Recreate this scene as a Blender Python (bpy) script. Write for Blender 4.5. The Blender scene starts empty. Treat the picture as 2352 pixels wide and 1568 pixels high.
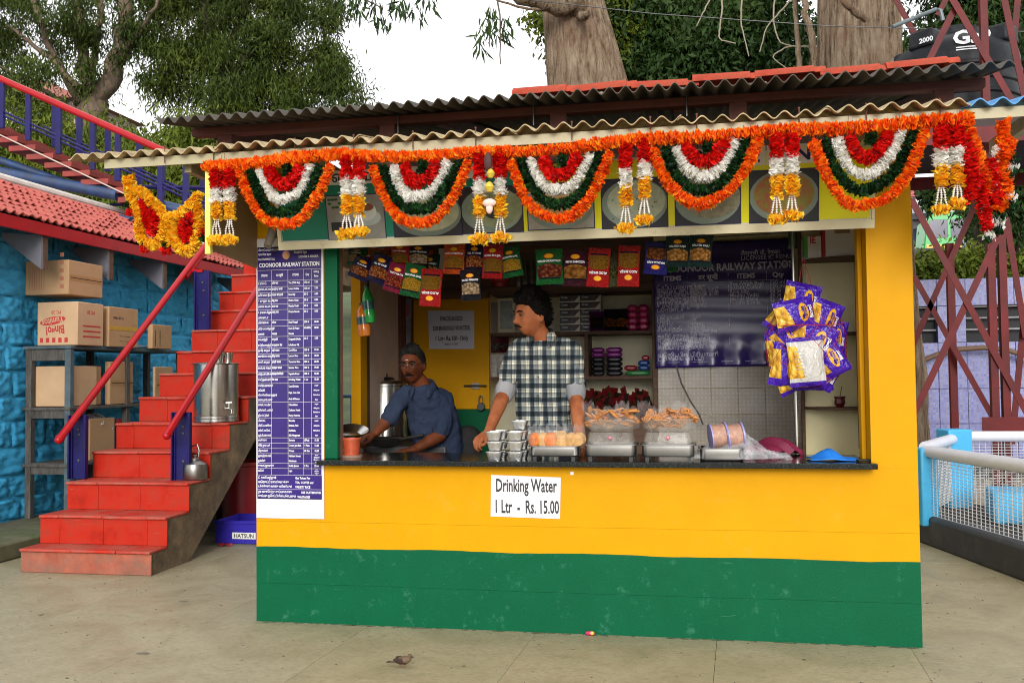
import bpy, bmesh, math, random
import numpy as np
from mathutils import Matrix, Vector, Euler, noise as mnoise
SC = bpy.context.scene
COL = SC.collection
random.seed(11); rng = np.random.default_rng(5)
PI = math.pi; R = math.radians

# ------------------------------------------------------------------ camera
W0, H0, FPX = 2352.0, 1568.0, 2150.0
CAM = np.array([2.5312, -5.209, 1.42])
YAW, PITCH, ROLL = 0.1856, 0.0382, -0.0105
_f = np.array([-math.sin(YAW)*math.cos(PITCH), math.cos(YAW)*math.cos(PITCH), math.sin(PITCH)])
_r = np.array([math.cos(YAW), math.sin(YAW), 0.0]); _u = np.cross(_r, _f)
_r, _u = math.cos(ROLL)*_r + math.sin(ROLL)*_u, -math.sin(ROLL)*_r + math.cos(ROLL)*_u
cd = bpy.data.cameras.new('camera'); cam = bpy.data.objects.new('camera', cd); COL.objects.link(cam)
cd.sensor_width = 36.0; cd.lens = FPX/W0*36.0; cd.clip_start = 0.05; cd.clip_end = 600
m4 = Matrix.Identity(4)
for i in range(3):
    m4[i][0], m4[i][1], m4[i][2], m4[i][3] = _r[i], _u[i], -_f[i], CAM[i]
cam.matrix_world = m4
SC.camera = cam

# ------------------------------------------------------------------ world, sun, exposure
wd = bpy.data.worlds.new('World'); SC.world = wd; wd.use_nodes = True
nt = wd.node_tree; bg = nt.nodes['Background']
sky = nt.nodes.new('ShaderNodeTexSky'); sky.sky_type = 'NISHITA'; sky.sun_disc = False
SUN_EL, SUN_AZ = R(19), R(171)          # azimuth clockwise from +y: behind the camera, a little to the right
sky.sun_elevation = SUN_EL; sky.sun_rotation = SUN_AZ
sky.air_density = 1.0; sky.dust_density = 4.0; sky.ozone_density = 1.0
hs = nt.nodes.new('ShaderNodeHueSaturation'); hs.inputs['Saturation'].default_value = 0.10; hs.inputs['Value'].default_value = 1.0
nt.links.new(sky.outputs[0], hs.inputs['Color']); # the overcast deck: the clear sky is seen through an even layer of white cloud
cl = nt.nodes.new('ShaderNodeMix'); cl.data_type = 'RGBA'; cl.inputs[0].default_value = 0.78; cl.inputs[7].default_value = (8.3, 8.4, 8.6, 1)
nt.links.new(hs.outputs[0], cl.inputs[6]); nt.links.new(cl.outputs[2], bg.inputs[0])
bg.inputs[1].default_value = 0.15
sl = bpy.data.lights.new('sun', 'SUN'); sl.energy = 1.5; sl.angle = R(22); sl.color = (1.0, 0.97, 0.92)
so = bpy.data.objects.new('sun', sl); COL.objects.link(so)
sd = Vector((math.sin(SUN_AZ)*math.cos(SUN_EL), math.cos(SUN_AZ)*math.cos(SUN_EL), math.sin(SUN_EL)))
so.rotation_euler = sd.to_track_quat('Z', 'Y').to_euler()
vs = SC.view_settings; vs.view_transform = 'Standard'; vs.look = 'None'; vs.gamma = 1.0; vs.use_curve_mapping = False
vs.exposure = 0.5
SC.cycles.max_bounces = 8; SC.cycles.diffuse_bounces = 5; SC.cycles.transparent_max_bounces = 24
SC.cycles.filter_width = 1.05; SC.cycles.caustics_reflective = False; SC.cycles.caustics_refractive = False

# ------------------------------------------------------------------ measuring helpers (photo pixel -> point on a real plane)
def ray(px, py): return _f + _r*(px-W0/2)/FPX + _u*(H0/2-py)/FPX
def onX(px, py, c): d = ray(px, py); return CAM + d*(c-CAM[0])/d[0]
def onY(px, py, c): d = ray(px, py); return CAM + d*(c-CAM[1])/d[1]
def onZ(px, py, c): d = ray(px, py); return CAM + d*(c-CAM[2])/d[2]

# ------------------------------------------------------------------ materials
def lin(h):
    if not isinstance(h, str): return tuple(h)
    h = h.lstrip('#'); c = [int(h[i:i+2], 16)/255 for i in (0, 2, 4)]
    return tuple(v/12.92 if v <= .04045 else ((v+.055)/1.055)**2.4 for v in c)
MATS = {}
class NT:
    def __init__(s, name):
        s.m = bpy.data.materials.new(name); s.m.use_nodes = True; s.t = s.m.node_tree
        s.b = s.t.nodes['Principled BSDF']; s.tc = s.n('ShaderNodeTexCoord')
    def n(s, ty, **k):
        o = s.t.nodes.new(ty)
        for a, v in k.items():
            if a.startswith('i_'):
                q = a[2:]; o.inputs[int(q) if q.isdigit() else q].default_value = v
            else: setattr(o, a, v)
        return o
    def l(s, a, b): s.t.links.new(a, b)
    def co(s, scale=(1, 1, 1), kind='Object', rot=(0, 0, 0)):
        mp = s.n('ShaderNodeMapping'); mp.inputs['Scale'].default_value = scale; mp.inputs['Rotation'].default_value = rot
        s.l(s.tc.outputs[kind], mp.inputs[0]); return mp.outputs[0]
    def noise(s, scale=5, detail=4, rough=.6, vec=None):
        o = s.n('ShaderNodeTexNoise'); o.inputs['Scale'].default_value = scale; o.inputs['Detail'].default_value = detail
        o.inputs['Roughness'].default_value = rough
        s.l(vec if vec is not None else s.tc.outputs['Object'], o.inputs['Vector']); return o.outputs[0]
    def ramp(s, fac, stops, interp='LINEAR'):
        o = s.n('ShaderNodeValToRGB'); e = o.color_ramp.elements; o.color_ramp.interpolation = interp
        while len(e) < len(stops): e.new(0.5)
        for q, (p, c) in zip(e, stops):
            q.position = p; c = lin(c); q.color = (c[0], c[1], c[2], 1)
        s.l(fac, o.inputs[0]); return o.outputs[0]
    def mix(s, fac, a, b, mode='MIX'):
        o = s.n('ShaderNodeMix', data_type='RGBA', blend_type=mode)
        for sock, v in ((o.inputs[0], fac), (o.inputs[6], a), (o.inputs[7], b)):
            if hasattr(v, 'is_linked'): s.l(v, sock)
            elif isinstance(v, (int, float)): sock.default_value = v
            else:
                c = lin(v); sock.default_value = (c[0], c[1], c[2], 1)
        return o.outputs[2]
    def math(s, op, a, b=0.0, c=0.0):
        o = s.n('ShaderNodeMath', operation=op)
        for i, v in enumerate((a, b, c)):
            if hasattr(v, 'is_linked'): s.l(v, o.inputs[i])
            else: o.inputs[i].default_value = v
        return o.outputs[0]
    def bump(s, h, st=.3, dist=.01):
        o = s.n('ShaderNodeBump'); o.inputs['Strength'].default_value = st; o.inputs['Distance'].default_value = dist
        s.l(h, o.inputs['Height']); s.l(o.outputs[0], s.b.inputs['Normal'])
    def xyz(s, kind='Object'):
        o = s.n('ShaderNodeSeparateXYZ'); s.l(s.tc.outputs[kind], o.inputs[0]); return o.outputs
    def color(s, c): s.l(c, s.b.inputs['Base Color'])
    def set(s, rough=.6, metal=0, spec=None, **k):
        s.b.inputs['Roughness'].default_value = rough; s.b.inputs['Metallic'].default_value = metal
        if spec is not None: s.b.inputs['Specular IOR Level'].default_value = spec
        for a, v in k.items(): s.b.inputs[a.replace('_', ' ')].default_value = v
def M(name, col, rough=.6, metal=0, var=.12, scale=6, bump=0, bscale=60, dirt=None, damt=.35, dscale=3, stretch=(1, 1, 1), spec=None, col2=None, scuff=None):
    """painted / plain surface: base colour with a little uneven tone, optional dirt patches and fine relief"""
    if name in MATS: return MATS[name]
    s = NT(name); c = lin(col); v = s.co(stretch)
    a = [max(0, x*(1-var)) for x in c]; b = [min(1, x*(1+var)) for x in c]
    if col2: b = lin(col2)
    cc = s.ramp(s.noise(scale, 5, .65, v), [(.3, a), (.7, b)])
    if dirt:
        f = s.ramp(s.noise(dscale, 8, .75, v), [(.62-damt*.4, (0, 0, 0)), (.78-damt*.1, (1, 1, 1))])
        cc = s.mix(f, cc, dirt)
    s.color(cc); s.set(rough, metal, spec)
    if scuff:
        sp = s.ramp(s.noise(70, 2, .6, s.co((1, 1, .8))), [(.72, (0, 0, 0)), (.79, (.45, .45, .45))]); ar = s.ramp(s.noise(3.1, 4, .7), [(.45, (0, 0, 0)), (.62, (1, 1, 1))])
        cc = s.mix(s.mix(1.0, sp, ar, 'MULTIPLY'), cc, scuff)
        ln = s.ramp(s.noise(9, 3, .6, s.co((1, 1, 14))), [(.66, (0, 0, 0)), (.72, (.5, .5, .5))]); cc = s.mix(s.mix(1.0, ln, ar, 'MULTIPLY'), cc, scuff); s.color(cc)
    if bump: s.bump(s.noise(bscale, 4, .6, v), bump, .006)
    MATS[name] = s.m; return s.m
def clear(name, tint='#ffffff', alpha=.25, rough=.08):
    if name in MATS: return MATS[name]
    s = NT(name); s.set(rough); c = lin(tint); s.b.inputs['Base Color'].default_value = (*c, 1)
    f = s.noise(14, 3, .6)
    s.bump(f, .6, .01)
    a = s.n('ShaderNodeMapRange'); s.l(s.noise(9, 3, .7), a.inputs[0])
    a.inputs[1].default_value = .35; a.inputs[2].default_value = .7; a.inputs[3].default_value = alpha*.55; a.inputs[4].default_value = min(1, alpha*1.6)
    s.l(a.outputs[0], s.b.inputs['Alpha']); MATS[name] = s.m; return s.m
def leafy(name, c1, c2, c3=None, rough=.5, tr=.3, scale=1.2):
    if name in MATS: return MATS[name]
    s = NT(name); n = s.noise(scale, 6, .7)
    st = [(.32, c1), (.55, c2)] + ([(.75, c3)] if c3 else [])
    cc = s.ramp(n, st); s.color(cc); s.set(rough, spec=.12)
    t = s.n('ShaderNodeBsdfTranslucent'); s.l(cc, t.inputs[0])
    mx = s.n('ShaderNodeMixShader'); mx.inputs[0].default_value = tr
    out = s.t.nodes['Material Output']; s.l(s.b.outputs[0], mx.inputs[1]); s.l(t.outputs[0], mx.inputs[2]); s.l(mx.outputs[0], out.inputs[0])
    MATS[name] = s.m; return s.m

# ------------------------------------------------------------------ objects
def tag(o, label=None, cat=None, group=None, kind=None):
    if label: o['label'] = label
    if cat: o['category'] = cat
    if group: o['group'] = group
    if kind: o['kind'] = kind
    return o
def thing(name, label, cat, loc=(0, 0, 0), rz=0, group=None):
    o = bpy.data.objects.new(name, None); COL.objects.link(o); o.empty_display_size = .1
    o.location = [float(v) for v in loc]; o.rotation_euler = (0, 0, rz)
    return tag(o, label, cat, group)
def dup(root, loc=None, rot=None, label=None, group=None, scale=None):
    r = root.copy(); COL.objects.link(r)
    if loc is not None: r.location = [float(v) for v in loc]
    if rot is not None: r.rotation_euler = rot
    if scale is not None: r.scale = scale
    if label: r['label'] = label
    if group: r['group'] = group
    for ch in KIDS.get(root.name, []):
        c = ch.copy(); COL.objects.link(c); c.parent = r; KIDS.setdefault(r.name, []).append(c)
        for g in KIDS.get(ch.name, []):
            d = g.copy(); COL.objects.link(d); d.parent = c; KIDS.setdefault(c.name, []).append(d)
    return r
KIDS = {}
def wloc(o):
    v = Vector((0, 0, 0))
    while o is not None: v = v + o.location; o = o.parent
    return v
def adopt(o, parent, world=True):
    if parent is None: return o
    o.parent = parent; KIDS.setdefault(parent.name, []).append(o)
    if world: o.location = Vector(o.location) - wloc(parent)
    return o
class MB:
    """collects simple shapes; build() links them as one mesh object"""
    def __init__(s): s.v = []; s.f = []; s.m = []; s.n = 0
    def add(s, v, f, mi=0):
        v = np.asarray(v, float).reshape(-1, 3); s.v.append(v); k = s.n
        s.f += [tuple(int(i)+k for i in q) for q in f]; s.m += [mi]*len(f); s.n += len(v); return s
    def box(s, c, d, rot=None, mi=0, taper=1.0):
        x, y, z = [q/2 for q in d]; t = taper
        v = np.array([(-x, -y, -z), (x, -y, -z), (x, y, -z), (-x, y, -z), (-x*t, -y*t, z), (x*t, -y*t, z), (x*t, y*t, z), (-x*t, y*t, z)])
        if rot is not None: v = v @ np.array(rot if hasattr(rot, 'shape') else Euler(rot).to_matrix()).T
        return s.add(v+np.array(c, float), [(0, 3, 2, 1), (4, 5, 6, 7), (0, 1, 5, 4), (1, 2, 6, 5), (2, 3, 7, 6), (3, 0, 4, 7)], mi)
    def bb(s, a, b, mi=0):
        a = np.array(a, float); b = np.array(b, float); return s.box((a+b)/2, np.abs(b-a), mi=mi)
    def bar(s, p, q, w, h=None, mi=0, up=(0, 0, 1)):
        p = np.array(p, float); q = np.array(q, float); h = h or w; d = q-p; L = np.linalg.norm(d); d /= L
        up = np.array(up, float)
        if abs(d @ up) > .95: up = np.array((0, 1., 0))
        a = np.cross(d, up); a /= np.linalg.norm(a); b = np.cross(a, d)
        return s.box((p+q)/2, (w, L, h), np.stack([a, d, b], 1), mi)
    def tube(s, pts, r, n=10, cap=True, mi=0, closed=False):
        P = np.array(pts, float); k = len(P); rr = np.broadcast_to(np.array(r, float), (k,))
        T = np.gradient(P, axis=0) if not closed else np.roll(P, -1, 0)-np.roll(P, 1, 0)
        T /= np.linalg.norm(T, axis=1)[:, None]+1e-12
        a = np.array((0, 0, 1.)) if abs(T[0][2]) < .9 else np.array((1., 0, 0))
        A = []
        for t in T:
            a = a-t*(a@t); a = a/(np.linalg.norm(a)+1e-12); A.append(a)
        A = np.array(A); B = np.cross(T, A); th = np.arange(n)*2*PI/n
        v = P[:, None]+rr[:, None, None]*(np.cos(th)[None, :, None]*A[:, None]+np.sin(th)[None, :, None]*B[:, None])
        f = []; kk = k if closed else k-1
        for i in range(kk):
            i2 = (i+1) % k
            for j in range(n): f.append((i*n+j, i*n+(j+1) % n, i2*n+(j+1) % n, i2*n+j))
        if cap and not closed: f += [tuple(range(n-1, -1, -1)), tuple((k-1)*n+j for j in range(n))]
        return s.add(v, f, mi)
    def lathe(s, prof, c=(0, 0, 0), n=24, mi=0, rot=None, cap=True):
        prof = np.array(prof, float); k = len(prof); th = np.arange(n)*2*PI/n
        v = np.stack([prof[:, 0, None]*np.cos(th), prof[:, 0, None]*np.sin(th), np.repeat(prof[:, 1, None], n, 1)], 2).reshape(-1, 3)
        if rot is not None: v = v @ np.array(Euler(rot).to_matrix()).T
        f = [(i*n+j, i*n+(j+1) % n, (i+1)*n+(j+1) % n, (i+1)*n+j) for i in range(k-1) for j in range(n)]
        if cap: f += [tuple(range(n-1, -1, -1)), tuple((k-1)*n+j for j in range(n))]
        return s.add(v+np.array(c, float), f, mi)
    def ball(s, c, r, n=12, mi=0, rot=None):
        r = np.broadcast_to(np.array(r, float), (3,)); k = max(6, n//2+2)
        ph = np.linspace(-PI/2+.02, PI/2-.02, k); th = np.arange(n)*2*PI/n
        v = np.stack([np.cos(ph)[:, None]*np.cos(th)*r[0], np.cos(ph)[:, None]*np.sin(th)*r[1], np.repeat(np.sin(ph)[:, None], n, 1)*r[2]], 2).reshape(-1, 3)
        if rot is not None: v = v @ np.array(rot if hasattr(rot, 'shape') else Euler(rot).to_matrix()).T
        f = [(i*n+j, i*n+(j+1) % n, (i+1)*n+(j+1) % n, (i+1)*n+j) for i in range(k-1) for j in range(n)]
        f += [tuple(range(n-1, -1, -1)), tuple((k-1)*n+j for j in range(n))]
        return s.add(v+np.array(c, float), f, mi)
    def prism(s, poly, y0, y1, axis='y', mi=0):
        """outline in the other two axes (x,z for y; y,z for x; x,y for z), given counter-clockwise seen from -axis"""
        P = np.array(poly, float); k = len(P); o = []
        for y in (y0, y1):
            q = np.full((k, 3), float(y))
            if axis == 'y': q[:, 0] = P[:, 0]; q[:, 2] = P[:, 1]
            elif axis == 'x': q[:, 1] = P[:, 0]; q[:, 2] = P[:, 1]
            else: q[:, 0] = P[:, 0]; q[:, 1] = P[:, 1]
            o.append(q)
        f = [tuple(range(k)), tuple(range(2*k-1, k-1, -1))]+[(i, i+k, (i+1) % k+k, (i+1) % k) for i in range(k)]
        return s.add(np.concatenate(o), f, mi)
    def grid(s, fn, nu, nv, mi=0):
        u, v = np.meshgrid(np.linspace(0, 1, nu), np.linspace(0, 1, nv)); P = np.stack(fn(u, v), -1).reshape(-1, 3)
        f = [(j*nu+i, j*nu+i+1, (j+1)*nu+i+1, (j+1)*nu+i) for j in range(nv-1) for i in range(nu-1)]
        return s.add(P, f, mi)
    def mesh(s, name, mats, smooth=35):
        me = bpy.data.meshes.new(name); V = np.concatenate(s.v) if s.v else np.zeros((0, 3))
        me.from_pydata(V.tolist(), [], s.f)
        for m in (mats if isinstance(mats, (list, tuple)) else [mats]): me.materials.append(m)
        if any(s.m): me.polygons.foreach_set('material_index', s.m)
        if smooth:
            me.polygons.foreach_set('use_smooth', [True]*len(me.polygons)); me.set_sharp_from_angle(angle=R(smooth))
        me.update(); return me
    def build(s, name, mats, parent=None, bev=0, smooth=35, local=False, seg=2):
        me = s.mesh(name, mats, smooth); o = bpy.data.objects.new(name, me); COL.objects.link(o)
        if parent is not None:
            o.parent = parent; KIDS.setdefault(parent.name, []).append(o)
            if not local: o.location = -wloc(parent)
        if bev:
            b = o.modifiers.new('bevel', 'BEVEL'); b.width = bev; b.segments = seg; b.limit_method = 'ANGLE'; b.angle_limit = R(40)
        return o
def fixn(o):
    bm = bmesh.new(); bm.from_mesh(o.data); bmesh.ops.recalc_face_normals(bm, faces=bm.faces); bm.to_mesh(o.data); bm.free(); return o
def recenter(o):
    """move an unparented mesh object's origin to its base"""
    v = np.array([q.co for q in o.data.vertices]); c = (v.min(0)+v.max(0))/2; c[2] = v[:, 2].min()
    o.data.transform(Matrix.Translation(-Vector(c))); o.location = Vector(c); return o
def inst(name, me, parent, loc, rot=None, world=True, scale=None):
    o = bpy.data.objects.new(name, me); COL.objects.link(o); o.location = [float(q) for q in loc]
    if rot is not None: o.rotation_euler = rot
    if scale is not None: o.scale = scale
    return adopt(o, parent, world)
# lettering: queued here, turned into meshes in one go at the end
TQ = []
def text(s, parent, name, mat, loc, size, xs=1.0, align='LEFT', bold=.0, rx=PI/2, rz=0, roll=0, warp=None, depth=0.0006, mtx=None, local=False):
    TQ.append((s, parent, name, mat, [float(q) for q in loc], size, xs, align, bold, rx, rz, roll, warp, depth, mtx, local))
def flush_text():
    obs = []
    for (s, parent, name, mat, loc, size, xs, align, bold, rx, rz, roll, warp, depth, mtx, local) in TQ:
        c = bpy.data.curves.new('t', 'FONT'); c.body = s; c.size = size; c.align_x = align; c.align_y = 'CENTER'
        c.resolution_u = 2; c.offset = bold*size; c.extrude = depth
        o = bpy.data.objects.new('t', c); COL.objects.link(o); obs.append(o)
    bpy.context.view_layer.update(); dg = bpy.context.evaluated_depsgraph_get()
    acc = {}
    for o, q in zip(obs, TQ):
        (s, parent, name, mat, loc, size, xs, align, bold, rx, rz, roll, warp, depth, mtx, local) = q
        me = bpy.data.meshes.new_from_object(o.evaluated_get(dg)); n = len(me.vertices)
        if n:
            v = np.empty(n*3); me.vertices.foreach_get('co', v); v = v.reshape(-1, 3); v[:, 0] *= xs
            m = mtx if mtx is not None else Euler((rx, 0, rz)).to_matrix() @ Euler((0, 0, roll)).to_matrix()
            v = v @ np.array(m).T + np.array(loc)
            if warp: v = warp(v)
            fs = [tuple(p.vertices) for p in me.polygons]
            key = (parent.name if parent else None, name, mat.name)
            acc.setdefault(key, (MB(), parent, name, mat, local))[0].add(v, fs)
        bpy.data.meshes.remove(me)
    for o in obs:
        c = o.data; bpy.data.objects.remove(o); bpy.data.curves.remove(c)
    for mb, parent, name, mat, local in acc.values(): mb.build(name, mat, parent, smooth=0, local=local)
    TQ.clear()
# ------------------------------------------------------------------ shared materials
yellow = M('yellow_paint', (.60, .285, .001), .5, spec=.1, scuff=(.45, .17, .02), var=.05, scale=3, bump=.12, bscale=90, dirt=(.62, .30, .03), damt=.12, dscale=5)
green = M('green_paint', (.002, .088, .036), .45, spec=.1, scuff=(.10, .26, .17), var=.07, scale=4, bump=.12, bscale=90, dirt=(.05, .2, .13), damt=.12, dscale=9)
cream = M('cream_paint', (.70, .63, .42), .5, var=.08, dirt=(.3, .24, .14), damt=.2)
white = M('white_paint', (.78, .77, .74), .5, var=.04)
redstep = M('red_oxide', (.45, .019, .006), .5, spec=.18, var=.3, scale=5, bump=.15, bscale=40, dirt=(.16, .035, .02), damt=.42, dscale=5, scuff=(.30, .16, .12))
concrete = M('bare_concrete', (.20, .14, .08), .9, var=.45, scale=3, bump=1.0, bscale=18, dirt=(.03, .026, .022), damt=.55, dscale=3.2, scuff=(.34, .30, .22))
railred = M('red_gloss', (.36, .003, .007), .28, spec=.35, var=.12, scale=7, dirt=(.22, .008, .01), damt=.2)
navy = M('navy_paint', (.009, .007, .085), .4, spec=.25, var=.25, scale=8, bump=.2, bscale=50, dirt=(.02, .015, .05), damt=.3)
pipeblue = M('dull_blue_paint', (.02, .055, .15), .45, var=.3, scale=5, dirt=(.03, .03, .04), damt=.5)
woodred = M('brown_red_wood', (.10, .026, .015), .7, var=.35, scale=3, stretch=(1, 8, 8), bump=.3)
darkwood = M('dark_wood', (.095, .045, .022), .65, var=.4, scale=3, stretch=(1, 9, 9), bump=.3)
steel = M('stainless_steel', (.5, .485, .45), .24, 1, var=.08, scale=12)
steelr = M('brushed_steel', (.26, .25, .235), .36, 1, var=.1, scale=12)
black = M('black_plastic', (.012, .012, .012), .4)
cardb = M('cardboard', (.42, .25, .125), .8, var=.12, scale=3, bump=.15, bscale=30, dirt=(.3, .17, .08), damt=.3)
cardp = M('pale_cardboard', (.5, .32, .18), .8, var=.1, scale=3, bump=.15)
ink_red = M('red_print', (.45, .03, .03), .7); ink_blk = M('black_print', (.02, .02, .02), .6); ink_white = M('white_print', (.85, .85, .88), .5)

# ------------------------------------------------------------------ ground
def slabmat():
    s = NT('paving_stone'); v = s.co((1, 1, 1)); oi = s.n('ShaderNodeObjectInfo')
    c = s.ramp(s.noise(2.2, 7, .7, v), [(.3, '#877c60'), (.5, '#9a8f72'), (.7, '#a89e82')])
    c = s.mix(s.math('MULTIPLY', oi.outputs['Random'], .35), c, '#8f8c72')
    fine = s.noise(26, 8, .8, s.co((1, 2.8, 1)))
    c = s.mix(s.ramp(fine, [(.50, (0, 0, 0)), (.72, (.8, .8, .8))]), c, '#5f5744')
    c = s.mix(s.ramp(s.noise(1.1, 6, .8, s.co((1, 1.6, 1))), [(.55, (0, 0, 0)), (.72, (.6, .6, .6))]), c, '#6b654c')
    c = s.mix(s.ramp(s.noise(120, 2, .6), [(.68, (0, 0, 0)), (.8, (.5, .5, .5))]), c, '#c9bf9d')
    s.color(c); r = s.ramp(s.noise(3, 5, .7), [(.35, (.38, .38, .38)), (.7, (.7, .7, .7))]); s.l(r, s.b.inputs['Roughness'])
    s.bump(s.noise(38, 6, .7), .35, .006); return s.m
slab_m = slabmat()
earth = M('joint_dirt', (.17, .155, .115), .9, var=.3, bump=.3)
g = MB().bb((-140, -40, -.06), (140, 240, -.022)).build('ground', M('far_ground', (.14, .13, .10), .9, var=.3, scale=.3), smooth=0)
tag(g, kind='structure')
pv = bpy.data.objects.new('platform_paving', None); COL.objects.link(pv); tag(pv, kind='structure')
MB().bb((-6.2, -5.4, -.022), (7.6, 9.2, -.010)).build('paving_bed', earth, pv, smooth=0)
SW, SD, GAP = .98, 1.3, .0022
ang = R(-3); ca, sa = math.cos(ang), math.sin(ang)
slabme = []
for k in range(4):
    mb = MB(); x, y = SW/2-GAP/2, SD/2-GAP/2
    mb.box((0, 0, -.005), (2*x, 2*y, .010)); slabme.append(mb.mesh('paving_slab', slab_m, 0))
for i in range(-7, 8):
    for j in range(-4, 8):
        lx, ly = i*SW+.22, j*SD+(.58 if i % 2 else .1)
        x, y = lx*ca-ly*sa+1.9, lx*sa+ly*ca-.9
        if not (-6 < x < 7.3 and -5 < y < 8.6): continue
        q = inst('paving_slab', slabme[(i*3+j*5) % 4], pv, (x, y, rng.uniform(-.0012, 0)), (0, 0, ang+(PI if (i+j) % 3 == 0 else 0)))
        pass

# ------------------------------------------------------------------ the stall
st = thing('food_stall', 'yellow and green painted platform food stall with open serving counter', 'food stall', (0, 0, 0))
rw = random.Random(3)
xs_ = np.linspace(0, 3.7, 60); wav = [.437+.003*math.sin(7*x)+rw.uniform(-.0015, .0015) for x in xs_]
jt = [.223+.0012*math.sin(x*2.3)+.0006*math.sin(x*11) for x in xs_]; jy = [.585+.0012*math.sin(x*1.9+1)+.0006*math.sin(x*9) for x in xs_]
foot = [(x, -.0) for x in xs_]
MB().prism(foot+[(x, z-.0008) for x, z in zip(xs_[::-1], jt[::-1])], .0008, .12).build('green_band', green, st, smooth=30)
MB().prism([(x, z+.0008) for x, z in zip(xs_, jt)]+[(x, z) for x, z in zip(xs_[::-1], wav[::-1])], 0, .12).build('green_band', green, st, smooth=30)
MB().prism([(x, z) for x, z in zip(xs_, wav)]+[(x, z-.0006) for x, z in zip(xs_[::-1], jy[::-1])], .0015, .12).build('yellow_panel', yellow, st, smooth=30)
MB().prism([(x, z+.0006) for x, z in zip(xs_, jy)]+[(3.7, .925), (0, .925)], .0008, .12).build('yellow_panel', yellow, st, smooth=30)
mb = MB(); mb.bb((.01, .004, .2), (3.69, .1, .24)); mb.build('joint_core', green, st); MB().bb((.01, .005, .57), (3.69, .1, .6)).build('joint_core', yellow, st)
MB().bb((3.47, 0, .9252), (3.7, .3, 2.74)).build('pillar', yellow, st)
MB().bb((3.445, .12, .956), (3.4695, .2, 2.4)).build('inner_jamb', yellow, st, bev=.004)
MB().bb((0, 0, .9252), (.43, .1, 2.72)).build('side_panel', yellow, st, bev=.004)
MB().bb((.4305, -.006, .9555), (.512, .04, 2.6)).build('green_jamb', green, st, bev=.005)
MB().bb((.435, .041, .9555), (.508, .10, 2.6)).build('door_frame', M('brown_frame', (.2, .11, .07), .6, var=.2), st, bev=.003)
# outer shell: right wall, left wall with opening, back wall
mb = MB(); mb.bb((3.6, .3, .15), (3.7, 2.55, 2.74)); mb.bb((3.6, .12, .0), (3.7, 2.55, .15)); mb.build('right_wall', cream, st, smooth=0)
mb = MB(); mb.bb((.24, .2, .15), (.3, 2.55, .95)); mb.bb((.24, .2, 2.16), (.3, 2.55, 2.72)); mb.bb((.24, 1.16, .95), (.3, 1.84, 2.16))
mb.build('left_wall', M('pink_plaster', (.62, .45, .36), .6, var=.1), st, smooth=0)
MB().bb((.238, .96, .951), (.306, 1.09, 2.159)).build('yellow_post', yellow, st)
MB().bb((.236, 1.095, .951), (.304, 1.155, 2.159)).build('dark_gap_strip', darkwood, st)  # dark strip, its colour stands for the dark gap beside the yellow post
MB().bb((.236, 1.845, .951), (.32, 2.1, 2.159)).build('brown_post', woodred, st)
MB().bb((.3, .12, .10), (3.6, 2.55, .16)).build('stall_floor', concrete, st, smooth=0)
mb = MB(); mb.bb((.24, 2.5, .0), (3.7, 2.56, 2.74)); mb.bb((2.285, 2.1, .16), (3.6, 2.14, 2.62)); MB().bb((.3, 2.12, 2.122), (2.284, 2.16, 2.62)).build('upper_boarding', darkwood, st, smooth=0)
mb.build('back_wall', M('cream_wall', (.78, .68, .38), .6, var=.1, dirt=(.25, .2, .12), damt=.25), st, smooth=0)
# ceiling of dark planks
for k in range(9):
    y0 = .13+k*.263
    MB().bb((.31, y0, 2.60+.006*(k % 2)), (3.59, y0+.255, 2.625+.006*(k % 2))).build('ceiling_plank', darkwood, st, bev=.003)
for k in range(3): MB().bb((.9+k*.95, .14, 2.52), (.96+k*.95, 2.09, 2.599)).build('ceiling_joist', darkwood, st)
# black granite counter
def granite():
    s = NT('black_granite'); c = s.ramp(s.noise(160, 3, .7), [(.5, (.006, .007, .007)), (.66, (.03, .04, .036)), (.8, (.25, .28, .26))])
    s.color(c); s.set(.13, spec=.5); return s.m
ct = MB(); xx = np.linspace(.415, 3.485, 90)
ed = [(-.098+.002*mnoise.noise((x*14, 0, 3))) for x in xx]
ct.prism([(x, y) for x, y in zip(xx, ed)]+[(3.485, -.001), (3.468, .0), (3.468, .47), (.513, .47), (.513, .045), (.415, -.008)], .9253, .9551, axis='z')
fixn(ct.build('counter_slab', granite(), st, bev=.004))
# yellow door with green foot in the back wall
MB().bb((.35, 2.085, 1.17), (.975, 2.119, 2.055)).build('door', yellow, st, bev=.004)
MB().bb((.35, 2.085, .162), (.975, 2.119, 1.169)).build('door_foot', green, st, bev=.004)
MB().bb((.3, 2.05, .162), (.349, 2.11, 2.1)).build('door_post', woodred, st)
MB().bb((.3, 2.06, 2.056), (.98, 2.119, 2.12)).build('door_head', darkwood, st)
p0, p1 = onY(1066, 886, 2.07), onY(1117, 886, 2.07)
bo = MB().tube([p0, p1], .009, 8).box((p0+p1)/2+np.array((.0, .008, 0)), (.07, .01, .045)).build('door_bolt', steelr, st)
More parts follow.
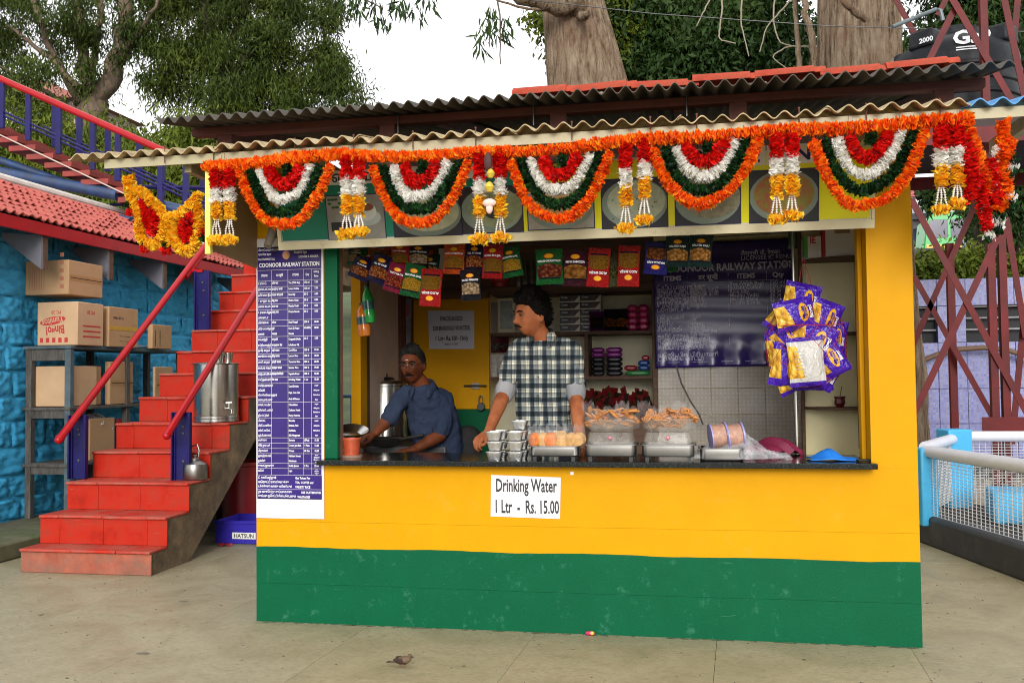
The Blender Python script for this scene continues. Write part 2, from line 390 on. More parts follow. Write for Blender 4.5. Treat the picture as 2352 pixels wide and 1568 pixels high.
# alcove with shelves
AX0, AX1, AY = .98, 2.262, 2.48
MB().bb((AX0, AY, .3), (AX1, AY+.018, 2.06)).build('shelf_back', cream, st, smooth=0)
SHELFZ = [float(onY(1300, py, 2.12)[2]) for py in (664, 765, 868)]
MB().bb((AX0-.002, 2.08, SHELFZ[0]-.02), (2.33, 2.119, SHELFZ[0]+.03)).build('shelf_beam', darkwood, st, bev=.003)
for k, z in enumerate((SHELFZ[1], SHELFZ[2])):
    MB().bb((AX0+.002 if k == 0 else AX0+.001, 2.1, z-.014), (AX1, AY-.001, z+.012)).build('shelf_board', darkwood, st, bev=.002)
MB().bb((AX0-.001, 2.1, SHELFZ[0]-.03), (AX1, AY-.001, SHELFZ[0]-.021)).build('shelf_top', darkwood, st)
MB().bb((AX1+.001, 2.07, .3), (2.30, 2.098, SHELFZ[0]-.022)).build('shelf_post', darkwood, st, bev=.003)
MB().bb((1.735, 2.105, SHELFZ[2]+.013), (1.765, 2.4, SHELFZ[1]-.015)).build('shelf_divider', darkwood, st)
# wall tiles with patterned faces
def tilemat():
    s = NT('wall_tile'); oi = s.n('ShaderNodeObjectInfo')
    c = s.ramp(s.noise(5, 4, .6), [(.3, '#a49a8e'), (.7, '#b9afa2')]); s.color(c); s.set(.16); 
    vo = s.n('ShaderNodeTexVoronoi'); vo.inputs['Scale'].default_value = 34; vo.inputs['Randomness'].default_value = .15; s.l(s.tc.outputs['Object'], vo.inputs['Vector'])
    f = s.ramp(vo.outputs['Distance'], [(.28, (1, 1, 1)), (.36, (0, 0, 0))]); s.color(s.mix(s.math('MULTIPLY', f, .4), c, '#d8d2c8'))
    return s.m
tm = MB().box((0, 0, 0), (.1975, .008, .1975)).mesh('wall_tile', tilemat(), 0)
for i in range(6):
    for j in range(7):
        o = inst('wall_tile', tm, st, (2.40+i*.2, 2.096, .62+j*.2))
        b = o.modifiers.new('b', 'BEVEL'); b.width = .003; b.segments = 2
# cream corner cabinet with dark curved shelves on the right
KY = 1.05; kx0 = float(onY(1846, 800, KY)[0])
MB().bb((kx0, KY, .162), (3.5985, KY+.02, 2.45)).build('cabinet_back', M('cream_laminate', (.80, .71, .40), .45, var=.06), st, bev=.003)
MB().bb((kx0-.022, KY-.02, .162), (kx0-.001, KY+.03, 2.45)).build('cabinet_edge', darkwood, st, bev=.003)
for py in (598, 768, 938):
    z = float(onY(1900, py, KY-.1)[2]); poly = [(3.598, KY-.001)]+[(3.598-(3.598-kx0)*math.sin(t), KY-.001-.26*math.cos(t)**.7) for t in np.linspace(0, PI/2, 16)]
    fixn(MB().prism(poly, z-.005, z+.009, axis='z').build('corner_shelf', darkwood, st, bev=.002))
MB().bb((3.585, 1.0, .95), (3.599, 1.06, 2.4)).build('wall_batten', darkwood, st)
a, b = onY(1828, 886, 1.0), onY(1828, 1044, 1.0)
ss = float(onY(1828, 900, .9)[0])
MB().tube([(ss, .9, .161), (ss, .9, 2.6)], .012, 10).build('steel_pole', steel, st)

# paint wear on the front: the small torn sticker below the counter
ps = onY(1315, 1086, -.001)
# ------------------------------------------------------------------ canopy over the front
def corr(x0, x1, front, back, pitch, amp, name, mat, parent, n=12, thick=.006, jag=.0):
    nx = int((x1-x0)/pitch*n)+1; xs = np.linspace(x0, x1, nx); mb = MB(); lay = []
    w = amp*np.cos(xs/pitch*2*PI)
    for t in (0, -thick):
        for (y, z) in (front, ((front[0]+back[0])/2, (front[1]+back[1])/2), back):
            lay.append(np.stack([xs, np.full(nx, y), z+w+t], 1))
    V = np.concatenate(lay); f = []
    for L in (0, 3):
        for r_ in range(2):
            for i in range(nx-1):
                a = (L+r_)*nx+i; q = (a, a+1, a+1+nx, a+nx); f.append(q if L == 0 else q[::-1])
    for i in range(nx-1):
        f.append((i, i+3*nx, i+1+3*nx, i+1)); f.append((2*nx+i, 2*nx+i+1, 5*nx+i+1, 5*nx+i))
    f += [(0, nx, 4*nx, 3*nx), (nx, 2*nx, 5*nx, 4*nx), (nx-1, 4*nx-1, 5*nx-1, 2*nx-1), (2*nx-1, 5*nx-1, 6*nx-1, 3*nx-1)]
    mb.add(V, f); return mb.build(name, mat, parent, smooth=50)
cn = thing('canopy', 'corrugated awning sheet on a cream steel beam over the stall front', 'awning', (0, -.5, 2.6))
asb = M('weathered_asbestos', (.46, .36, .20), .85, var=.3, scale=14, bump=.3, dirt=(.14, .09, .04), damt=.5, dscale=11)
bluesheet = M('blue_sheet', (.03, .22, .5), .5, var=.15)
xb = float(onY(2215, 245, -.58)[0])
ZC = 2.668
cuts = [-.83, .05, .86, 1.68, 2.5, 3.2, xb]
for k in range(6):
    corr(cuts[k], cuts[k+1]+.02, (-.60-.012*(k % 2), ZC+(.007 if k % 2 else 0)), (.28, ZC+.16+(.007 if k % 2 else 0)), .097, .0165, 'corrugated_sheet', asb, cn)
corr(xb+.021, 4.5, (-.60, ZC+.002), (.28, ZC+.162), .097, .0165, 'corrugated_sheet', bluesheet, cn)['label'] = 'blue end sheet'
fb = M('cream_beam', (.42, .37, .22), .5, var=.15, dirt=(.2, .15, .08), damt=.35)
mb = MB(); mb.bb((-.64, -.55, 2.602), (4.6, -.54, 2.652)); mb.bb((-.64, -.5395, 2.645), (4.6, -.47, 2.652)); mb.build('fascia_beam', fb, cn)
for k in range(7): MB().bb((-.2+k*.72, -.47, 2.575), (-.16+k*.72, .1, 2.643)).build('canopy_rafter', fb, cn)
for k in range(13):
    x = -.3+k*.37+rw.uniform(-.08, .08)
    MB().tube([(x, -.562, 2.61), (x, -.562, 2.70)], .003, 6).ball((x, -.562, 2.70), .006, 8).build('hook_bolt', M('rust', (.12, .04, .025), .8), cn)
for px in (505, 1965):
    x = float(onY(px, 300, -.55)[0]); MB().bb((x-.03, -.556, 2.606), (x+.03, -.551, 2.649)).lathe([(.001, 0), (.016, .0), (.016, .006), (.001, .007)], (x, -.556, 2.627), 12, rot=(PI/2, 0, 0)).build('joint_plate', fb, cn)

# upper roof
ur = thing('upper_roof', 'dark corrugated roof with brown beam and loose red ridge tiles above the stall', 'roof', (0, .5, 3.0))
asd = M('old_grey_sheet', (.085, .072, .055), .9, var=.35, scale=6, bump=.3, dirt=(.04, .035, .03), damt=.5)
corr(-.74, 4.26, (.1, 3.055), (3.1, 3.64), .092, .02, 'roof_sheet', asd, ur, n=10)
MB().bb((-.68, .45, 3.038), (4.22, .53, 3.09)).build('roof_beam', woodred, ur, bev=.004)
for x in (-.5, .62, 1.72, 2.8, 3.95): MB().bb((x, .46, 2.70), (x+.1, .53, 3.0375)).build('roof_strut', woodred, ur)
for x in (-.55, 1.0, 2.5, 4.05): MB().bar((x, .56, 3.07), (x, 3.0, 3.55), .06, .07).build('roof_rafter', woodred, ur)
MB().bb((.3, 1.0, 2.745), (3.65, 1.05, 3.05)).build('gable_boarding', darkwood, ur)
for x in (.75, 1.62, 2.55): MB().tube([(x, .44, 2.97), (x, .44, 3.09)], .005, 6).build('roof_bolt', steelr, ur)
tilered = M('clay_tile', (.36, .058, .032), .85, spec=.1, var=.25, scale=8, bump=.3, dirt=(.16, .05, .03), damt=.35)
def ridge_tile():
    mb = MB(); L, r_, t = .43, .075, .014; th = np.linspace(PI*.03, PI*.97, 9); lay = []
    for q, rr in ((-L/2, r_), (L/2-.07, r_), (L/2-.069, r_-.012), (L/2, r_-.012)):
        for rad in (rr, rr-t): lay.append(np.stack([np.full(9, q), -np.cos(th)*rad, np.sin(th)*rad*.9], 1))
    V = np.concatenate(lay); f = []
    for s_ in range(3):
        for i in range(8):
            a = s_*18+i; f.append((a, a+18, a+19, a+1)); b = a+9; f.append((b, b+1, b+19, b+18))
        f.append((s_*18, s_*18+9, s_*18+27, s_*18+18)); f.append((s_*18+8, s_*18+26, s_*18+35, s_*18+17))
    for e in (0, 54):
        for i in range(8): f.append((e+i, e+i+1, e+i+10, e+i+9) if e == 0 else (e+i, e+i+9, e+i+10, e+i+1))
    mb.add(V, f); return fixn(mb.build('ridge_tile', tilered, None, smooth=30))
rt = ridge_tile(); rt['label'] = 'red clay ridge tile'
x = 1.43; first = True
while x < 4.0:
    z = 3.275+.012*math.sin(x*5)+.02*(x-1)/3
    o = rt if first else rt.copy()
    if not first: COL.objects.link(o)
    first = False
    o.location = (x+.2, .9, z); o.rotation_euler = (rw.uniform(-.06, .06), rw.uniform(-.05, .01), rw.uniform(-.04, .04)); adopt(o, ur); x += .392
for k in range(6): MB().box((1.5+k*.5, .9, 3.23), (.12, .1, .09), (0, 0, k)).build('tile_packing', M('mortar', (.2, .17, .13), .9), ur, bev=.01)

# side board under the canopy, left end
sb = thing('side_board', 'tan board with bright yellow front batten closing the left end of the canopy', 'board', (0, -.3, 2.1))
MB().prism([(-.545, 2.13), (-.003, 2.09), (-.003, 2.62), (-.545, 2.6)], -.012, .008, axis='x').build('board_panel', M('tan_ply', (.24, .15, .06), .6, var=.2, scale=2), sb)
MB().bb((-.02, -.575, 2.10), (.012, -.5455, 2.6)).build('batten', M('lemon_paint', (.72, .66, .12), .5), sb, bev=.003)

# ------------------------------------------------------------------ canteen sign above the opening
sg = thing('canteen_sign', 'long sloping green and yellow sign with square food pictures above the counter', 'sign', (1.8, -.12, 2.17))
SA = np.array((0, -.125, 2.185)); SB = np.array((0, -.22, 2.582)); SU = (SB-SA)/np.linalg.norm(SB-SA); SN = np.array((0, -SU[2], SU[1])); SL = np.linalg.norm(SB-SA)
def sp(x, v, out=0): return SA+SU*v+SN*out+np.array((x, 0, 0))
def splate(name, x0, x1, v0, v1, t0, t1, mat):
    P = [sp(x, v, t) for t in (t0, t1) for x, v in ((x0, v0), (x1, v0), (x1, v1), (x0, v1))]
    return fixn(MB().add(P, [(3, 2, 1, 0), (4, 5, 6, 7), (0, 1, 5, 4), (1, 2, 6, 5), (2, 3, 7, 6), (3, 0, 4, 7)]).build(name, mat, sg, smooth=0))
X0s, X1s, XM = .205, 3.49, 1.615
splate('sign_board', X0s, X1s, 0, SL, -.03, 0, white)
vg = M('sign_green', (.006, .20, .12), .3, var=.06, scale=2); vy = M('sign_yellow', (.80, .75, .008), .3, var=.06, scale=2)
splate('green_sheet', X0s+.025, XM, .04, SL-.01, .0003, .002, vg); splate('yellow_sheet', XM+.0005, X1s-.02, .04, SL-.01, .0003, .002, vy)
splate('bottom_trim', X0s, X1s, -.012, .034, .0004, .014, cream); splate('end_trim', X0s, X0s+.022, .0345, SL, .0004, .012, cream); splate('end_trim', X1s-.014, X1s, .0345, SL, .0004, .010, cream)
def onS(px, py):
    d = ray(px, py); t = ((SA-CAM)@SN)/(d@SN); p = CAM+d*t; return p[0], (p-SA)@SU
naviyb = M('navy_border', (.008, .008, .05), .4)
def food(name, bgc, plate, foodc, spots, scale):
    s = NT(name); c = s.ramp(s.noise(scale, 5, .7), [(.35, foodc), (.65, spots)]); s.color(c); s.set(.4); return s.m
def disc(name, cx, cv, rx, rv, t, mat, n=28, th0=0, th1=2*PI, clip=None):
    th = np.linspace(th0, th1, n, endpoint=th1-th0 < 6.28)
    pts = [(cx+rx*math.cos(a), cv+rv*math.sin(a)) for a in th]
    if clip: pts = [(min(max(x, clip[0]), clip[1]), min(max(v, clip[2]), clip[3])) for x, v in pts]
    P = [sp(x, v, t) for x, v in pts]+[sp(x, v, t-.0006) for x, v in pts]; k = len(pts)
    MB().add(P, [tuple(range(k)), tuple(range(2*k-1, k-1, -1))]+[(i, i+k, (i+1) % k+k, (i+1) % k) for i in range(k)]).build(name, mat, sg, smooth=0)
pics = [(757, 887, 448, 549), (908, 1062, 440, 542), (1064, 1202, 430, 533), (1215, 1365, 421, 525), (1385, 1533, 411, 522), (1553, 1700, 402, 514), (1723, 1878, 391, 508)]
bgs = ['#8d8a83', '#2a2430', '#241c1c', '#9a948a', '#25232f', '#20222c', '#23242a']
foods = [None, ('#a9b08e', '#c9ccb0'), ('#77835c', '#98a07c'), ('#b8792f', '#d8b98a'), ('#98a48f', '#b9bfa9'), ('#6c6a4c', '#97907c'), ('#7d8a2c', '#a8503c')]
for k, (a, b, t_, bt) in enumerate(pics):
    x0, v0 = onS(a, bt); x1, _ = onS(b, bt); _, v1 = onS((a+b)/2, t_); v0 = onS((a+b)/2, bt)[1]
    splate('picture_border', x0-.006, x1+.006, v0-.006, v1+.006, .0022, .0030, naviyb)
    splate('food_picture', x0, x1, v0, v1, .0031, .0038, M('pic%d' % k, bgs[k], .4, var=.25, scale=9))
    cx, cv, rx, rv = (x0+x1)/2, (v0+v1)/2, (x1-x0)*.5, (v1-v0)*.5; cl = (x0, x1, v0, v1)
    if k == 0:
        splate('printed_keyboard', x0+.02, x0+.15, v0+.05, v0+.10, .0039, .0043, black)
        disc('printed_saucer', cx+.07, cv-.005, .08, .045, .0044, M('pic_china', (.45, .5, .47), .4), clip=cl)
        disc('printed_cup', cx+.07, cv+.03, .055, .05, .0050, M('pic_cup', (.6, .64, .6), .4), clip=cl)
        disc('printed_tea', cx+.07, cv+.055, .042, .022, .0056, M('pic_tea', (.22, .06, .015), .4), clip=cl)
        for q in range(9): disc('printed_leaf', x0+.02+.02*(q % 5), v1-.02-.022*(q//3), .012, .007, .0043, M('pic_leaf', (.01, .08, .02), .4), 8)
    else:
        disc('printed_plate', cx, cv, rx*1.02, rv*1.02, .0044, M('pic_plate%d' % (k % 2), ('#8fb4bb' if k in (5, 4) else '#7c8a80'), .35), clip=cl)
        disc('printed_food', cx+.01*(k % 3), cv+.01, rx*.9, rv*.86, .0050, food('pic_food%d' % k, 0, 0, foods[k][0], foods[k][1], 34 if k > 3 else 16), clip=cl)
        if k == 2: disc('printed_hole', cx+.01, cv-.01, rx*.3, rv*.32, .0056, M('pic_hole', (.02, .015, .012), .5))
        if k == 4:
            for q in range(22): disc('printed_speck', cx+rw.uniform(-.7, .7)*rx, cv+rw.uniform(-.7, .7)*rv, .004, .004, .0056, ink_blk, 6)
smx = np.stack([np.array((1, 0, 0)), SU, SN], 1)
navyink = M('navy_print', (.008, .012, .12), .4)
for (x_, py, s_) in ((.66, 425, 'ன்'), (.745, 425, 'னை'), (.93, 425, 'ம்க')):
    pass
splate('text_strip', .5, 1.55, .345, .425, .0022, .0028, white)
for px, s_ in ((762, 'ன்'), (800, 'ண'), (838, 'ம்'), (868, 'க'), (955, 'ரா'), (1262, 'ன')):
    x_, v_ = onS(px, 418-(px-800)*.045); text(s_, sg, 'lettering', ink_blk, sp(x_, .385, .0034), .082, 1.0, 'LEFT', .012, mtx=smx)
for i, ch in enumerate('CANTEEN'):
    x_, v_ = onS(1511+55.2*i, 392-(1511+55.2*i-1511)*.065); splate('letter_ground', x_-.058, x_+.058, .335, .435, .0022, .0028, white)
    text(ch, sg, 'lettering_navy', navyink, sp(x_, .385, .0034), .105, 1.15, 'CENTER', .02, mtx=smx)

# ------------------------------------------------------------------ price board on the left panel
mn = thing('menu_board', 'tall purple price list on a white sheet left of the counter', 'price board', (.215, -.002, .68))
def mz(yD): return float(onY(665, yD, -.008)[2])
pur = M('purple_print', (.022, .006, .135), .3, var=.2, scale=3); purd = M('dark_purple_print', (.007, .003, .03), .3)
mx0, mx1 = .004, .427
MB().bb((mx0, -.008, mz(1190)), (mx1, -.0015, mz(546))).build('backing_sheet', M('white_flex', (.72, .70, .72), .35, var=.03), mn, smooth=0)
px0, px1 = .010, .4145
def c6(cy): return mz((560+cy/4.61)*.9608)
def c7(cy): return mz((880+cy/4.129)*.9608)
MB().bb((px0, -.0092, c7(1290)), (px1, -.0082, c6(132))).build('purple_ground', purd, mn, smooth=0)
def cxm(c): return px0+(c-120)/720*(px1-px0)
cols = [cxm(c) for c in (122, 281, 467, 641, 730, 838)]
rows = [c6(v) for v in (390, 508, 574, 638, 702, 764, 827, 942, 1008, 1123, 1250, 1313, 1378, 1443, 1510)]+[c7(v) for v in (88, 147, 333, 492, 685, 737, 790, 840, 937, 987, 1053)]
ln = MB(); lw = .0011
for i, x in enumerate(cols): ln.bb((x-lw, -.0101, rows[-1]), (x+lw, -.0096, rows[0]))
for z in rows: ln.bb((cols[0], -.0103, z-lw), (cols[-1], -.0098, z+lw))
ln.bb((cols[0], -.0103, c7(1193)-lw), (cols[-1], -.0098, c7(1193)+lw))
ln.build('ruled_lines', M('lilac_print', (.5, .45, .65), .4), mn, smooth=0)
cell = MB()
for j in range(len(rows)-1):
    for i in range(5): cell.bb((cols[i]+.004, -.0095, rows[j+1]+.004), (cols[i+1]-.004, -.0093, rows[j]-.004))
cell.bb((px0+.004, -.0095, c6(385)), (px1-.004, -.0093, c6(150))); cell.bb((px0+.004, -.0095, c7(1280)), (px1-.004, -.0093, c7(1060)))
cell.build('cell_tint', pur, mn, smooth=0)
def mt(s, x, z, size, xs=.8, al='LEFT', b=.02): text(s, mn, 'lettering', ink_white, (x, -.0098, z), size, xs, al, b, depth=.0002)
mt('COONOOR RAILWAY STATION', (px0+px1)/2, c6(335), .034, .78, 'CENTER', .03)
mt('PLATFORM STALL', px0+.006, c6(268), .018, .75); mt('LICENSEE K. RENUKA', px1-.018, c6(252), .018, .72, 'RIGHT')
mt('பிளாட்பாரம் ஸ்டால்', px0+.006, c6(165), .017, .75); mt('प्लाटफोर्म स्टाल', px0+.006, c6(215), .016, .8); mt('लैसन्सी के. रेनुका', cxm(535), c6(205), .016, .8)
hd = [('ITEMS', .019), ('दर सूची', .019), ('ITEMS', .019), ('Qty', .018)]
for i, (s_, z_) in enumerate(hd): mt(s_, (cols[i]+cols[i+1])/2, c6(448), z_, .8, 'CENTER', .025)
mt('Selling', (cols[4]+cols[5])/2, c6(420), .017, .75, 'CENTER', .025); mt('Price', (cols[4]+cols[5])/2, c6(468), .017, .75, 'CENTER', .025)
items = [('டீ (டிப் டீ)', 'डिप चाय', 'Tea (With Bag)', '150 ml', '7.00'), ('இன்ஸ்டன்ட் காபி', 'इन्स्टेन्ट काफी', 'Instant Coffee', '150 ml', '7.00'), ('அரிசி மாவு இட்லி', 'चावल की इटली', 'Rice Idly', '50 G', '6.00'),
 ('உளுந்து வடை', 'मेथु वडा', 'Methu Vadai', '30 G', '8.00'), ('மசால் வடை', 'दाल वडा', 'Masala Vadai', '40 G', '8.00'), ('உருளை கிழங்கு|போண்டா', 'आलु वडा', 'Potato Bonda', '50 G', '8.00'), ('பொங்கல்', 'पोंगल', 'Rice Pongal', '200 G', '16.00'),
 ('பூரி (2) உருளைக்கிழங்கு|மசால்', 'पूरी|मसाला', 'Poori (2) Potato|Masala', '40+80G', '18.00'), ('சப்பாத்தி|சூரியகாந்தி', 'चप्पाती|सन्फ्लवर तेल', 'Chappathi (Made|in Sunflower Oil)', '30 G', '5.00'), ('தயிர் சாதம்', 'दही चावल', 'Curd Rice', '300 G', '17.00'),
 ('எலுமிச்சை சாதம்', 'नींबु चावल', 'Lemon Rice', '300 G', '18.00'), ('புளி சாதம்', 'इम्ली चावल', 'Tamarind Rice', '300 G', '20.00'), ('சாம்பார் சாதம்', 'साम्बर चावल', 'Sambar Rice', '300 G', '19.00'), ('வெஜிடபிள் பிரியாணி', 'शाकाहारी बिरियानी', 'Vegetable Briyani', '300 G', '43.00'),
 ('குடிதண்ணீர்', 'पेय जल', 'Drinking Water', '1 Ltr', '15.00'), ('குளிர்பானங்கள்|பெப்சி,|கோகோகோலா மற்றும்|எல்லா அயிட்டங்கள்', '', 'Cool Drinks|Pepsi, Coca Cola|And All Items', '', 'as per|selling price|Marked on|Item'), ('சாக்லேட், காட்பரிஸ்|நெஸ்லே, பாரிஸ்|நியூட்ரின்', '', 'Chocklates|Cadburys, Nestle|Parrys Nutrine', '', 'as per|selling price|Marked on|Item'),
 ('பிஸ்கட்|பிரிட்டானியா|பார்லே, சன்பீஸ்ட்|ஆர்.பி.மங்காரம்', '', 'Biscuits,|Brittania, Parle|Sunfeast,|R.B.Mangaram', '', 'as per|selling price|Marked on|Item'), ('சமோசா', '', 'Samosa', '(3Pcs)', '15.00'), ('கிரீம் ஜாம் பன்', '', 'Cream Jam Bun', '1 Piece', '12.00'), ('பிரைம்ஸ்', '', 'Primes', '80 Gm', '18.00'),
 ('ஹால்திராம் ஸ்வீட்|நம்கீன்', '', 'Haldiram Sweets|Namkeen', '', 'as per|selling price|Marked on|Item'), ('குலாப்ஜாமுன்', '', 'Gulab Jamun', '2 Pcs', '20.00'), ('லேஸ்', '', 'Lays', '', 'as per|selling price|Marked on|Item')]
for j, it in enumerate(items):
    zt_, zb_ = rows[j+1], rows[j+2]; H = zt_-zb_
    for i, s_ in enumerate(it):
        if not s_: continue
        L = s_.split('|'); sz = min(.0165, H/len(L)*.78); 
        if len(L) == 1 and H < .03: sz = .0165
        if i == 4 and len(L) > 1: sz = min(sz, .0125)
        wcol = cols[i+1]-cols[i]-.006
        for q, t_ in enumerate(L):
            xs = .75
            est = len(t_)*sz*.56*xs
            if est > wcol: xs *= wcol/est
            z = zt_-H*(q+.5)/len(L) if len(L) > 1 else zt_-min(H/2, .014)
            if i == 4: mt(t_, (cols[4]+cols[5])/2, z, sz, xs, 'CENTER')
            else: mt(t_, cols[i]+.004, z, sz, xs)
for q, t_ in enumerate(('டீ. காபி மற்றும்', 'வெரைட்டி ரைஸ்களுக்கு', 'டோக்கன் வாங்க வேண்டும்')): mt(t_, px0+.006, c7(1080+42*q), .0185, .78)
for q, t_ in enumerate(('Get Token For', 'TEA, COFFEE and', 'VARIETY RICE')): mt(t_, cxm(475)+.04, c7(1082+44*q), .0185, .82)
for q, t_ in enumerate(('தயவுசெய்து குப்பைகளை', 'குப்பை தொட்டியில் போடவும்')): mt(t_, px0+.006, c7(1218+42*q), .0185, .78)
mt('USE DUSTBIN FOR', px1-.006, c7(1224), .0185, .8, 'RIGHT'); mt('WASTAGES', cxm(640), c7(1268), .0185, .82, 'CENTER')
# plain small picture panel at the head of the list
MB().ball((cxm(448), -.0100, c6(228)), (.024, .0006, .026), 14).ball((cxm(448), -.0104, c6(240)), (.017, .0006, .017), 12, mi=1).build('printed_picture', [M('pic_pinkish', (.5, .22, .2), .5), M('pic_orange', (.6, .3, .1), .5)], mn)

# paper signs
def paper_sign(name, label, quad, mat, parent=None):
    o = thing(name, label, 'sign', quad[0]); return o
dw = thing('paper_notice', 'white paper notice Drinking Water 1 Ltr Rs. 15.00 pasted below the counter', 'notice', onY(1207, 1190, -.002))
p = [onY(*q, -.0022) for q in ((1127, 1185), (1286, 1191), (1288, 1096), (1128, 1090))]
MB().add([*p]+[q+np.array((0, .0018, 0)) for q in p], [(0, 1, 2, 3), (7, 6, 5, 4), (0, 4, 5, 1), (1, 5, 6, 2), (2, 6, 7, 3), (3, 7, 4, 0)]).build('paper', M('notice_paper', (.72, .70, .72), .5, var=.04, dirt=(.7, .68, .4), damt=.1), dw, smooth=0)
tc = (p[2]+p[3])/2
text('Drinking Water', dw, 'lettering', ink_blk, onY(1208, 1116, -.0026), .102, .53, 'CENTER', .022)
text('1 Ltr  -  Rs. 15.00', dw, 'lettering', ink_blk, onY(1209, 1165, -.0026), .102, .51, 'CENTER', .022)
ts = tag(recenter(MB().bb(ps-np.array((.012, 0, .01)), ps+np.array((.006, .0008, .008))).build('torn_sticker', white, smooth=0)), 'tiny torn white sticker on the yellow wall right of the water notice', 'sticker')
pw = thing('water_notice', 'grey paper sheet PACKAGED DRINKING WATER on the yellow door', 'notice', onY(1037, 800, 2.08))
q = [onY(*v, 2.0825) for v in ((986, 801), (1089, 801), (1089, 713), (983, 713))]
MB().add([*q]+[v+np.array((0, .0018, 0)) for v in q], [(0, 1, 2, 3), (7, 6, 5, 4), (0, 4, 5, 1), (1, 5, 6, 2), (2, 6, 7, 3), (3, 7, 4, 0)]).build('paper', M('grey_paper', (.52, .52, .58), .5, var=.05), pw, smooth=0)
for s_, py, sz in (('PACKAGED', 732, .050), ('DRINKING WATER', 754, .050), ('1 Ltr- Rs.18/- Only', 777, .050), ('From. 5. 12. 2012', 790, .022)):
    text(s_, pw, 'lettering', ink_blk, onY(1037, py, 2.0812), sz, .72, 'CENTER', .03)
# ------------------------------------------------------------------ red staircase
sx0, sx1 = -2.42, -1.345
SY = [1.07, 1.285, 1.60, 1.93, 2.26, 2.61, 2.94, 3.25, 3.53, 3.81, 4.09, 4.37, 4.65]
SZ = [.178+.219*k for k in range(13)]
sc_ = thing('staircase', 'red tiled staircase with raw concrete side climbing beside the stall', 'staircase', (-1.88, 1.07, 0))
pts = [(SY[0]+.004, 0)]
for k in range(13):
    pts.append((SY[k]+.012, SZ[k]-.022)); pts.append(((SY[k+1] if k < 12 else 5.9)+.012, SZ[k]-.022))
pts += [(5.9, SZ[12]-.3), (4.9, SZ[12]-.3), (1.62, 0)]
o = MB().prism(pts, sx0+.012, sx1-.01, axis='x').build('concrete_flight', concrete, sc_, smooth=0); fixn(o)
tw = (sx1-sx0)/3
redtread = M('dusty_red_tread', (.44, .026, .014), .6, spec=.15, var=.25, scale=5, bump=.2, bscale=40, dirt=(.33, .14, .10), damt=.6, dscale=4, scuff=(.10, .05, .04))
tv = []
for v in range(3):
    mb = MB(); n = 9; xs = np.linspace(-tw/2+.001, tw/2-.001, n); e = [.003*mnoise.noise((x*9, v*3.3, 1)) for x in xs]
    mb.box((0, 0, 0), (tw-.003, 1, 1)); tv.append(mb)
worn = M('worn_red_cement', (.36, .085, .045), .8, var=.35, scale=7, bump=.5, bscale=30, dirt=(.16, .10, .07), damt=.6, dscale=6)
for k in range(13):
    zb = 0 if k == 0 else SZ[k-1]; yn = SY[k]; y2 = SY[k+1] if k < 12 else 5.9
    offs = (k % 3)*.11
    if k == 0: MB().bb((sx0, yn, 0), (sx1, yn+.012, SZ[0]-.024)).build('riser', worn, sc_, bev=.006)
    ed = sorted({sx0, sx1} | {sx0+offs+.06+q*.37 for q in range(4) if sx0+.1 < sx0+offs+.06+q*.37 < sx1-.1})
    for a, b in zip(ed[:-1], ed[1:]):
        dz = rw.uniform(-.0025, .0025); dy = rw.uniform(-.002, .002)
        if k: MB().bb((a+.001, yn+dy, zb+.0005), (b-.001, yn+.0115, SZ[k]-.0225)).build('riser_tile', redstep, sc_, bev=.003)
        MB().bb((a+.001, yn-.022+dy*2, SZ[k]-.021+dz), (b-.001, y2+.006, SZ[k]+dz*.5)).build('tread_tile', redtread, sc_, bev=.007)
def joist_post(x, y, z0, z1, name='rail_post'):
    mb = MB(); w, d, t = .165, .09, .009
    mb.bb((x-w/2, y, z0), (x+w/2, y+t, z1)); mb.bb((x-w/2, y-.035, z0), (x-w/2+t*1.6, y-.0005, z1)); mb.bb((x+w/2-t*1.6, y-.035, z0), (x+w/2, y-.0005, z1))
    mb.bb((x-w/2+t*1.61, y-.012, z0), (x-w/2+t*3.2, y-.0005, z1)); mb.bb((x+w/2-t*3.2, y-.012, z0), (x+w/2-t*1.61, y-.0005, z1))
    p = mb.build(name, navy, hr, bev=.002)
    for zz in (z0+.15, z1-.12, (z0+z1)/2+.1):
        MB().lathe([(.001, 0), (.013, 0), (.013, .004), (.008, .007), (.001, .007)], (x+rw.uniform(-.01, .01), y-.0005, zz), 10, rot=(PI/2, 0, 0)).build('bolt', M('dark_bolt', (.03, .03, .04), .5), p)
for lab, xr, a, b, posts in (('left red pipe handrail of the staircase on blue joist posts', -2.45, (135, 1010), (475, 560), [(180, 965, 1168, 1.80), (466, 600, 752, 3.55)]),
                             ('right red pipe handrail of the staircase running behind the price board', -1.50, (383, 1000), (588, 670), [(418, 960, 1172, 1.78)])):
    p, q = onX(*a, xr), onX(*b, xr); d = (q-p)/np.linalg.norm(q-p)
    hr = thing('handrail', lab, 'handrail', (xr, p[1], .4))
    e = q+d*(1.9 if xr > -2 else .35)
    MB().tube([p, p+d*.012, p+d*.03, p+d*.034, e], [.022, .034, .036, .03, .03], 16).build('rail_pipe', railred, hr)
    MB().ball(p, .033, 12).build('rail_knob', railred, hr)
    if xr < -2:
        MB().tube([q-d*.55-np.array((0, 0, .05)), q+d*.34-np.array((0, 0, .05))], .03, 12).build('rail_sleeve', railred, hr)
    for (px, t_, b_, yy) in posts:
        x = float(onY(px, b_, yy)[0]); z0 = max(z for y_, z in zip(SY, SZ) if y_ <= yy); s_ = (yy-p[1])/d[1]; z1 = p[2]+d[2]*s_-.028
        if xr < -2 and yy > 3: z1 -= .03
        joist_post(x, yy, z0+.001, z1)
        MB().bar((x, yy-.01, z1+.0), (xr, yy-.01, z1+.01), .012, .03).build('bracket', railred, hr)

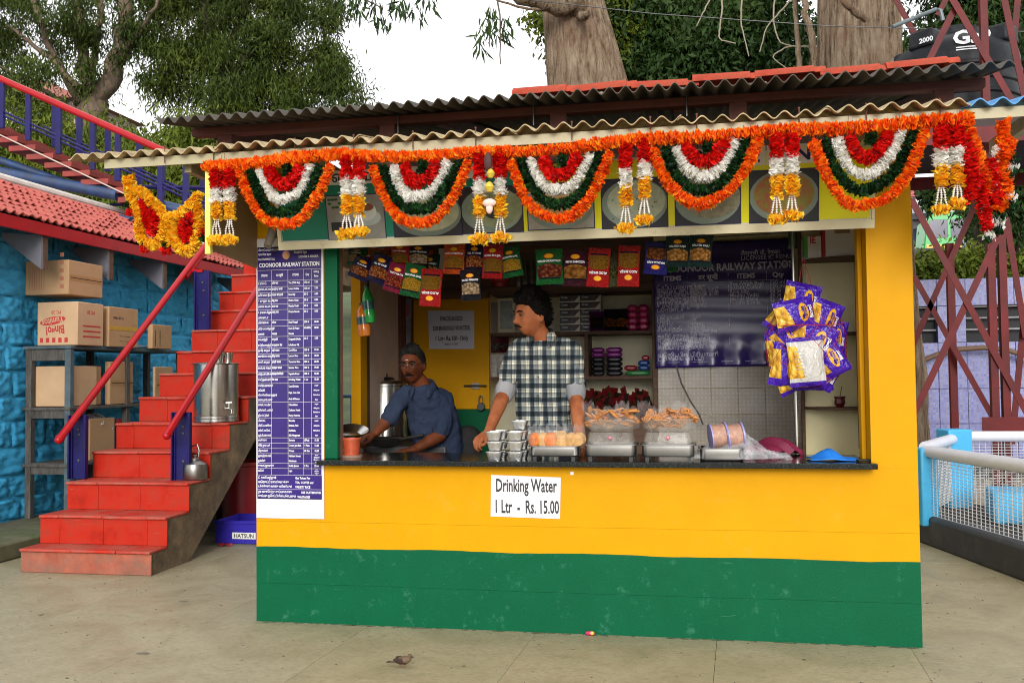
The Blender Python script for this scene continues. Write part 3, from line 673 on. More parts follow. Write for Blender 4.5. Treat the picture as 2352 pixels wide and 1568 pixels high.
# ------------------------------------------------------------------ things left on the stairs
uz = SZ[4]; uc = onY(498, 968, 2.46); ux, uy = float(uc[0])+.0, 2.45
urn = thing('steel_urn', 'tall steel water drum with lid and tap standing on a red stair', 'urn', (ux, uy, uz))
R_ = .195
prof = [(.001, 0), (R_-.008, 0), (R_, .006), (R_, .03), (R_-.006, .034), (R_, .038), (R_, .05), (R_-.006, .054), (R_-.004, .06), (R_-.004, .50), (R_-.008, .505)]
MB().lathe(prof, (ux, uy, uz+.002), 48).build('drum', steel, urn)
MB().lathe([(.001, .522), (.12, .524), (.19, .518), (R_+.022, .512), (R_+.022, .507), (.001, .505)], (ux, uy, uz+.002), 48).build('lid', steel, urn)
tp = np.array((ux+R_*.82, uy-R_*.62, uz+.12))
t_ = MB().tube([tp-np.array((.03, -.02, 0)), tp+np.array((.05, -.03, 0)), tp+np.array((.075, -.045, -.008)), tp+np.array((.08, -.048, -.04))], .012, 10).build('tap', steel, urn)
MB().tube([tp+np.array((.035, -.022, .01)), tp+np.array((.035, -.022, .05))], .006, 8).bar(tp+np.array((.01, -.03, .052)), tp+np.array((.06, -.015, .056)), .012).build('tap_handle', steel, t_)
for k, (dx, dy, lab) in enumerate(((.05, -.03, 'taller steel tumbler standing on the lid of the drum'), (.115, .0, 'lower steel tumbler at the right on the lid of the drum'))):
    h = (.105, .08)[k]; o = MB().lathe([(.001, 0), (.032, 0), (.04, h), (.043, h), (.043, h-.004), (.04, h-.006), (.03, .006), (.001, .006)], (0, 0, 0), 24).build('tumbler', steel)
    o.location = (ux+dx, uy+dy, uz+.525); tag(o, lab, 'tumbler', 'tumblers on the water drum')
kp = onY(450, 1104, 1.86); kx, ky, kz = float(kp[0])+.01, 1.83, SZ[2]
ke = thing('kettle', 'small steel tea kettle with arched handle on the third red stair', 'kettle', (kx, ky, kz))
MB().lathe([(.001, 0), (.09, 0), (.096, .01), (.096, .10), (.09, .125), (.06, .15), (.036, .158), (.001, .158)], (kx, ky, kz+.002), 32).build('pot', steelr, ke)
l_ = MB().lathe([(.001, .158), (.040, .158), (.040, .168), (.012, .176), (.012, .186), (.018, .196), (.001, .202)], (kx, ky, kz+.002), 20).build('lid', steelr, ke)
MB().tube([(kx-.075, ky, kz+.13), (kx-.07, ky, kz+.2), (kx-.03, ky, kz+.27), (kx+.02, ky, kz+.285), (kx+.035, ky, kz+.24), (kx+.03, ky, kz+.185)], .007, 8).build('handle', steelr, ke)
MB().tube([(kx-.06, ky+.03, kz+.06), (kx-.11, ky+.05, kz+.11), (kx-.13, ky+.06, kz+.16)], [.02, .014, .01], 10).build('spout', steel, ke)

# blue crate, wrapper, bin and box under the flight
cr = thing('milk_crate', 'blue plastic milk crate with white name plate on the ground beside the staircase', 'crate', (-1.22, 2.63, 0))
bluep = M('blue_crate', (.03, .02, .36), .4, var=.12)
cx0, cx1, cy0, cy1, ch = -1.55, -.98, 2.40, 2.83, .2
for nm, a, b in (('front_wall', (cx0, cy0, .003), (cx1, cy0+.015, ch)), ('back_wall', (cx0, cy1-.015, .003), (cx1, cy1, ch)), ('end_wall', (cx0, cy0+.0155, .003), (cx0+.015, cy1-.0155, ch)), ('end_wall', (cx1-.015, cy0+.0155, .003), (cx1, cy1-.0155, ch)), ('bottom', (cx0+.0155, cy0+.0155, .003), (cx1-.0155, cy1-.0155, .015))):
    MB().bb(a, b).build(nm, bluep, cr, bev=.003)
mb = MB()
mb.bb((cx0-.012, cy0-.012, ch-.025), (cx1+.012, cy0-.0005, ch-.002)); mb.bb((cx1+.0005, cy0, ch-.025), (cx1+.012, cy1, ch-.002)); mb.bb((cx0-.006, cy0-.006, ch*.55), (cx1+.006, cy0-.0005, ch*.55+.012)); mb.build('rim', bluep, cr, bev=.002)
mb = MB()
for k in range(5): mb.bb((cx0+.05+k*.11, cy0-.005, .02), (cx0+.056+k*.11, cy0-.0005, .1))
mb.build('rib', bluep, cr)
MB().bb((cx0+.16, cy0-.0075, .045), (cx0+.38, cy0-.0052, .1)).build('name_plate', white, cr)
text('HATSUN', cr, 'lettering', ink_blk, (cx0+.27, cy0-.0078, .07), .05, .95, 'CENTER', .02)
wr = onZ(515, 1253, 0); mb = MB(); mb.grid(lambda u, v: (wr[0]+(u-.5)*.13+.01*np.sin(v*9), wr[1]+(v-.5)*.06+.01*np.sin(u*7), .012+.012*np.sin(u*11+v*5)*np.cos(v*6)), 9, 6)
tag(recenter(mb.build('sweet_wrapper', M('red_wrapper', (.35, .02, .03), .3), smooth=20)), 'crumpled red wrapper on the ground before the blue crate', 'wrapper')
rb = MB().lathe([(.001, 0), (.17, 0), (.21, .62), (.225, .63), (.225, .66), (.2, .66), (.17, .03), (.001, .03)], (0, 0, 0), 28).build('waste_bin', M('red_plastic', (.22, .008, .012), .4))
rb.location = (-1.60, 3.0, 0); tag(rb, 'dark red plastic bin half hidden under the staircase behind the blue crate', 'bin')
MB().bb((sx0+.014, 3.38, 0), (sx1-.012, 3.43, 1.28)).build('shade_backing', M('under_flight_shade', (.05, .035, .025), .9, var=.4, scale=5), sc_)  # added backing, its dark colour stands for the shade under the flight
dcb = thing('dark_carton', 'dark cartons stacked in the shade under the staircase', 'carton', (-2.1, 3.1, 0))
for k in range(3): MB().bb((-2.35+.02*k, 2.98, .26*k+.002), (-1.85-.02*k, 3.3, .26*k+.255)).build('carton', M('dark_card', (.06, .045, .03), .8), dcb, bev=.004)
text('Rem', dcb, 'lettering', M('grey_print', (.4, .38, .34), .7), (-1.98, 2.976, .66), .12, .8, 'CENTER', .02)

# ------------------------------------------------------------------ blue stone building on the left
bd = thing('station_building', 'blue painted rough stone building with red tiled roof at the left', 'building', (-3.9, 1.0, 0))
bluew = M('sky_blue_wash', (.05, .37, .64), .75, var=.25, scale=2.5, bump=.6, bscale=18, dirt=(.015, .13, .30), damt=.35, dscale=3, spec=.3)
WX = -3.66
mb = MB(); mb.bb((-7.5, .6, 0), (WX-.03, 7.6, 2.86)); mb.build('wall_core', bluew, bd, smooth=0)
smes = []
for v in range(9):
    mb = MB(); r2 = random.Random(v*7+1); off = v*5.1
    mb.grid(lambda u, w: (np.vectorize(lambda a, b: .016*min(1, 26*min(a, 1-a, b*1.1, (1-b)*1.1))**.5+.022*mnoise.noise((a*2.6+off, b*2.2, off))+.020*mnoise.noise((a*6+off, b*5, 1))+.008*mnoise.noise((a*15+off, b*13, 1)))(u, w), u-.5, w-.5), 18, 13)
    smes.append(mb.mesh('stone', bluew, 30))
z = .14; row = 0
while z < 2.80:
    h = rw.uniform(.20, .27); y = .9+(row % 2)*.2
    while y < 7.4:
        L = rw.uniform(.34, .62)
        o = inst('stone', smes[rw.randrange(9)], bd, (WX-.028, y+L/2, z+h/2), scale=(1, L-.012, h-.012)); y += L
    z += h; row += 1
# roof
EX, EZ, RX, RZ = -3.24, 2.88, -4.5, 3.52
rf = bpy.data.objects.new('roof', None); COL.objects.link(rf); adopt(rf, bd)
d_ = np.array((RX-EX, 0, RZ-EZ)); LS = float(np.linalg.norm(d_)); d_ /= LS; nrm = np.array((-d_[2], 0, d_[0]))
nrm = nrm if nrm[2] > 0 else -nrm
o = MB().add([np.array((EX, .8, EZ-.05)), np.array((RX, .8, RZ-.05)), np.array((RX, 6.5, RZ-.05)), np.array((EX, 6.5, EZ-.05)), np.array((EX, .8, EZ-.03)), np.array((RX, .8, RZ-.03)), np.array((RX, 6.5, RZ-.03)), np.array((EX, 6.5, EZ-.03))],
    [(3, 2, 1, 0), (4, 5, 6, 7), (0, 1, 5, 4), (1, 2, 6, 5), (2, 3, 7, 6), (3, 0, 4, 7)]).build('roof_deck', darkwood, rf, smooth=0)
MB().bb((EX+.0, .8, EZ-.125), (EX+.035, 6.52, EZ-.012)).build('fascia', railred, rf, bev=.003)
MB().add([np.array((RX-2.2, .8, 2.86)), np.array((RX, .8, RZ-.02)), np.array((RX, 6.5, RZ-.02)), np.array((RX-2.2, 6.5, 2.86))], [(0, 1, 2, 3)]).build('back_slope', M('rooftile_back', (.4, .13, .1), .7), rf, smooth=0)
pink = M('faded_pink_tile', (.45, .115, .09), .75, spec=.15, var=.25, scale=5, bump=.3, dirt=(.20, .05, .045), damt=.45, dscale=5)
tms = []
for v in range(3):
    mb = MB(); n = 15; yy = np.linspace(-.109, .109, n); prof_ = .016*np.clip(np.sin((yy+.109)/.218*2*PI*2), -.35, 1)+.004*np.sin(yy*60+v)
    lay = []
    for (sx_, lift) in ((-.02, .03), (.20, .008)):
        for t in (0, -.013): lay.append(np.stack([np.full(n, sx_)+.004*np.sin(yy*70+v*2)*(sx_ < 0), yy, prof_+lift+t], 1))
    f = []
    for i in range(n-1):
        f += [(i, i+2*n, i+2*n+1, i+1), (n+i, n+i+1, 3*n+i+1, 3*n+i), (i, i+1, n+i+1, n+i)]
    f += [(0, n, 3*n, 2*n), (n-1, 3*n-1, 4*n-1, 2*n-1)]
    mb.add(np.concatenate(lay), f); tms.append(mb.mesh('roof_tile', pink, 30))
Mr = Matrix([[d_[0], 0, nrm[0]], [0, 1, 0], [d_[2], 0, nrm[2]]])
NR = int(LS/.168); NC = 26
for i in range(NR):
    for j in range(NC):
        c = np.array((EX, .86+j*.218+(.06 if i % 2 else 0), EZ))+d_*(i*.168-.02)+nrm*(.002+rw.uniform(0, .014))
        o = inst('roof_tile', tms[rw.randrange(3)], rf, c); o.rotation_euler = (Mr @ Euler((rw.uniform(-.03, .03), rw.uniform(-.02, .02), rw.uniform(-.02, .02))).to_matrix()).to_euler()
MB().tube([(RX, .8, RZ+.04), (RX, 6.5, RZ+.04)], .05, 10).build('ridge_cap', M('lime_mortar', (.62, .58, .52), .8, var=.15), rf)
gw = M('grey_white_board', (.17, .165, .19), .7, var=.15)
for k in range(6):
    y = 1.35+k*1.0; MB().prism([(WX+.01, 2.74), (EX-.01, 2.45), (EX-.01, 2.76), (WX+.01, 2.80)], y, y+.03, axis='y').build('eave_bracket', gw, bd)
    MB().bb((EX-.06, y+.031, 2.46), (EX-.005, y+.09, 2.75)).build('bracket_end', darkwood, bd)
pl = tag(recenter(MB().bb((WX+.001, .2, 0), (-2.82, 6.0, .145)).build('stone_plinth', M('mossy_stone', (.13, .11, .07), .9, var=.4, scale=4, bump=.6, bscale=20, dirt=(.045, .085, .008), damt=.55, dscale=2.2), bev=.02)), 'low mossy stone plinth along the foot of the blue wall', 'plinth')

# ------------------------------------------------------------------ wooden rack with cartons
rk = thing('wooden_rack', 'old grey wooden rack full of cartons against the blue stone wall', 'rack', (-3.36, 2.6, .146))
oldw = M('weathered_grey_wood', (.085, .075, .065), .85, var=.45, scale=5, stretch=(6, 6, 1), bump=.5, dirt=(.02, .017, .014), damt=.45)
slate = M('slate_paint_wood', (.075, .11, .125), .7, var=.3, scale=5, bump=.3, dirt=(.03, .03, .03), damt=.4)
RX0, RX1, RY0, RY1 = -3.60, -3.13, 2.61, 4.6
for x in (RX0, RX1-.06):
    for y in (RY0, (RY0+RY1)/2-.1, RY1-.06): MB().bb((x, y, .146), (x+.06, y+.06, 1.73)).build('post', oldw if x < -3.3 or y > 2.7 else slate, rk, bev=.004)
SHZ = [1.76, 1.185, .655]
for k, z in enumerate(SHZ): MB().bb((RX0-.02, RY0-.015, z-.03 if k == 0 else z-.028), (RX1+.012, RY1, z)).build('shelf', slate if k == 0 else oldw, rk, bev=.004)
for z in (1.66, 1.12, .60): MB().bb((RX0+.0605, RY0+.004, z-.04), (RX1-.0605, RY0+.03, z+.065)).build('rail', oldw, rk, bev=.003)
def carton(label, pxl, pxc, pxr, top, bot, y0, zb, mat=cardb, seam=True, y1=None, parent=None):
    xl, xc = float(onY(pxl, bot, y0)[0]), float(onY(pxc, bot, y0)[0]); y1 = y1 or float(onX(pxr, (top+bot)/2, xc)[1]); zt = float(onY(pxc, top, y0)[2])
    y1 = min(max(y1, y0+.15), y0+.6)
    t = thing('carton', label, 'carton', ((xl+xc)/2, (y0+y1)/2, zb), 0, 'cartons on the wooden rack')
    o = MB().bb((xl, y0, zb+.002), (xc, y1, zt)).build('box_body', mat, t, bev=.008)
    if seam:
        zm = (zb+zt)/2; MB().bb((xc+.0002, y0+.02, zm-.028), (xc+.0015, y1-.004, zm+.028)).build('tape', M('brown_tape', (.36, .2, .08), .3), t)
        MB().bb((xc+.0016, y0+.03, zm-.004), (xc+.0022, y1-.01, zm+.004)).build('flap_gap', M('gap_dark', (.04, .03, .02), .9), t)
    return t, xl, xc, y0, y1, zb, zt
t, xl, xc, y0, y1, zb, zt = carton('large plain carton lying on its side, topmost of the cartons on the rack', 57, 157, 236, 596, 690, 2.68, 2.245)
mb = MB()
for k in range(5): mb.bb((xc-.09, y0-.0012, zb+.06+k*.075), (xc-.05, y0-.0002, zb+.10+k*.075))
for k in range(7): mb.bb((xl+.05+k*.025, y0-.001, zb+.05), (xl+.056+k*.025, y0-.0002, zb+.30-.02*(k % 3)))
mb.build('print_marks', M('faded_red_print', (.36, .13, .07), .7), t)
t, xl, xc, y0, y1, zb, zt = carton('carton with upside-down red logo print right below the topmost plain carton', 85, 178, 238, 692, 789, 2.65, 1.762, cardp, seam=False)
MB().prism([(xl+.03+.27*(.5+.5*math.cos(a)), zb+.235+.038*math.sin(a)+.05*math.cos(a)*.4) for a in np.linspace(0, 2*PI, 24, endpoint=False)], y0-.0012, y0-.0004).build('red_badge', ink_red, t)
text('Yumitos', t, 'lettering', cardp, (xl+.165, y0-.0016, zb+.235), .085, .8, 'CENTER', .02, roll=PI+.16)
text('Bingo!', t, 'red_lettering', ink_red, (xl+.19, y0-.0006, zb+.15), .11, .72, 'CENTER', .03, roll=PI+.1)
text('PC 20', t, 'red_lettering', ink_red, (xl+.2, y0-.0006, zb+.315), .045, .9, 'CENTER', .01, roll=PI)
text('PC 20', t, 'red_lettering', ink_red, (xc+.0006, (y0+y1)/2, zb+.32), .05, .9, 'CENTER', .02, rz=PI/2, roll=PI)
mb = MB()
for k in range(5): mb.bb((xl+.03+k*.065, y0-.0012, zb+.03), (xl+.065+k*.065, y0-.0003, zb+.075))
for k in range(3): mb.bb((xc+.0003, y0+.08, zb+.08+k*.05), (xc+.0012, y1-.05, zb+.095+k*.05))
mb.build('print_marks', ink_red, t)
t, xl, xc, y0, y1, zb, zt = carton('carton sealed with yellow tape right of the red logo carton', 236, 250, 327, 703, 793, 3.12, 1.762, cardb, False, y1=3.62)
MB().bb((xc+.0005, y0+.01, zb+.17), (xc+.002, y1-.004, zb+.21)).build('tape', M('yellow_tape', (.5, .3, .05), .3), t)
text('SPAR CAFE 12', t, 'lettering', ink_blk, (xc+.001, y0+.07, zb+.29), .035, .8, 'LEFT', 0, rz=PI/2)
mb = MB(); mb.bb((xc+.0004, y0+.18, zb+.06), (xc+.0012, y0+.36, zb+.064)); mb.bb((xc+.0004, y0+.18, zb+.11), (xc+.0012, y0+.36, zb+.114)); mb.build('print_marks', ink_blk, t)
t, xl, xc, y0, y1, zb, zt = carton('small carton with black arrows at the far end of the rack top', 338, 350, 395, 744, 797, 3.82, 1.762, cardb, False, y1=4.2)
mb = MB(); mb.bb((xc+.0004, y0+.05, zb+.03), (xc+.0012, y0+.06, zb+.2)); mb.bb((xc+.0004, y0+.14, zb+.03), (xc+.0012, y0+.15, zb+.2)); mb.build('print_marks', ink_blk, t)
carton('square plain carton behind the end frame of the rack', 78, 166, 172, 840, 925, 2.68, 1.187, cardp, False, y1=3.05)
carton('folded carton on the middle shelf of the rack', 190, 196, 238, 840, 922, 2.95, 1.187, cardb, False, y1=3.2)
t, xl, xc, y0, y1, zb, zt = carton('stained carton with grey stamp on the middle shelf', 240, 252, 312, 830, 920, 3.25, 1.187, cardb, True, y1=3.65)
carton('small open carton at the far end of the middle shelf', 350, 356, 398, 842, 905, 3.85, 1.187, cardb, True, y1=4.2)
carton('carton on the lowest shelf behind the blue rail post', 196, 206, 262, 962, 1036, 2.95, .657, cardb, False, y1=3.35)
carton('small red printed box on the lowest shelf', 262, 268, 300, 962, 1028, 3.42, .657, M('red_box', (.33, .02, .02), .5), False, y1=3.66)
pb = MB(); c0 = np.array((-3.3, 3.2, .98)); pb.grid(lambda u, v: (c0[0]+.14*np.cos(u*6.283)*np.sin(v*3.14)*(1+.3*np.sin(u*25+v*9)), c0[1]+.2*np.sin(u*6.283)*np.sin(v*3.14)*(1+.25*np.sin(u*19)), c0[2]+.11*np.cos(v*3.14)*(1+.2*np.sin(u*31))), 26, 10)
tag(recenter(pb.build('plastic_bag', clear('grey_polythene', '#c9c6c9', .75, .25), smooth=25)), 'crumpled grey plastic bag on the carton of the lowest shelf', 'bag')
rl = onX(385, 800, -3.14); tag(recenter(MB().tube([(-3.16, 3.72, 1.783), (-3.16, 4.3, 1.783)], .02, 12).build('rolled_sheet', M('blue_white_roll', (.2, .3, .4), .5))), 'rolled blue sheet lying on the rack edge', 'roll')

# ------------------------------------------------------------------ upper flight and footbridge railing
fy = 5.6
fl = thing('footbridge_stairs', 'upper flight of the footbridge with red slab treads and blue supports', 'stairway', (-5, fy, 2.8))
a, b = onY(25, 322, fy), onY(265, 434, fy)
n = 9; tr = M('red_tread_under', (.27, .035, .025), .7, var=.3, dirt=(.12, .03, .02), damt=.4)
for k in range(-2, n):
    p = a+(b-a)*(k/6.0)
    MB().bb((p[0]-.18, fy-.45, p[2]-.035), (p[0]+.2, fy+.45, p[2]+.035)).build('tread', tr, fl, bev=.005)
p, q = onY(-30, 292, fy-.47), onY(330, 462, fy-.47)
MB().bar(p+np.array((0, 0, -.02)), q+np.array((0, 0, -.02)), .012, .014).build('stringer', M('pale_edge', (.5, .42, .36), .6), fl); MB().bar(p+np.array((0, .94, -.05)), q+np.array((0, .94, -.05)), .05, .15).build('stringer', tr, fl)
for (u, v, rad, yy) in (((-8, 395), (272, 448), .075, 5.2), ((300, 455), (500, 503), .07, 5.2), ((-8, 428), (300, 508), .05, 5.05), ((-8, 365), (180, 430), .05, 5.3)):
    MB().tube([onY(*u, yy), onY(*v, yy)], rad, 12).build('support_pipe', pipeblue, fl)
MB().bb((-2.6, 5.05, 2.72), (-1.2, 6.2, 2.80)).build('landing', tr, fl)
for x in (-2.55, -1.3): MB().tube([(x, 6.0, 0), (x, 6.0, 2.72)], .07, 10).build('column', pipeblue, fl)
MB().tube([onY(300, 450, 5.2), onY(300, 450, 5.2)*np.array((1, 1, 0))], .06, 10).build('column', pipeblue, fl)
for nm, y_, lab in (('footbridge_railing', fy-.5, 'nearer red topped railing of the footbridge flight with blue posts'), ('footbridge_railing', fy+.5, 'farther red topped railing of the footbridge flight, just behind the near one')):
    rr_ = thing(nm, lab, 'railing', (-5, y_, 3.0), 0, 'railings of the footbridge flight')
    A, B = onY(-20, 172, fy-.5), onY(432, 372, fy-.5); sh = np.array((0, y_-fy+.5, 0))
    MB().tube([A+sh, B+sh], .042, 10).build('top_rail', railred, rr_)
    for dz in (.30, .35): MB().tube([A+sh-np.array((0, 0, dz+.1)), B+sh+(B-A)*.3-np.array((0, 0, dz+.1))], .014, 8).build('mid_rail', navy, rr_)
    for px in (5, 66, 136, 214, 272, 370, 428):
        t = (onY(px, 200, fy-.5)[0]-A[0])/(B-A)[0]; P = A+(B-A)*t+sh
        MB().bb((P[0]-.035, P[1]-.02, P[2]-(.62 if t < .8 else .8)), (P[0]+.035, P[1]+.02, P[2]-.035)).build('post', navy, rr_)
lr = thing('landing_railing', 'blue landing rail at the head of the red staircase', 'railing', (-2.8, 5.5, 3.0))
MB().tube([onY(255, 428, 6.1), onY(520, 433, 6.1)], .03, 8).build('rail', navy, lr); MB().tube([onY(255, 470, 6.1), onY(520, 475, 6.1)], .02, 8).build('rail', navy, lr)

# second red handrail glimpsed behind the menu, blue side fence seen through the door gap
sf = thing('blue_fence', 'blue bar fence seen through the gap at the left end of the stall', 'fence', (-1.3, 7.0, 0))
for k in range(12): MB().tube([(-3.2+k*.28, 7.2, 0), (-3.2+k*.28, 7.2, 1.2)], .016, 8).build('bar', navy, sf)
for z in (.5, 1.18): MB().tube([(-3.3, 7.2, z), (.3, 7.2, z)], .025, 8).build('rail', pipeblue, sf)

# ------------------------------------------------------------------ right side: mesh railing, kerb, violet wall, tower, tank
cyan = M('light_blue_paint', (.05, .36, .62), .45, var=.1, bump=.2, dirt=(.04, .2, .33), damt=.25)
wpipe = M('white_pipe', (.62, .61, .66), .35, var=.05)
blackk = M('black_kerb', (.022, .022, .024), .55, var=.3, bump=.3, dirt=(.06, .055, .045), damt=.3)
P1 = np.array((4.46, 3.12)); P2 = np.array((4.98, 4.25)); E1 = np.array((5.06, .9)); E2 = np.array((8.2, 4.35))
kb = tag(recenter(fixn(MB().prism([(P1[0]-.05, P1[1]+.12), (E1[0]-.14, E1[1]), (E1[0]+.1, E1[1]), (P1[0]+.17, P1[1]+.1)], -.01, .24, axis='z').build('kerb', blackk, bev=.03))), 'black painted kerb wall under the white mesh railing', 'kerb')
tag(recenter(fixn(MB().prism([(P1[0]+.172, P1[1]+.1), (P1[0]+.4, P1[1]-.8), (8.6, .5), (8.6, 4.6), (P2[0]-.1, P2[1]+.2), (P1[0]-.05, P1[1]+.121)][::-1], -.01, .16, axis='z').build('planter_base', M('dark_soil', (.03, .024, .018), .95, var=.4, bump=.5), smooth=0))), 'dark planter bed inside the mesh railing', 'planter')
rg = thing('mesh_railing', 'white pipe and wire mesh railing between light blue posts at the right', 'railing', (4.46, 3.12, 0))
for (c, w, h) in ((P1, .15, .80), (P2, .23, .89)):
    MB().box((c[0], c[1], .16+(h-.16)/2), (w, w, h-.16), (0, 0, .25)).build('post', cyan, rg, bev=.012)
def wires(A, B, z0, z1, name):
    L = np.linalg.norm(B-A); k = int(L/.055); mb = MB(); d = (B-A)/L
    for i in range(k+1):
        q = A+d*L*i/k; mb.tube([(q[0], q[1], z0), (q[0], q[1], z1)], .0032, 4, cap=False)
    for i in range(int((z1-z0)/.026)+1):
        z = z0+i*.026; mb.tube([(A[0], A[1], z), (B[0], B[1], z)], .0026, 4, cap=False)
    tag(mb.build(name, M('white_wire', (.6, .59, .6), .4), rg), kind='stuff')
for A, B, za in ((P1, E1, .77), (P1, P2, .80), (P2, E2, .82)):
    MB().tube([(A[0], A[1], za), (B[0], B[1], za)], .05, 16).build('top_pipe', wpipe, rg)
    wires(A, B, .25, za-.05, 'wire_mesh')
tag(recenter(MB().lathe([(.001, 0), (.5, 0), (.5, .12), (.55, .13), (.55, .18), (.001, .18)], (5.62, 2.35, .16), 28).build('round_bench', cyan, bev=.01)), 'light blue round slab inside the mesh railing', 'bench')
tag(recenter(fixn(MB().prism([(5.0, 3.2), (7.5, 3.0), (7.5, 3.5), (5.1, 3.75)], .16, .42, axis='z').build('low_wall', cyan, bev=.02))), 'low light blue wall behind the round slab', 'wall')

vw = thing('violet_wall', 'violet mosaic tiled wall with dark louvred openings behind the tower', 'wall', (6.5, 8.6, 0))
def mosaic():
    s = NT('violet_mosaic'); b = s.n('ShaderNodeTexBrick'); s.l(s.co((1, 1, 1), 'Object', (PI/2, 0, 0)), b.inputs[0]); b.offset = 0
    for k, v in (('Scale', 1), ('Mortar Size', .004), ('Brick Width', .035), ('Row Height', .035)): b.inputs[k].default_value = v
    for k, v in (('Color1', '#6a6bb0'), ('Color2', '#8d93cc'), ('Mortar', '#8a8797')): c = lin(v); b.inputs[k].default_value = (*c, 1)
    c = s.mix(s.math('MULTIPLY', s.noise(3, 5, .7), .35), b.outputs[0], '#51518a'); s.color(c); s.set(.35); return s.m
mos = mosaic(); vy_ = 8.6; x00 = float(onY(2085, 640, vy_)[0]); ztop = float(onY(2200, 640, vy_)[2])
dxp = .59; rows_v = np.linspace(.35, ztop, 5)
w1 = (float(onY(2153, 740, vy_)[0]), float(onY(2219, 740, vy_)[0])); wz = (float(onY(2200, 786, vy_)[2]), float(onY(2200, 702, vy_)[2]))
zc = [.30, .80, wz[0], wz[1], ztop]; zc = sorted([.25, .72, 1.2, wz[0], wz[1], ztop])
xsv = sorted([x00-.6, x00, w1[0], w1[1], w1[1]+.62, w1[1]+1.24, w1[1]+1.86, w1[1]+2.5])
for i in range(len(xsv)-1):
    for j in range(len(zc)-1):
        if zc[j] == wz[0] and not (xsv[i] == w1[0]): continue
        MB().bb((xsv[i]+.003, vy_+rw.uniform(0, .003), zc[j]+.003), (xsv[i+1]-.003, vy_+.14, zc[j+1]-.003)).build('tile_panel', mos, vw, bev=.003)
MB().bb((x00-.6, vy_+.15, .0), (xsv[-1], vy_+.35, ztop-.004)).build('wall_core', M('dark_void', (.012, .012, .014), .7), vw, smooth=0)  # near-black colour stands for the unlit depth behind the openings
for a_, b_ in ((x00-.6, w1[0]-.004), (w1[1]+.004, xsv[-1])):
    for k in range(3): MB().box(((a_+b_)/2, vy_+.06, wz[0]+.02+(wz[1]-wz[0])*(k+1)/3.2), (b_-a_, .03, .014), (R(20), 0, 0)).build('louvre', M('pale_louvre', (.36, .34, .35), .5), vw)
MB().tube([onY(x, y, 8.4) for x, y in ((2095, 838), (2150, 815), (2200, 802), (2260, 798), (2310, 803), (2360, 818), (2420, 850))], .035, 10).build('curved_pipe', M('brown_pipe', (.14, .075, .04), .6), vw)
MB().bb((x00-.6, vy_-.1, 0), (xsv[-1], vy_-.002, .2)).build('footing', M('dark_footing', (.05, .05, .05), .9), vw)

tw_ = thing('water_tower', 'red oxide steel lattice tower carrying the black water tank', 'tower', (5.9, 5.8, 0))
ox = M('red_oxide_steel', (.115, .009, .009), .5, spec=.2, var=.3, scale=4, dirt=(.06, .012, .01), damt=.4)
def angle(p, q, w=.064, t=.012, par=None, nm='brace'):
    p = np.array(p, float); q = np.array(q, float); d = (q-p)/np.linalg.norm(q-p); s_ = np.cross(d, (0, 1, 0)); s_ /= np.linalg.norm(s_); yv = np.array((0, 1., 0)); yv = yv-d*(yv@d); yv /= np.linalg.norm(yv)
    mb = MB(); M3 = np.stack([s_, d, yv], 1); L = np.linalg.norm(q-p)
    mb.box((p+q)/2, (w, L, t), M3); mb.box((p+q)/2+s_*(w/2-t/2)+yv*(w/2+t*.1), (t, L, w-t), M3); mb.build(nm, ox, tw_)
NF = 4.9
for k, (u, v, yy) in enumerate((((2093, 458), (2356, 942), NF), ((2240, 470), (2098, 790), NF+1.6), ((2099, 634), (2290, 975), NF+1.6), ((2292, 545), (2100, 948), NF+.02),
                ((2185, -6), (2322, 228), NF), ((2322, 228), (2372, 318), NF), ((2199, 8), (2126, 155), NF+.05), ((2174, -4), (2154, 36), NF+1.7), ((2056, -4), (2100, 78), NF+1.7), ((2306, -5), (2354, 225), NF+.1), ((2338, -5), (2318, 224), NF+.9),
                ((2311, 500), (2356, 775), NF+.9), ((2352, 730), (2329, 968), NF+1.0))):
    p, q = onY(*u, yy), onY(*v, yy); d = (p-q)/np.linalg.norm(p-q)
    angle(p+d*(.9 if u[1] < 0 else 0), q-d*(.25 if v[1] > 900 else 0))
pL = onY(2305, 990, NF+.03); 
MB().bb((pL[0]-.10, NF+.02, .0), (pL[0]-.03, NF+.10, 6.5)).build('leg', ox, tw_); MB().bb((pL[0]+.005, NF+.02, .0), (pL[0]+.075, NF+.10, 2.95)).build('leg', ox, tw_)
for (x, y) in ((pL[0]-1.75, NF+.1), (pL[0]+1.2, NF+.1), (pL[0]-1.75, NF+1.75), (pL[0], NF+1.75), (pL[0]+1.2, NF+1.75)): MB().bb((x-.04, y, 0), (x+.04, y+.08, 2.96)).build('leg', ox, tw_)
gp = onY(2310, 985, NF); MB().bb((gp[0]-.22, NF-.012, gp[2]-.1), (gp[0]+.22, NF-.002, gp[2]+.12)).build('gusset_plate', ox, tw_)
zp = float(onY(2200, 326, 5.9)[2])
MB().bb((4.9, NF-.05, zp-.1), (7.2, NF+2.2, zp)).build('platform', M('dark_platform', (.03, .015, .012), .7), tw_)
for yy in (NF-.22, NF+2.2): MB().bb((4.85, yy, zp-.3), (7.3, yy+.018, zp-.14)).build('platform_beam', ox, tw_)
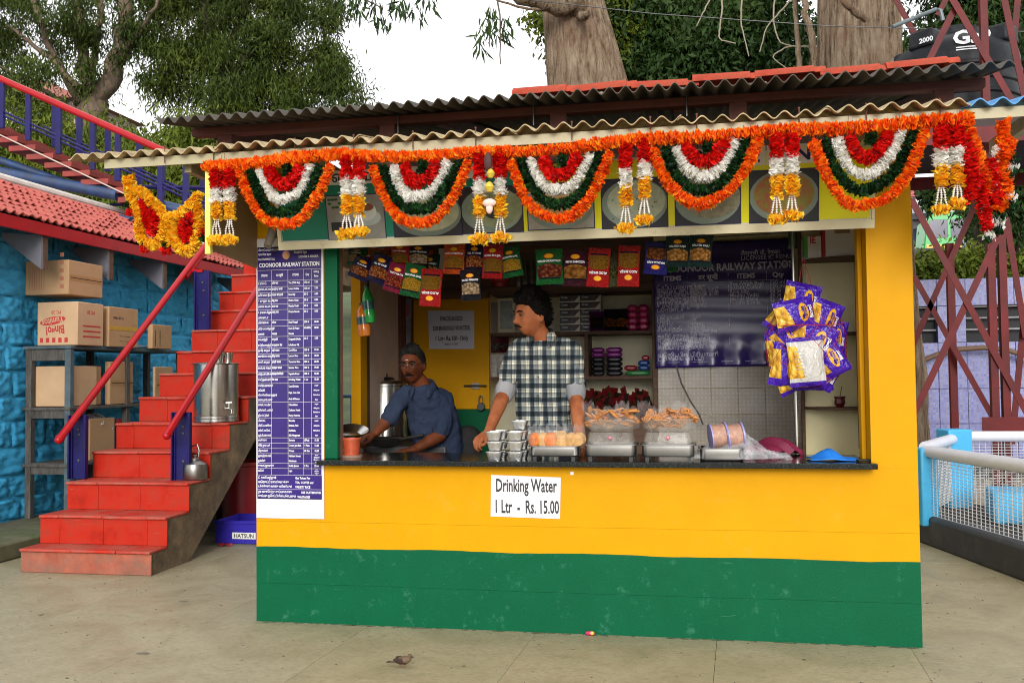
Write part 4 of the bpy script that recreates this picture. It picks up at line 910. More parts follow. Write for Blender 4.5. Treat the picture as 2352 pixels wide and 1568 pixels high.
# tank
tz0 = zp+.002; tc_ = onY(2190, 300, 6.0); tx, ty, TR = float(tc_[0])+.02, 6.0, .67
tk = thing('water_tank', 'black ribbed plastic water tank with white lettering on the tower', 'water tank', (tx, ty, tz0))
ztt = float(onY(2190, 80, 5.4)[2])-tz0
pr = [(.001, 0), (TR, 0)]
for k in range(5):
    z = .12+(ztt-.35)*k/4.6
    pr += [(TR, z-.03), (TR+.018, z-.012), (TR+.018, z+.012), (TR, z+.03)]
pr += [(TR, ztt-.16), (TR-.02, ztt-.08), (TR-.10, ztt), (.32, ztt+.12), (.28, ztt+.14), (.28, ztt+.22), (.001, ztt+.24)]
tankm = M('black_tank', (.012, .013, .016), .5, spec=.2, var=.25, scale=3, dirt=(.04, .04, .04), damt=.3)
MB().lathe(pr, (tx, ty, tz0), 56).build('tank_shell', tankm, tk)
for a in (-2.35, -.75, .8, 2.4): MB().box((tx+(TR-.13)*math.cos(a), ty+(TR-.13)*math.sin(a), tz0+ztt+.03), (.26, .3, .2), (0, 0, a), taper=.85).build('lifting_lug', tankm, tk, bev=.03)
def tankw(z, a0, tx=tx, ty=ty, tz0=tz0, TR=TR):
    def w(v):
        a = a0+v[:, 0]/TR; rr = TR+.006-v[:, 1]; return np.stack([tx+rr*np.cos(a), ty+rr*np.sin(a), tz0+v[:, 2]], 1)
    return w
zl = float(onY(2250, 86, 5.35)[2])-tz0; aF = -PI/2+math.atan2(float(onY(2228, 86, 5.4)[0])-tx, .6)
text('GsP', tk, 'lettering', ink_white, (0, 0, zl), .2, 1.15, 'CENTER', .035, warp=tankw(0, aF), depth=.004)
mb = MB(); 
for dz in (-.105, -.13): mb.add(tankw(0, aF)(np.array([(-.16+.32*i/12, -.003, zl+dz+s_) for s_ in (0, .012) for i in range(13)])), [(i, i+1, i+14, i+13) for i in range(12)])
mb.build('lettering_rule', ink_white, tk)
text('2000', tk, 'lettering', ink_white, (0, 0, float(onY(2120, 88, 5.4)[2])-tz0), .075, 1.0, 'CENTER', .02, warp=tankw(0, -PI/2-.66), depth=.003)
MB().tube([onY(2050, 62, 5.3), onY(2150, 22, 5.5), onY(2160, 24, 5.5), onY(2166, 48, 5.5)], .022, 10).build('filling_pipe', M('grey_pipe', (.13, .16, .17), .4), tk)
# ------------------------------------------------------------------ hillside, trees and the far side
def hz(x, y): 
    return np.maximum(0, (y-9.2))*.19+.25*np.sin(x*.35)*np.clip((y-9.2)/8, 0, 1)
hb = MB(); hb.grid(lambda u, v: (-60+120*u, 9.2+v*60, hz(-60+120*u, 9.2+v*60)-.03+.0*u), 70, 40)
tag(hb.build('hillside', M('hill_grass', (.05, .075, .018), .9, var=.5, scale=.8, bump=.6, bscale=4, dirt=(.10, .07, .04), damt=.4, dscale=.5), smooth=60), kind='structure')
def leaf_mesh(C, size, droop=.7, w=.16, seed=1, curl=.25):
    """many small leaf-shaped faces around the points C"""
    g_ = np.random.default_rng(seed); n = len(C)
    D = g_.normal(size=(n, 3)); D[:, 2] -= droop*2.0; D /= np.linalg.norm(D, axis=1)[:, None]
    S = np.cross(D, g_.normal(size=(n, 3))); S /= np.linalg.norm(S, axis=1)[:, None]+1e-9
    Nn = np.cross(D, S); L = size*g_.uniform(.6, 1.3, n)[:, None]; W = L*w
    a = C; b = C+D*L*.45+S*W+Nn*L*curl*.3; c = C+D*L-Nn*L*curl*.2; d = C+D*L*.45-S*W+Nn*L*curl*.3
    V = np.stack([a, b, c, d], 1).reshape(-1, 3); F = np.arange(n*4).reshape(-1, 4)
    F = np.concatenate([F[:, [0, 1, 2]], F[:, [0, 2, 3]]], 0)
    return V, F
def fastmesh(name, V, F, mat):
    me = bpy.data.meshes.new(name); n = len(V); k = len(F); w = F.shape[1]
    me.vertices.add(n); me.vertices.foreach_set('co', np.ascontiguousarray(V, dtype=np.float32).ravel())
    me.loops.add(k*w); me.loops.foreach_set('vertex_index', np.ascontiguousarray(F, dtype=np.int32).ravel())
    me.polygons.add(k); me.polygons.foreach_set('loop_start', np.arange(k, dtype=np.int32)*w)
    me.update(calc_edges=True); me.validate(); me.materials.append(mat); return me
def crown(name, parent, ells, nclump, per, csize, lsize, mat, droop, w, seed, shell=.55):
    g_ = np.random.default_rng(seed); P = []
    vol = np.array([a[3]*a[4]*a[5] for a in ells]); vol = vol**.7/np.sum(vol**.7)
    for e, q in zip(ells, vol):
        k = max(3, int(nclump*q)); d = g_.normal(size=(k, 3)); d /= np.linalg.norm(d, axis=1)[:, None]
        r = g_.uniform(shell, 1, k)[:, None]; c = np.array(e[:3])+d*r*np.array(e[3:6])
        for cc in c:
            m_ = int(per*g_.uniform(.5, 1.4)); s_ = csize*g_.uniform(.6, 1.3); o = g_.normal(size=(m_, 3))*np.array((s_, s_, s_*.75))*.55; o[:, 2] -= np.abs(g_.normal(size=m_))*s_*droop*.5
            P.append(cc+o)
    V, F = leaf_mesh(np.concatenate(P), lsize, droop, w, seed+1)
    if parent is not None: V = V-np.array(wloc(parent))
    o = bpy.data.objects.new(name, fastmesh(name, V, F, mat)); COL.objects.link(o)
    if parent is not None: o.parent = parent; KIDS.setdefault(parent.name, []).append(o)
    return o
barkp = M('peeling_bark', (.16, .11, .075), .85, var=.5, scale=3, stretch=(5, 5, .7), bump=.9, bscale=9)
barkd = M('dark_bark', (.075, .055, .035), .9, var=.4, scale=3, stretch=(4, 4, .8), bump=.7, bscale=12)
euc = leafy('eucalyptus_leaf', (.014, .026, .005), (.055, .082, .012), (.15, .17, .027), tr=.08, scale=.9)
dkl = leafy('dark_leaf', (.012, .028, .008), (.03, .06, .014), (.08, .115, .026), tr=.06, scale=.7)
shl = leafy('shrub_leaf', (.035, .06, .008), (.11, .145, .016), (.23, .24, .028), tr=.1, scale=1.1)
def limb(mb, pts, r0, r1, n=9):
    P = np.array(pts, float); 
    t = np.linspace(0, 1, 4*len(P)); ti = np.linspace(0, 1, len(P)); Q = np.stack([np.interp(t, ti, P[:, k]) for k in range(3)], 1)
    for k in (1, 2): Q[1:-1] = (Q[:-2]+2*Q[1:-1]+Q[2:])/4
    Q[1:-1] += rng.normal(size=(len(Q)-2, 3))*.03*min(1, r0*8)
    mb.tube(Q, np.linspace(r0, r1, len(Q)), n)
def tree(label, base, limbs, ells, nclump, per, csize, lsize, mat, bark, droop=.8, w=.13, seed=1, group=None, name='tree', cat='tree'):
    t = thing(name, label, cat, base, 0, group); mb = MB()
    for l in limbs: limb(mb, *l)
    mb.build('trunk', bark, t, smooth=60); crown('crown', t, ells, nclump, per, csize, lsize, mat, droop, w, seed); return t
def E(px, py, y, rx, rz, ry=None):
    p = onY(px, py, y); s = (y-CAM[1])/FPX*1.02; return (p[0], p[1], p[2], rx*s, (ry or rx)*s, rz*s)
def L(*a): return [onY(px, py, y) for (px, py, y) in a]
# two big eucalyptus at the left
b1 = onY(215, 420, 13.0); b1[2] = float(hz(b1[0], 13.0))-.1
tree('tall many-stemmed eucalyptus behind the footbridge at the far left', b1,
     [([b1]+L((215, 262, 13), (215, 235, 13)), .42, .30), (L((215, 240, 13), (265, 150, 13), (285, 60, 13), (300, -120, 13)), .24, .13), (L((212, 240, 13), (185, 160, 13.2), (190, 60, 13.2), (160, -90, 13)), .15, .08),
      (L((200, 250, 13), (130, 150, 12.8), (95, 60, 12.6), (60, -60, 12.5)), .10, .05), (L((205, 240, 13), (215, 130, 13.4), (235, 40, 13.4), (220, -60, 13.4)), .09, .05), (L((180, 200, 12.7), (90, 110, 12.6), (20, 60, 12.5)), .07, .03), (L((190, 262, 12.8), (80, 195, 12.6), (-10, 150, 12.5)), .06, .03), (L((270, 130, 13), (330, 60, 12.7), (370, -10, 12.5)), .07, .03)],
     [E(60, 60, 12.8, 170, 90), E(250, 20, 13.2, 150, 80), E(120, 190, 12.6, 150, 75), E(330, 110, 13, 70, 90), E(30, -120, 13, 260, 110), E(280, -150, 13.5, 200, 100), E(-60, 120, 12.6, 110, 150)], 150, 360, .40, .145, euc, barkp, .9, .10, 3)
b2 = onY(525, 420, 13.6); b2[2] = float(hz(b2[0], 13.6))-.1
tree('dense dark eucalyptus behind the left end of the stall roof', b2,
     [([b2]+L((528, 250, 13.6), (520, 200, 13.6)), .36, .25), (L((520, 205, 13.6), (480, 90, 13.6), (455, -20, 13.6), (440, -160, 13.6)), .22, .12), (L((522, 190, 13.6), (590, 110, 13.5), (640, 30, 13.5)), .13, .05), (L((500, 150, 13.6), (560, 40, 13.9), (590, -70, 13.9)), .12, .06), (L((525, 230, 13.5), (650, 200, 13.2), (740, 160, 13.2)), .09, .03)],
     [E(430, 60, 13.6, 110, 100), E(560, 100, 13.6, 150, 120), E(680, 90, 13.6, 130, 120), E(760, 190, 13.4, 75, 75), E(620, 230, 13.3, 170, 60), E(450, 210, 13.3, 120, 60), E(540, -110, 13.8, 250, 110), E(690, -40, 13.6, 110, 70), E(800, 235, 13.2, 50, 40), E(400, 130, 13.4, 70, 80)], 205, 420, .40, .135, euc, barkd, .85, .11, 9)
# shrubs on the slope behind the steps
for k, (px, py, y, rx, rz, lab) in enumerate(((60, 330, 11.2, 130, 110, 'yellow-green shrub behind the upper steps at the far left'), (215, 345, 11.0, 120, 95, 'yellow-green shrub behind the middle of the footbridge flight'), (345, 385, 10.6, 110, 110, 'shrub behind the landing rail left of the stall roof'), (470, 350, 11.4, 110, 85, 'shrub just left of the upper roof end'))):
    c = onY(px, py+rz, y); c[2] = float(hz(c[0], y)); t = thing('shrub', lab, 'shrub', c, 0, 'shrubs on the slope behind the steps')
    mb = MB(); top = onY(px, py, y)
    for q in range(4): limb(mb, [c+np.array((.1*q-.15, 0, -.05)), (c+top)/2+np.array((.3*q-.4, .1, 0)), top+np.array((.6*q-.9, 0, .4))], .05, .015, 6)
    mb.build('stem', barkd, t); crown('foliage', t, [E(px, py, y, rx, rz), E(px+30, py+60, y-.2, rx*.9, rz*.8)], 80, 170, .42, .16, shl, .7, .12, 40+k, .5)
# small far houses on the left hill
fh = thing('far_house', 'pale pinkish house glimpsed through the trees at the far left', 'house', onY(120, 300, 30))
p = onY(120, 250, 30); mb = MB().bb((p[0]-2, 30, 2), (p[0]+1.4, 34, p[2]+.3)).build('wall', M('far_pink_wall', (.34, .25, .23), .8), fh); MB().prism([(p[0]-2.3, p[2]+.3), (p[0]+1.7, p[2]+.3), (p[0]-.3, p[2]+1.2)], 29.6, 34.4).build('roof', M('far_red_roof', (.3, .12, .09), .8), fh)
for k in range(3):
    MB().bb((p[0]-1.7+k*1.05, 29.95, p[2]-.4), (p[0]-1.1+k*1.05, 29.995, p[2]+.1)).build('window', M('far_glass', (.05, .06, .07), .2), fh)

# two massive trunks behind the stall
def bigtrunk(label, ctr, seed, limbs, extra=None):
    """ctr: list of (x,y,z,r)"""
    A = np.array(ctr); t_ = np.linspace(0, 1, 70); ti = np.linspace(0, 1, len(A)); Q = np.stack([np.interp(t_, ti, A[:, k]) for k in range(4)], 1)
    n = 120; th = np.arange(n)*2*PI/n; V = []
    for i, (x, y, z, r) in enumerate(Q):
        rr = np.array([r*(1+.10*mnoise.noise((math.cos(a)*2.2+seed, math.sin(a)*2.2, z*.25))+.075*mnoise.noise((math.cos(a)*7+seed, math.sin(a)*7, z*.4))+.06*abs(mnoise.noise((math.cos(a)*14, math.sin(a)*14+seed, z*1.1)))) for a in th])
        V.append(np.stack([x+rr*np.cos(th), y+rr*np.sin(th), np.full(n, z)], 1))
    f = [(i*n+j, i*n+(j+1) % n, (i+1)*n+(j+1) % n, (i+1)*n+j) for i in range(69) for j in range(n)]
    t = thing('big_tree', label, 'tree', (A[0][0], A[0][1], 0), 0)
    MB().add(np.concatenate(V), f).build('trunk', fib, t, smooth=60)
    for l in limbs:
        mb = MB(); limb(mb, *l); mb.build('limb', fib, t, smooth=60)
    return t
def fibre():
    s = NT('fibrous_bark'); v = s.co((6, 6, 1.0)); c = s.ramp(s.noise(2.4, 9, .78, v), [(.30, '#1b130d'), (.38, '#65503d'), (.50, '#a08a72'), (.62, '#bda88f'), (.74, '#cfc2ae')])
    c = s.mix(s.ramp(s.noise(1.3, 5, .6), [(.48, (0, 0, 0)), (.7, (.6, .6, .6))]), c, '#7d5238'); s.color(c); s.set(.9, spec=.15)
    h = s.noise(2.4, 9, .78, v); s.bump(h, 1.0, .16); return s.m
fib = fibre()
Yt = 8.0
a0, a1 = onY(1265, 190, Yt), onY(1440, 190, Yt); c0, c1 = onY(1250, 0, Yt), onY(1385, 0, Yt)
m0, m1, r0, r1 = (a0+a1)/2, (c0+c1)/2, (a1-a0)[0]/2, (c1-c0)[0]/2
dv = (m1-m0)
bt1 = bigtrunk('massive leaning tree trunk with peeling brown bark behind the middle of the roof', [(*(m0-dv*4.5)[:2], 0, r0*1.5), (*(m0-dv*2), r0*1.2), (*m0, r0), (*m1, r1), (*(m1+dv*1.2), r1*.8), (*(m1+dv*3), r1*.6)], 3,
        [(L((1330, 10, 7.6), (1270, 8, 7.2), (1205, -6, 7.0), (1120, -40, 6.8)), .17, .10), (L((1290, 22, 7.4), (1225, 24, 7.0), (1165, 10, 6.6), (1110, -12, 6.4)), .025, .012, 6), (L((1332, 40, 7.45), (1345, 36, 7.2), (1352, 30, 7.1)), .06, .04, 7)])
a0, a1 = onY(1880, 150, Yt), onY(2068, 150, Yt); c0, c1 = onY(1880, 0, Yt), onY(2062, 0, Yt); m0, m1, r0 = (a0+a1)/2, (c0+c1)/2, (a1-a0)[0]/2; dv = m1-m0
bt2 = bigtrunk('massive grey fluted tree trunk beside the water tank', [(*(m0-dv*5)[:2], 0, r0*1.4), (*(m0-dv*2), r0*1.12), (*m0, r0), (*m1, r0*.96), (*(m1+dv*2), r0*.9), (*(m1+dv*4), r0*.6)], 8,
        [(L((1870, 160, 7.7), (1862, 80, 7.6), (1850, 20, 7.6), (1838, -60, 7.6)), .055, .035, 7), (L((1838, 165, 7.9), (1832, 90, 7.9), (1826, 20, 7.9), (1815, -60, 7.9)), .04, .025, 7), (L((1990, 45, 7.0), (1960, 28, 6.9), (1940, 5, 6.8), (1915, -30, 6.8)), .045, .03, 7)])
# dark trees behind them
tree('dark broad tree between the two massive trunks', (3.2, 12.5, float(hz(3.2, 12.5))), [([np.array((3.2, 12.5, .4))]+L((1640, 200, 12.5), (1620, 60, 12.5), (1600, -150, 12.5)), .3, .12), (L((1630, 120, 12.5), (1720, 20, 12.4), (1790, -60, 12.4)), .12, .05), (L((1600, 120, 12.5), (1530, 40, 12.4), (1480, -60, 12.4)), .10, .04)],
     [E(1500, 60, 12.5, 120, 130), E(1640, 40, 12.6, 140, 150), E(1770, 90, 12.4, 110, 130), E(1560, 170, 12.3, 150, 70), E(1750, 200, 12.3, 130, 60), E(1640, -130, 12.8, 240, 90), E(1450, 130, 12.5, 70, 90)], 240, 260, .55, .15, dkl, barkd, .5, .2, 21)
tree('light leafed bough left of the leaning trunk', (.1, 11.5, float(hz(.1, 11.5))), [([np.array((.1, 11.5, .2))]+L((1330, 210, 11.5), (1290, 100, 11.5), (1260, 20, 11.5)), .12, .03)], [E(1262, 45, 11.5, 38, 45), E(1290, 110, 11.5, 28, 20), E(1400, 60, 11.8, 60, 90)], 34, 150, .32, .13, shl, barkd, .5, .2, 25)
tree('feathery dark tree behind the water tank', (7.4, 12.5, float(hz(7.4, 12.5))), [([np.array((7.4, 12.5, .4))]+L((2290, 300, 12.5), (2275, 100, 12.5), (2260, -100, 12.5)), .22, .10), ([np.array((8.3, 12.0, .4))]+L((2345, 200, 12.2), (2350, 0, 12.2), (2350, -100, 12.2)), .16, .1)],
     [E(2270, 40, 12.5, 110, 90), E(2340, 200, 12.3, 80, 160), E(2200, 20, 12.6, 60, 50), E(2330, 430, 12, 70, 110), E(2130, 120, 12.8, 60, 60), E(2280, -100, 12.6, 160, 70), E(2400, 330, 12, 70, 200)], 170, 190, .5, .15, dkl, barkd, .8, .13, 29)
# hanging twigs from the overhanging bough, close to the camera side
for k, (lab, stem, spots) in enumerate((('drooping leafy twig hanging from the top edge left of centre', ((790, -30, 5), (830, -5, 5), (880, 20, 5)), ((815, 10), (840, 12), (862, 28), (880, 45), (870, 8), (905, 5), (920, 12), (945, 10), (955, 25), (800, -5), (835, -12), (990, -5))),
                                         ('long bare twig with hanging leaves below the white sky', ((1140, -30, 5.4), (1148, 40, 5.4), (1150, 148, 5.4)), ((1128, 36), (1118, 48), (1110, 75), (1106, 92), (1120, 82), (1148, 60), (1152, 72), (1149, 40))))):
    p0 = onY(*stem[0]); t = thing('hanging_twig', lab, 'twig', p0, 0, 'hanging twigs against the sky'); mb = MB(); limb(mb, L(*stem), .012, .007, 6); mb.build('stem', barkd, t)
    C = np.concatenate([onY(px, py, stem[0][2])+rng.normal(size=(11, 3))*np.array((.055, .09, .05)) for px, py in spots]); V, F = leaf_mesh(C, .17, 1.2, .085, 77+k)
    o = bpy.data.objects.new('leaves', fastmesh('leaves', V-np.array(p0), F, dkl)); COL.objects.link(o); o.parent = t
# thin bare creepers in front of the dark tree
vn = thing('creeper', 'pale bare hanging twigs in front of the dark tree right of the leaning trunk', 'creeper', onY(1800, 10, 9))
mb = MB()
for pts in (((1830, -20, 9), (1800, 20, 9), (1760, 60, 9), (1745, 120, 9)), ((1870, 110, 9), (1810, 105, 9), (1770, 130, 9), (1815, 165, 9)), ((1660, -10, 9), (1655, 60, 9), (1650, 90, 9), (1690, 100, 9)), ((1780, -10, 9), (1775, 50, 9), (1790, 100, 9), (1830, 108, 9)), ((1705, -10, 9), (1700, 50, 9), (1720, 130, 9)), ((1640, -20, 9), (1620, 20, 9), (1600, 60, 9))): limb(mb, L(*pts), .014, .008, 5)
mb.build('twigs', M('pale_twig', (.3, .25, .18), .8), vn)
tag(recenter(MB().tube(L((1140, -8, 6), (1500, 32, 6), (1900, 60, 6), (2420, 75, 6)), .006, 6).build('overhead_wire', black)), 'thin black overhead wire crossing in front of the trunks', 'wire')

# hedge, road, vehicle and houses on the right
for k in range(5):
    px = 2105+k*62; c = onY(px, 640, 10.4); t = thing('hedge_bush', ('low green hedge bush above the violet wall nearest the stall', 'low hedge bush below the green auto', 'low hedge bush in the crossing of the tower braces', 'low hedge bush right of the tower crossing', 'low hedge bush at the right edge of the view')[k], 'hedge', (c[0], 10.4, float(hz(c[0], 10.4))), 0, 'hedge bushes above the violet wall')
    MB().tube([(c[0], 10.4, .1), (c[0], 10.4, c[2])], .04, 6).build('stem', barkd, t); crown('foliage', t, [E(px, 625, 10.4, 44, 38), E(px+15, 668, 10.3, 44, 40)], 30, 130, .3, .10, shl, .2, .25, 60+k, .4)
rd_y = 30; zr = float(onY(2160, 600, rd_y)[2])
tag(MB().bb((-10, rd_y-4, zr-.3), (50, rd_y+6, zr-.02)).build('hill_road', M('asphalt', (.06, .06, .06), .9), smooth=0), kind='structure')
au = thing('auto_rickshaw', 'green and yellow passenger auto parked on the road beyond the hedge', 'auto rickshaw', onY(2165, 600, rd_y))
ax0, ax1 = float(onY(2122, 600, rd_y)[0]), float(onY(2212, 600, rd_y)[0]); az = zr-.02; agreen = M('auto_green', (.02, .35, .06), .3); H_ = 1.75
fixn(MB().prism([(ax0, az+.35), (ax1, az+.35), (ax1, az+H_-.15), (ax1-.15, az+H_), (ax0+.4, az+H_), (ax0+.12, az+H_-.25)], rd_y, rd_y+1.4).build('body', agreen, au, bev=.04))
MB().bb((ax0+.1, rd_y-.012, az+.25), (ax1-.02, rd_y-.002, az+.62)).build('side_panel', M('auto_yellow', (.75, .4, .02), .35), au)
for a, b in ((.2, .82), (.92, 1.35)): MB().bb((ax0+a, rd_y-.014, az+.85), (ax0+b, rd_y-.002, az+1.5)).build('window', M('auto_glass', (.03, .02, .06), .15), au, bev=.01)
for x in (ax0+.3, ax1-.3): MB().lathe([(.001, 0), (.24, 0), (.25, .03), (.25, .12), (.001, .12)], (x, rd_y+.05, az+.25), 20, rot=(PI/2, 0, 0)).build('wheel', black, au)
mb = MB()
for z in (.04, .14): mb.tube([(ax0+.4, rd_y+.1, az+H_+z), (ax1-.2, rd_y+.1, az+H_+z)], .02, 6)
for q in range(4): mb.tube([(ax0+.4+q*.3, rd_y+.1, az+H_), (ax0+.4+q*.3, rd_y+.1, az+H_+.14)], .018, 6)
mb.build('roof_rack', steelr, au)
for k, (px0_, px1_, pt, pb_, yy, wc, rc, lab) in enumerate(((2060, 2128, 452, 500, 40, (.65, .72, .75), (.5, .1, .12), 'pale blue house with pink band on the far slope'), (2060, 2135, 505, 580, 36, (.42, .38, .36), (.2, .2, .22), 'grey house with dark windows behind the auto'), (2020, 2200, 432, 450, 52, (.5, .55, .38), (.15, .25, .1), 'lime and white building high on the far slope'), (2200, 2262, 520, 590, 38, (.7, .72, .74), (.3, .45, .4), 'white building partly hidden by trees beyond the auto'))):
    h0, h1 = onY(px0_, pb_, yy), onY(px1_, pt, yy); t = thing('hill_house', lab, 'house', ((h0[0]+h1[0])/2, yy, h0[2]-2))
    MB().bb((h0[0], yy, h0[2]-6), (h1[0], yy+5, h1[2])).build('wall', M('house_wall%d' % k, wc, .7), t)
    MB().bb((h0[0]-.3, yy-.3, h1[2]+.002), (h1[0]+.3, yy+5.3, h1[2]+.25)).build('roof', M('house_roof%d' % k, rc, .7), t)
    nw = max(3, int((h1[0]-h0[0])/1.0))
    for q in range(nw):
        x = h0[0]+(q+.3)*(h1[0]-h0[0])/nw; MB().bb((x, yy-.03, h1[2]-1.0), (x+.45, yy-.002, h1[2]-.35)).build('window', M('house_glass', (.06, .08, .12), .2), t)
for k, (px, py, y, rx, rz) in enumerate(((2140, 520, 25, 55, 40), (2222, 470, 33, 40, 45), (2305, 520, 18, 50, 90), (2100, 600, 16, 50, 30), (2180, 435, 34, 60, 28), (2265, 575, 15, 50, 45), (2350, 590, 15, 60, 60))):
    if k in (0, 3, 5): continue
    c = onY(px, py, y); t = thing('hill_tree', ('', 'round green tree behind the auto', 'dark reddish green tree right of the auto', 'low tree at the pillar edge above the hedge', 'pale far tree below the lime building', 'small bush tree below the right tree', 'dense bush at the right edge above the violet wall')[k], 'tree', (c[0], y, float(hz(c[0], y))), 0, 'trees on the far slope')
    MB().tube([(c[0], y, float(hz(c[0], y))-.1), (c[0], y, c[2])], [.12, .06], 7).build('trunk', barkd, t); crown('crown', t, [E(px, py, y, rx, rz)], 40, 130, .45, .16 if y < 20 else .26, shl if k % 2 else dkl, .3, .25, 80+k, .4)
# ------------------------------------------------------------------ flower garlands
def petal(name, stops, scale=38, tr=.25):
    s = NT(name); c = s.ramp(s.noise(scale, 2, .6), stops); s.color(c); s.set(.55, spec=.25)
    t = s.n('ShaderNodeBsdfTranslucent'); s.l(c, t.inputs[0]); mx = s.n('ShaderNodeMixShader'); mx.inputs[0].default_value = tr
    out = s.t.nodes['Material Output']; s.l(s.b.outputs[0], mx.inputs[1]); s.l(t.outputs[0], mx.inputs[2]); s.l(mx.outputs[0], out.inputs[0]); return s.m
p_or = petal('orange_petal', [(.36, (.88, .09, .004)), (.5, (.92, .18, .008)), (.62, (.93, .38, .02))])
p_ye = petal('yellow_petal', [(.34, (.92, .43, .01)), (.54, (.93, .62, .03)), (.68, (.93, .73, .10))])
p_re = petal('red_petal', [(.36, (.62, .008, .006)), (.62, (.82, .016, .010))], tr=.15)
p_wh = petal('white_petal', [(.34, (.84, .82, .76)), (.6, (.93, .92, .89))], tr=.42)
p_gr = petal('green_petal', [(.38, (.006, .028, .008)), (.62, (.018, .08, .016)), (.75, (.04, .16, .03))], tr=.1)
core_m = {id(p_or): M('core_orange', (.45, .05, .005), .8), id(p_ye): M('core_yellow', (.5, .17, .005), .8), id(p_re): M('core_red', (.25, .004, .004), .8), id(p_wh): M('core_white', (.6, .58, .52), .8), id(p_gr): M('core_green', (.006, .02, .006), .8)}
def strand(name, pts, r, mat, parent, rings=None, m=15, clump=0, jit=.25, seed=None):
    g_ = np.random.default_rng(seed if seed is not None else int(abs(pts[0][0]*1000+pts[-1][2]*7919)) % 99991)
    P = np.array(pts, float); seg = np.linalg.norm(np.diff(P, axis=0), axis=1); cum = np.concatenate([[0], np.cumsum(seg)]); Lt = cum[-1]
    k = max(3, int(Lt/.009)) if rings is None else rings; t = np.linspace(0, Lt, k); Q = np.stack([np.interp(t, cum, P[:, i]) for i in range(3)], 1)
    for _ in range(2): Q[1:-1] = (Q[:-2]+2*Q[1:-1]+Q[2:])/4
    T = np.gradient(Q, axis=0); T /= np.linalg.norm(T, axis=1)[:, None]+1e-9
    A = np.cross(T, np.array((.3, .9, .2))); A /= np.linalg.norm(A, axis=1)[:, None]+1e-9; B = np.cross(T, A)
    rad = np.full(k, r)
    if clump: rad = r*(.74+.34*np.abs(np.sin(t/clump*PI)))
    rad = rad*np.interp(t, np.linspace(0, Lt, 9), g_.uniform(.82, 1.14, 9))
    th = (np.arange(m)*2*PI/m)[None, :]+g_.uniform(0, 6.28, (k, 1))+g_.normal(size=(k, m))*.2
    Rd = np.cos(th)[..., None]*A[:, None]+np.sin(th)[..., None]*B[:, None]
    Dv = Rd+T[:, None]*(g_.normal(size=(k, m))*jit*1.6)[..., None]; Dv /= np.linalg.norm(Dv, axis=2)[..., None]
    Sv = np.cross(Dv, T[:, None]+g_.normal(size=(k, m, 3))*.35); Sv /= np.linalg.norm(Sv, axis=2)[..., None]+1e-9; Nv = np.cross(Dv, Sv)
    Lp = rad[:, None, None]*g_.uniform(.72, 1.18, (k, m, 1)); Wp = r*.48*g_.uniform(.7, 1.2, (k, m, 1))
    c = Q[:, None]+Rd*r*.12+T[:, None]*(g_.normal(size=(k, m))*.004)[..., None]
    V = np.stack([c, c+Dv*Lp*.62+Sv*Wp, c+Dv*Lp+Nv*Lp*.10, c+Dv*Lp*.62-Sv*Wp], 2).reshape(-1, 3)
    F = np.arange(len(V)).reshape(-1, 4); F = np.concatenate([F[:, [0, 1, 2]], F[:, [0, 2, 3]]], 0)
    mb = MB().tube(Q, rad*.5, 7); V0 = np.concatenate(mb.v); F0 = []
    for f in mb.f: F0 += [(f[0], f[i], f[i+1]) for i in range(1, len(f)-1)]
    off = wloc(parent) if parent is not None else Vector((0, 0, 0))
    me = fastmesh(name, np.concatenate([V, V0])-np.array(off), np.concatenate([F, np.array(F0)+len(V)]), mat)
    me.materials.append(core_m[id(mat)]); me.polygons.foreach_set('material_index', [0]*len(F)+[1]*len(F0)); me.update()
    o = bpy.data.objects.new(name, me); COL.objects.link(o)
    if parent is not None: o.parent = parent; KIDS.setdefault(parent.name, []).append(o)
    return o
GY = -.585
def gp(px, py, y=GY): return onY(px, py, y)
tr_ = thing('garland_rope', 'long orange artificial flower rope strung along the cream awning beam', 'garland', gp(1340, 335))
strand('flower_strand', [gp(470+1750*t, float(np.interp(470+1750*t, [470, 772, 1000, 1210, 1504, 1758, 2162, 2220], [382, 357, 357, 347, 320, 304, 280, 275]))+3*math.sin(t*31)) for t in np.linspace(0, 1, 90)], .036, p_or, tr_, m=15, clump=.055)
swl = ['orange white and red flower swag at the left end, beside the price board', 'second flower swag from the left, hanging over the tea cup picture', 'middle flower swag at the green and yellow joint of the sign', 'fourth flower swag, hanging right of the C of the sign', 'rightmost flower swag, overhanging the yellow corner pillar']
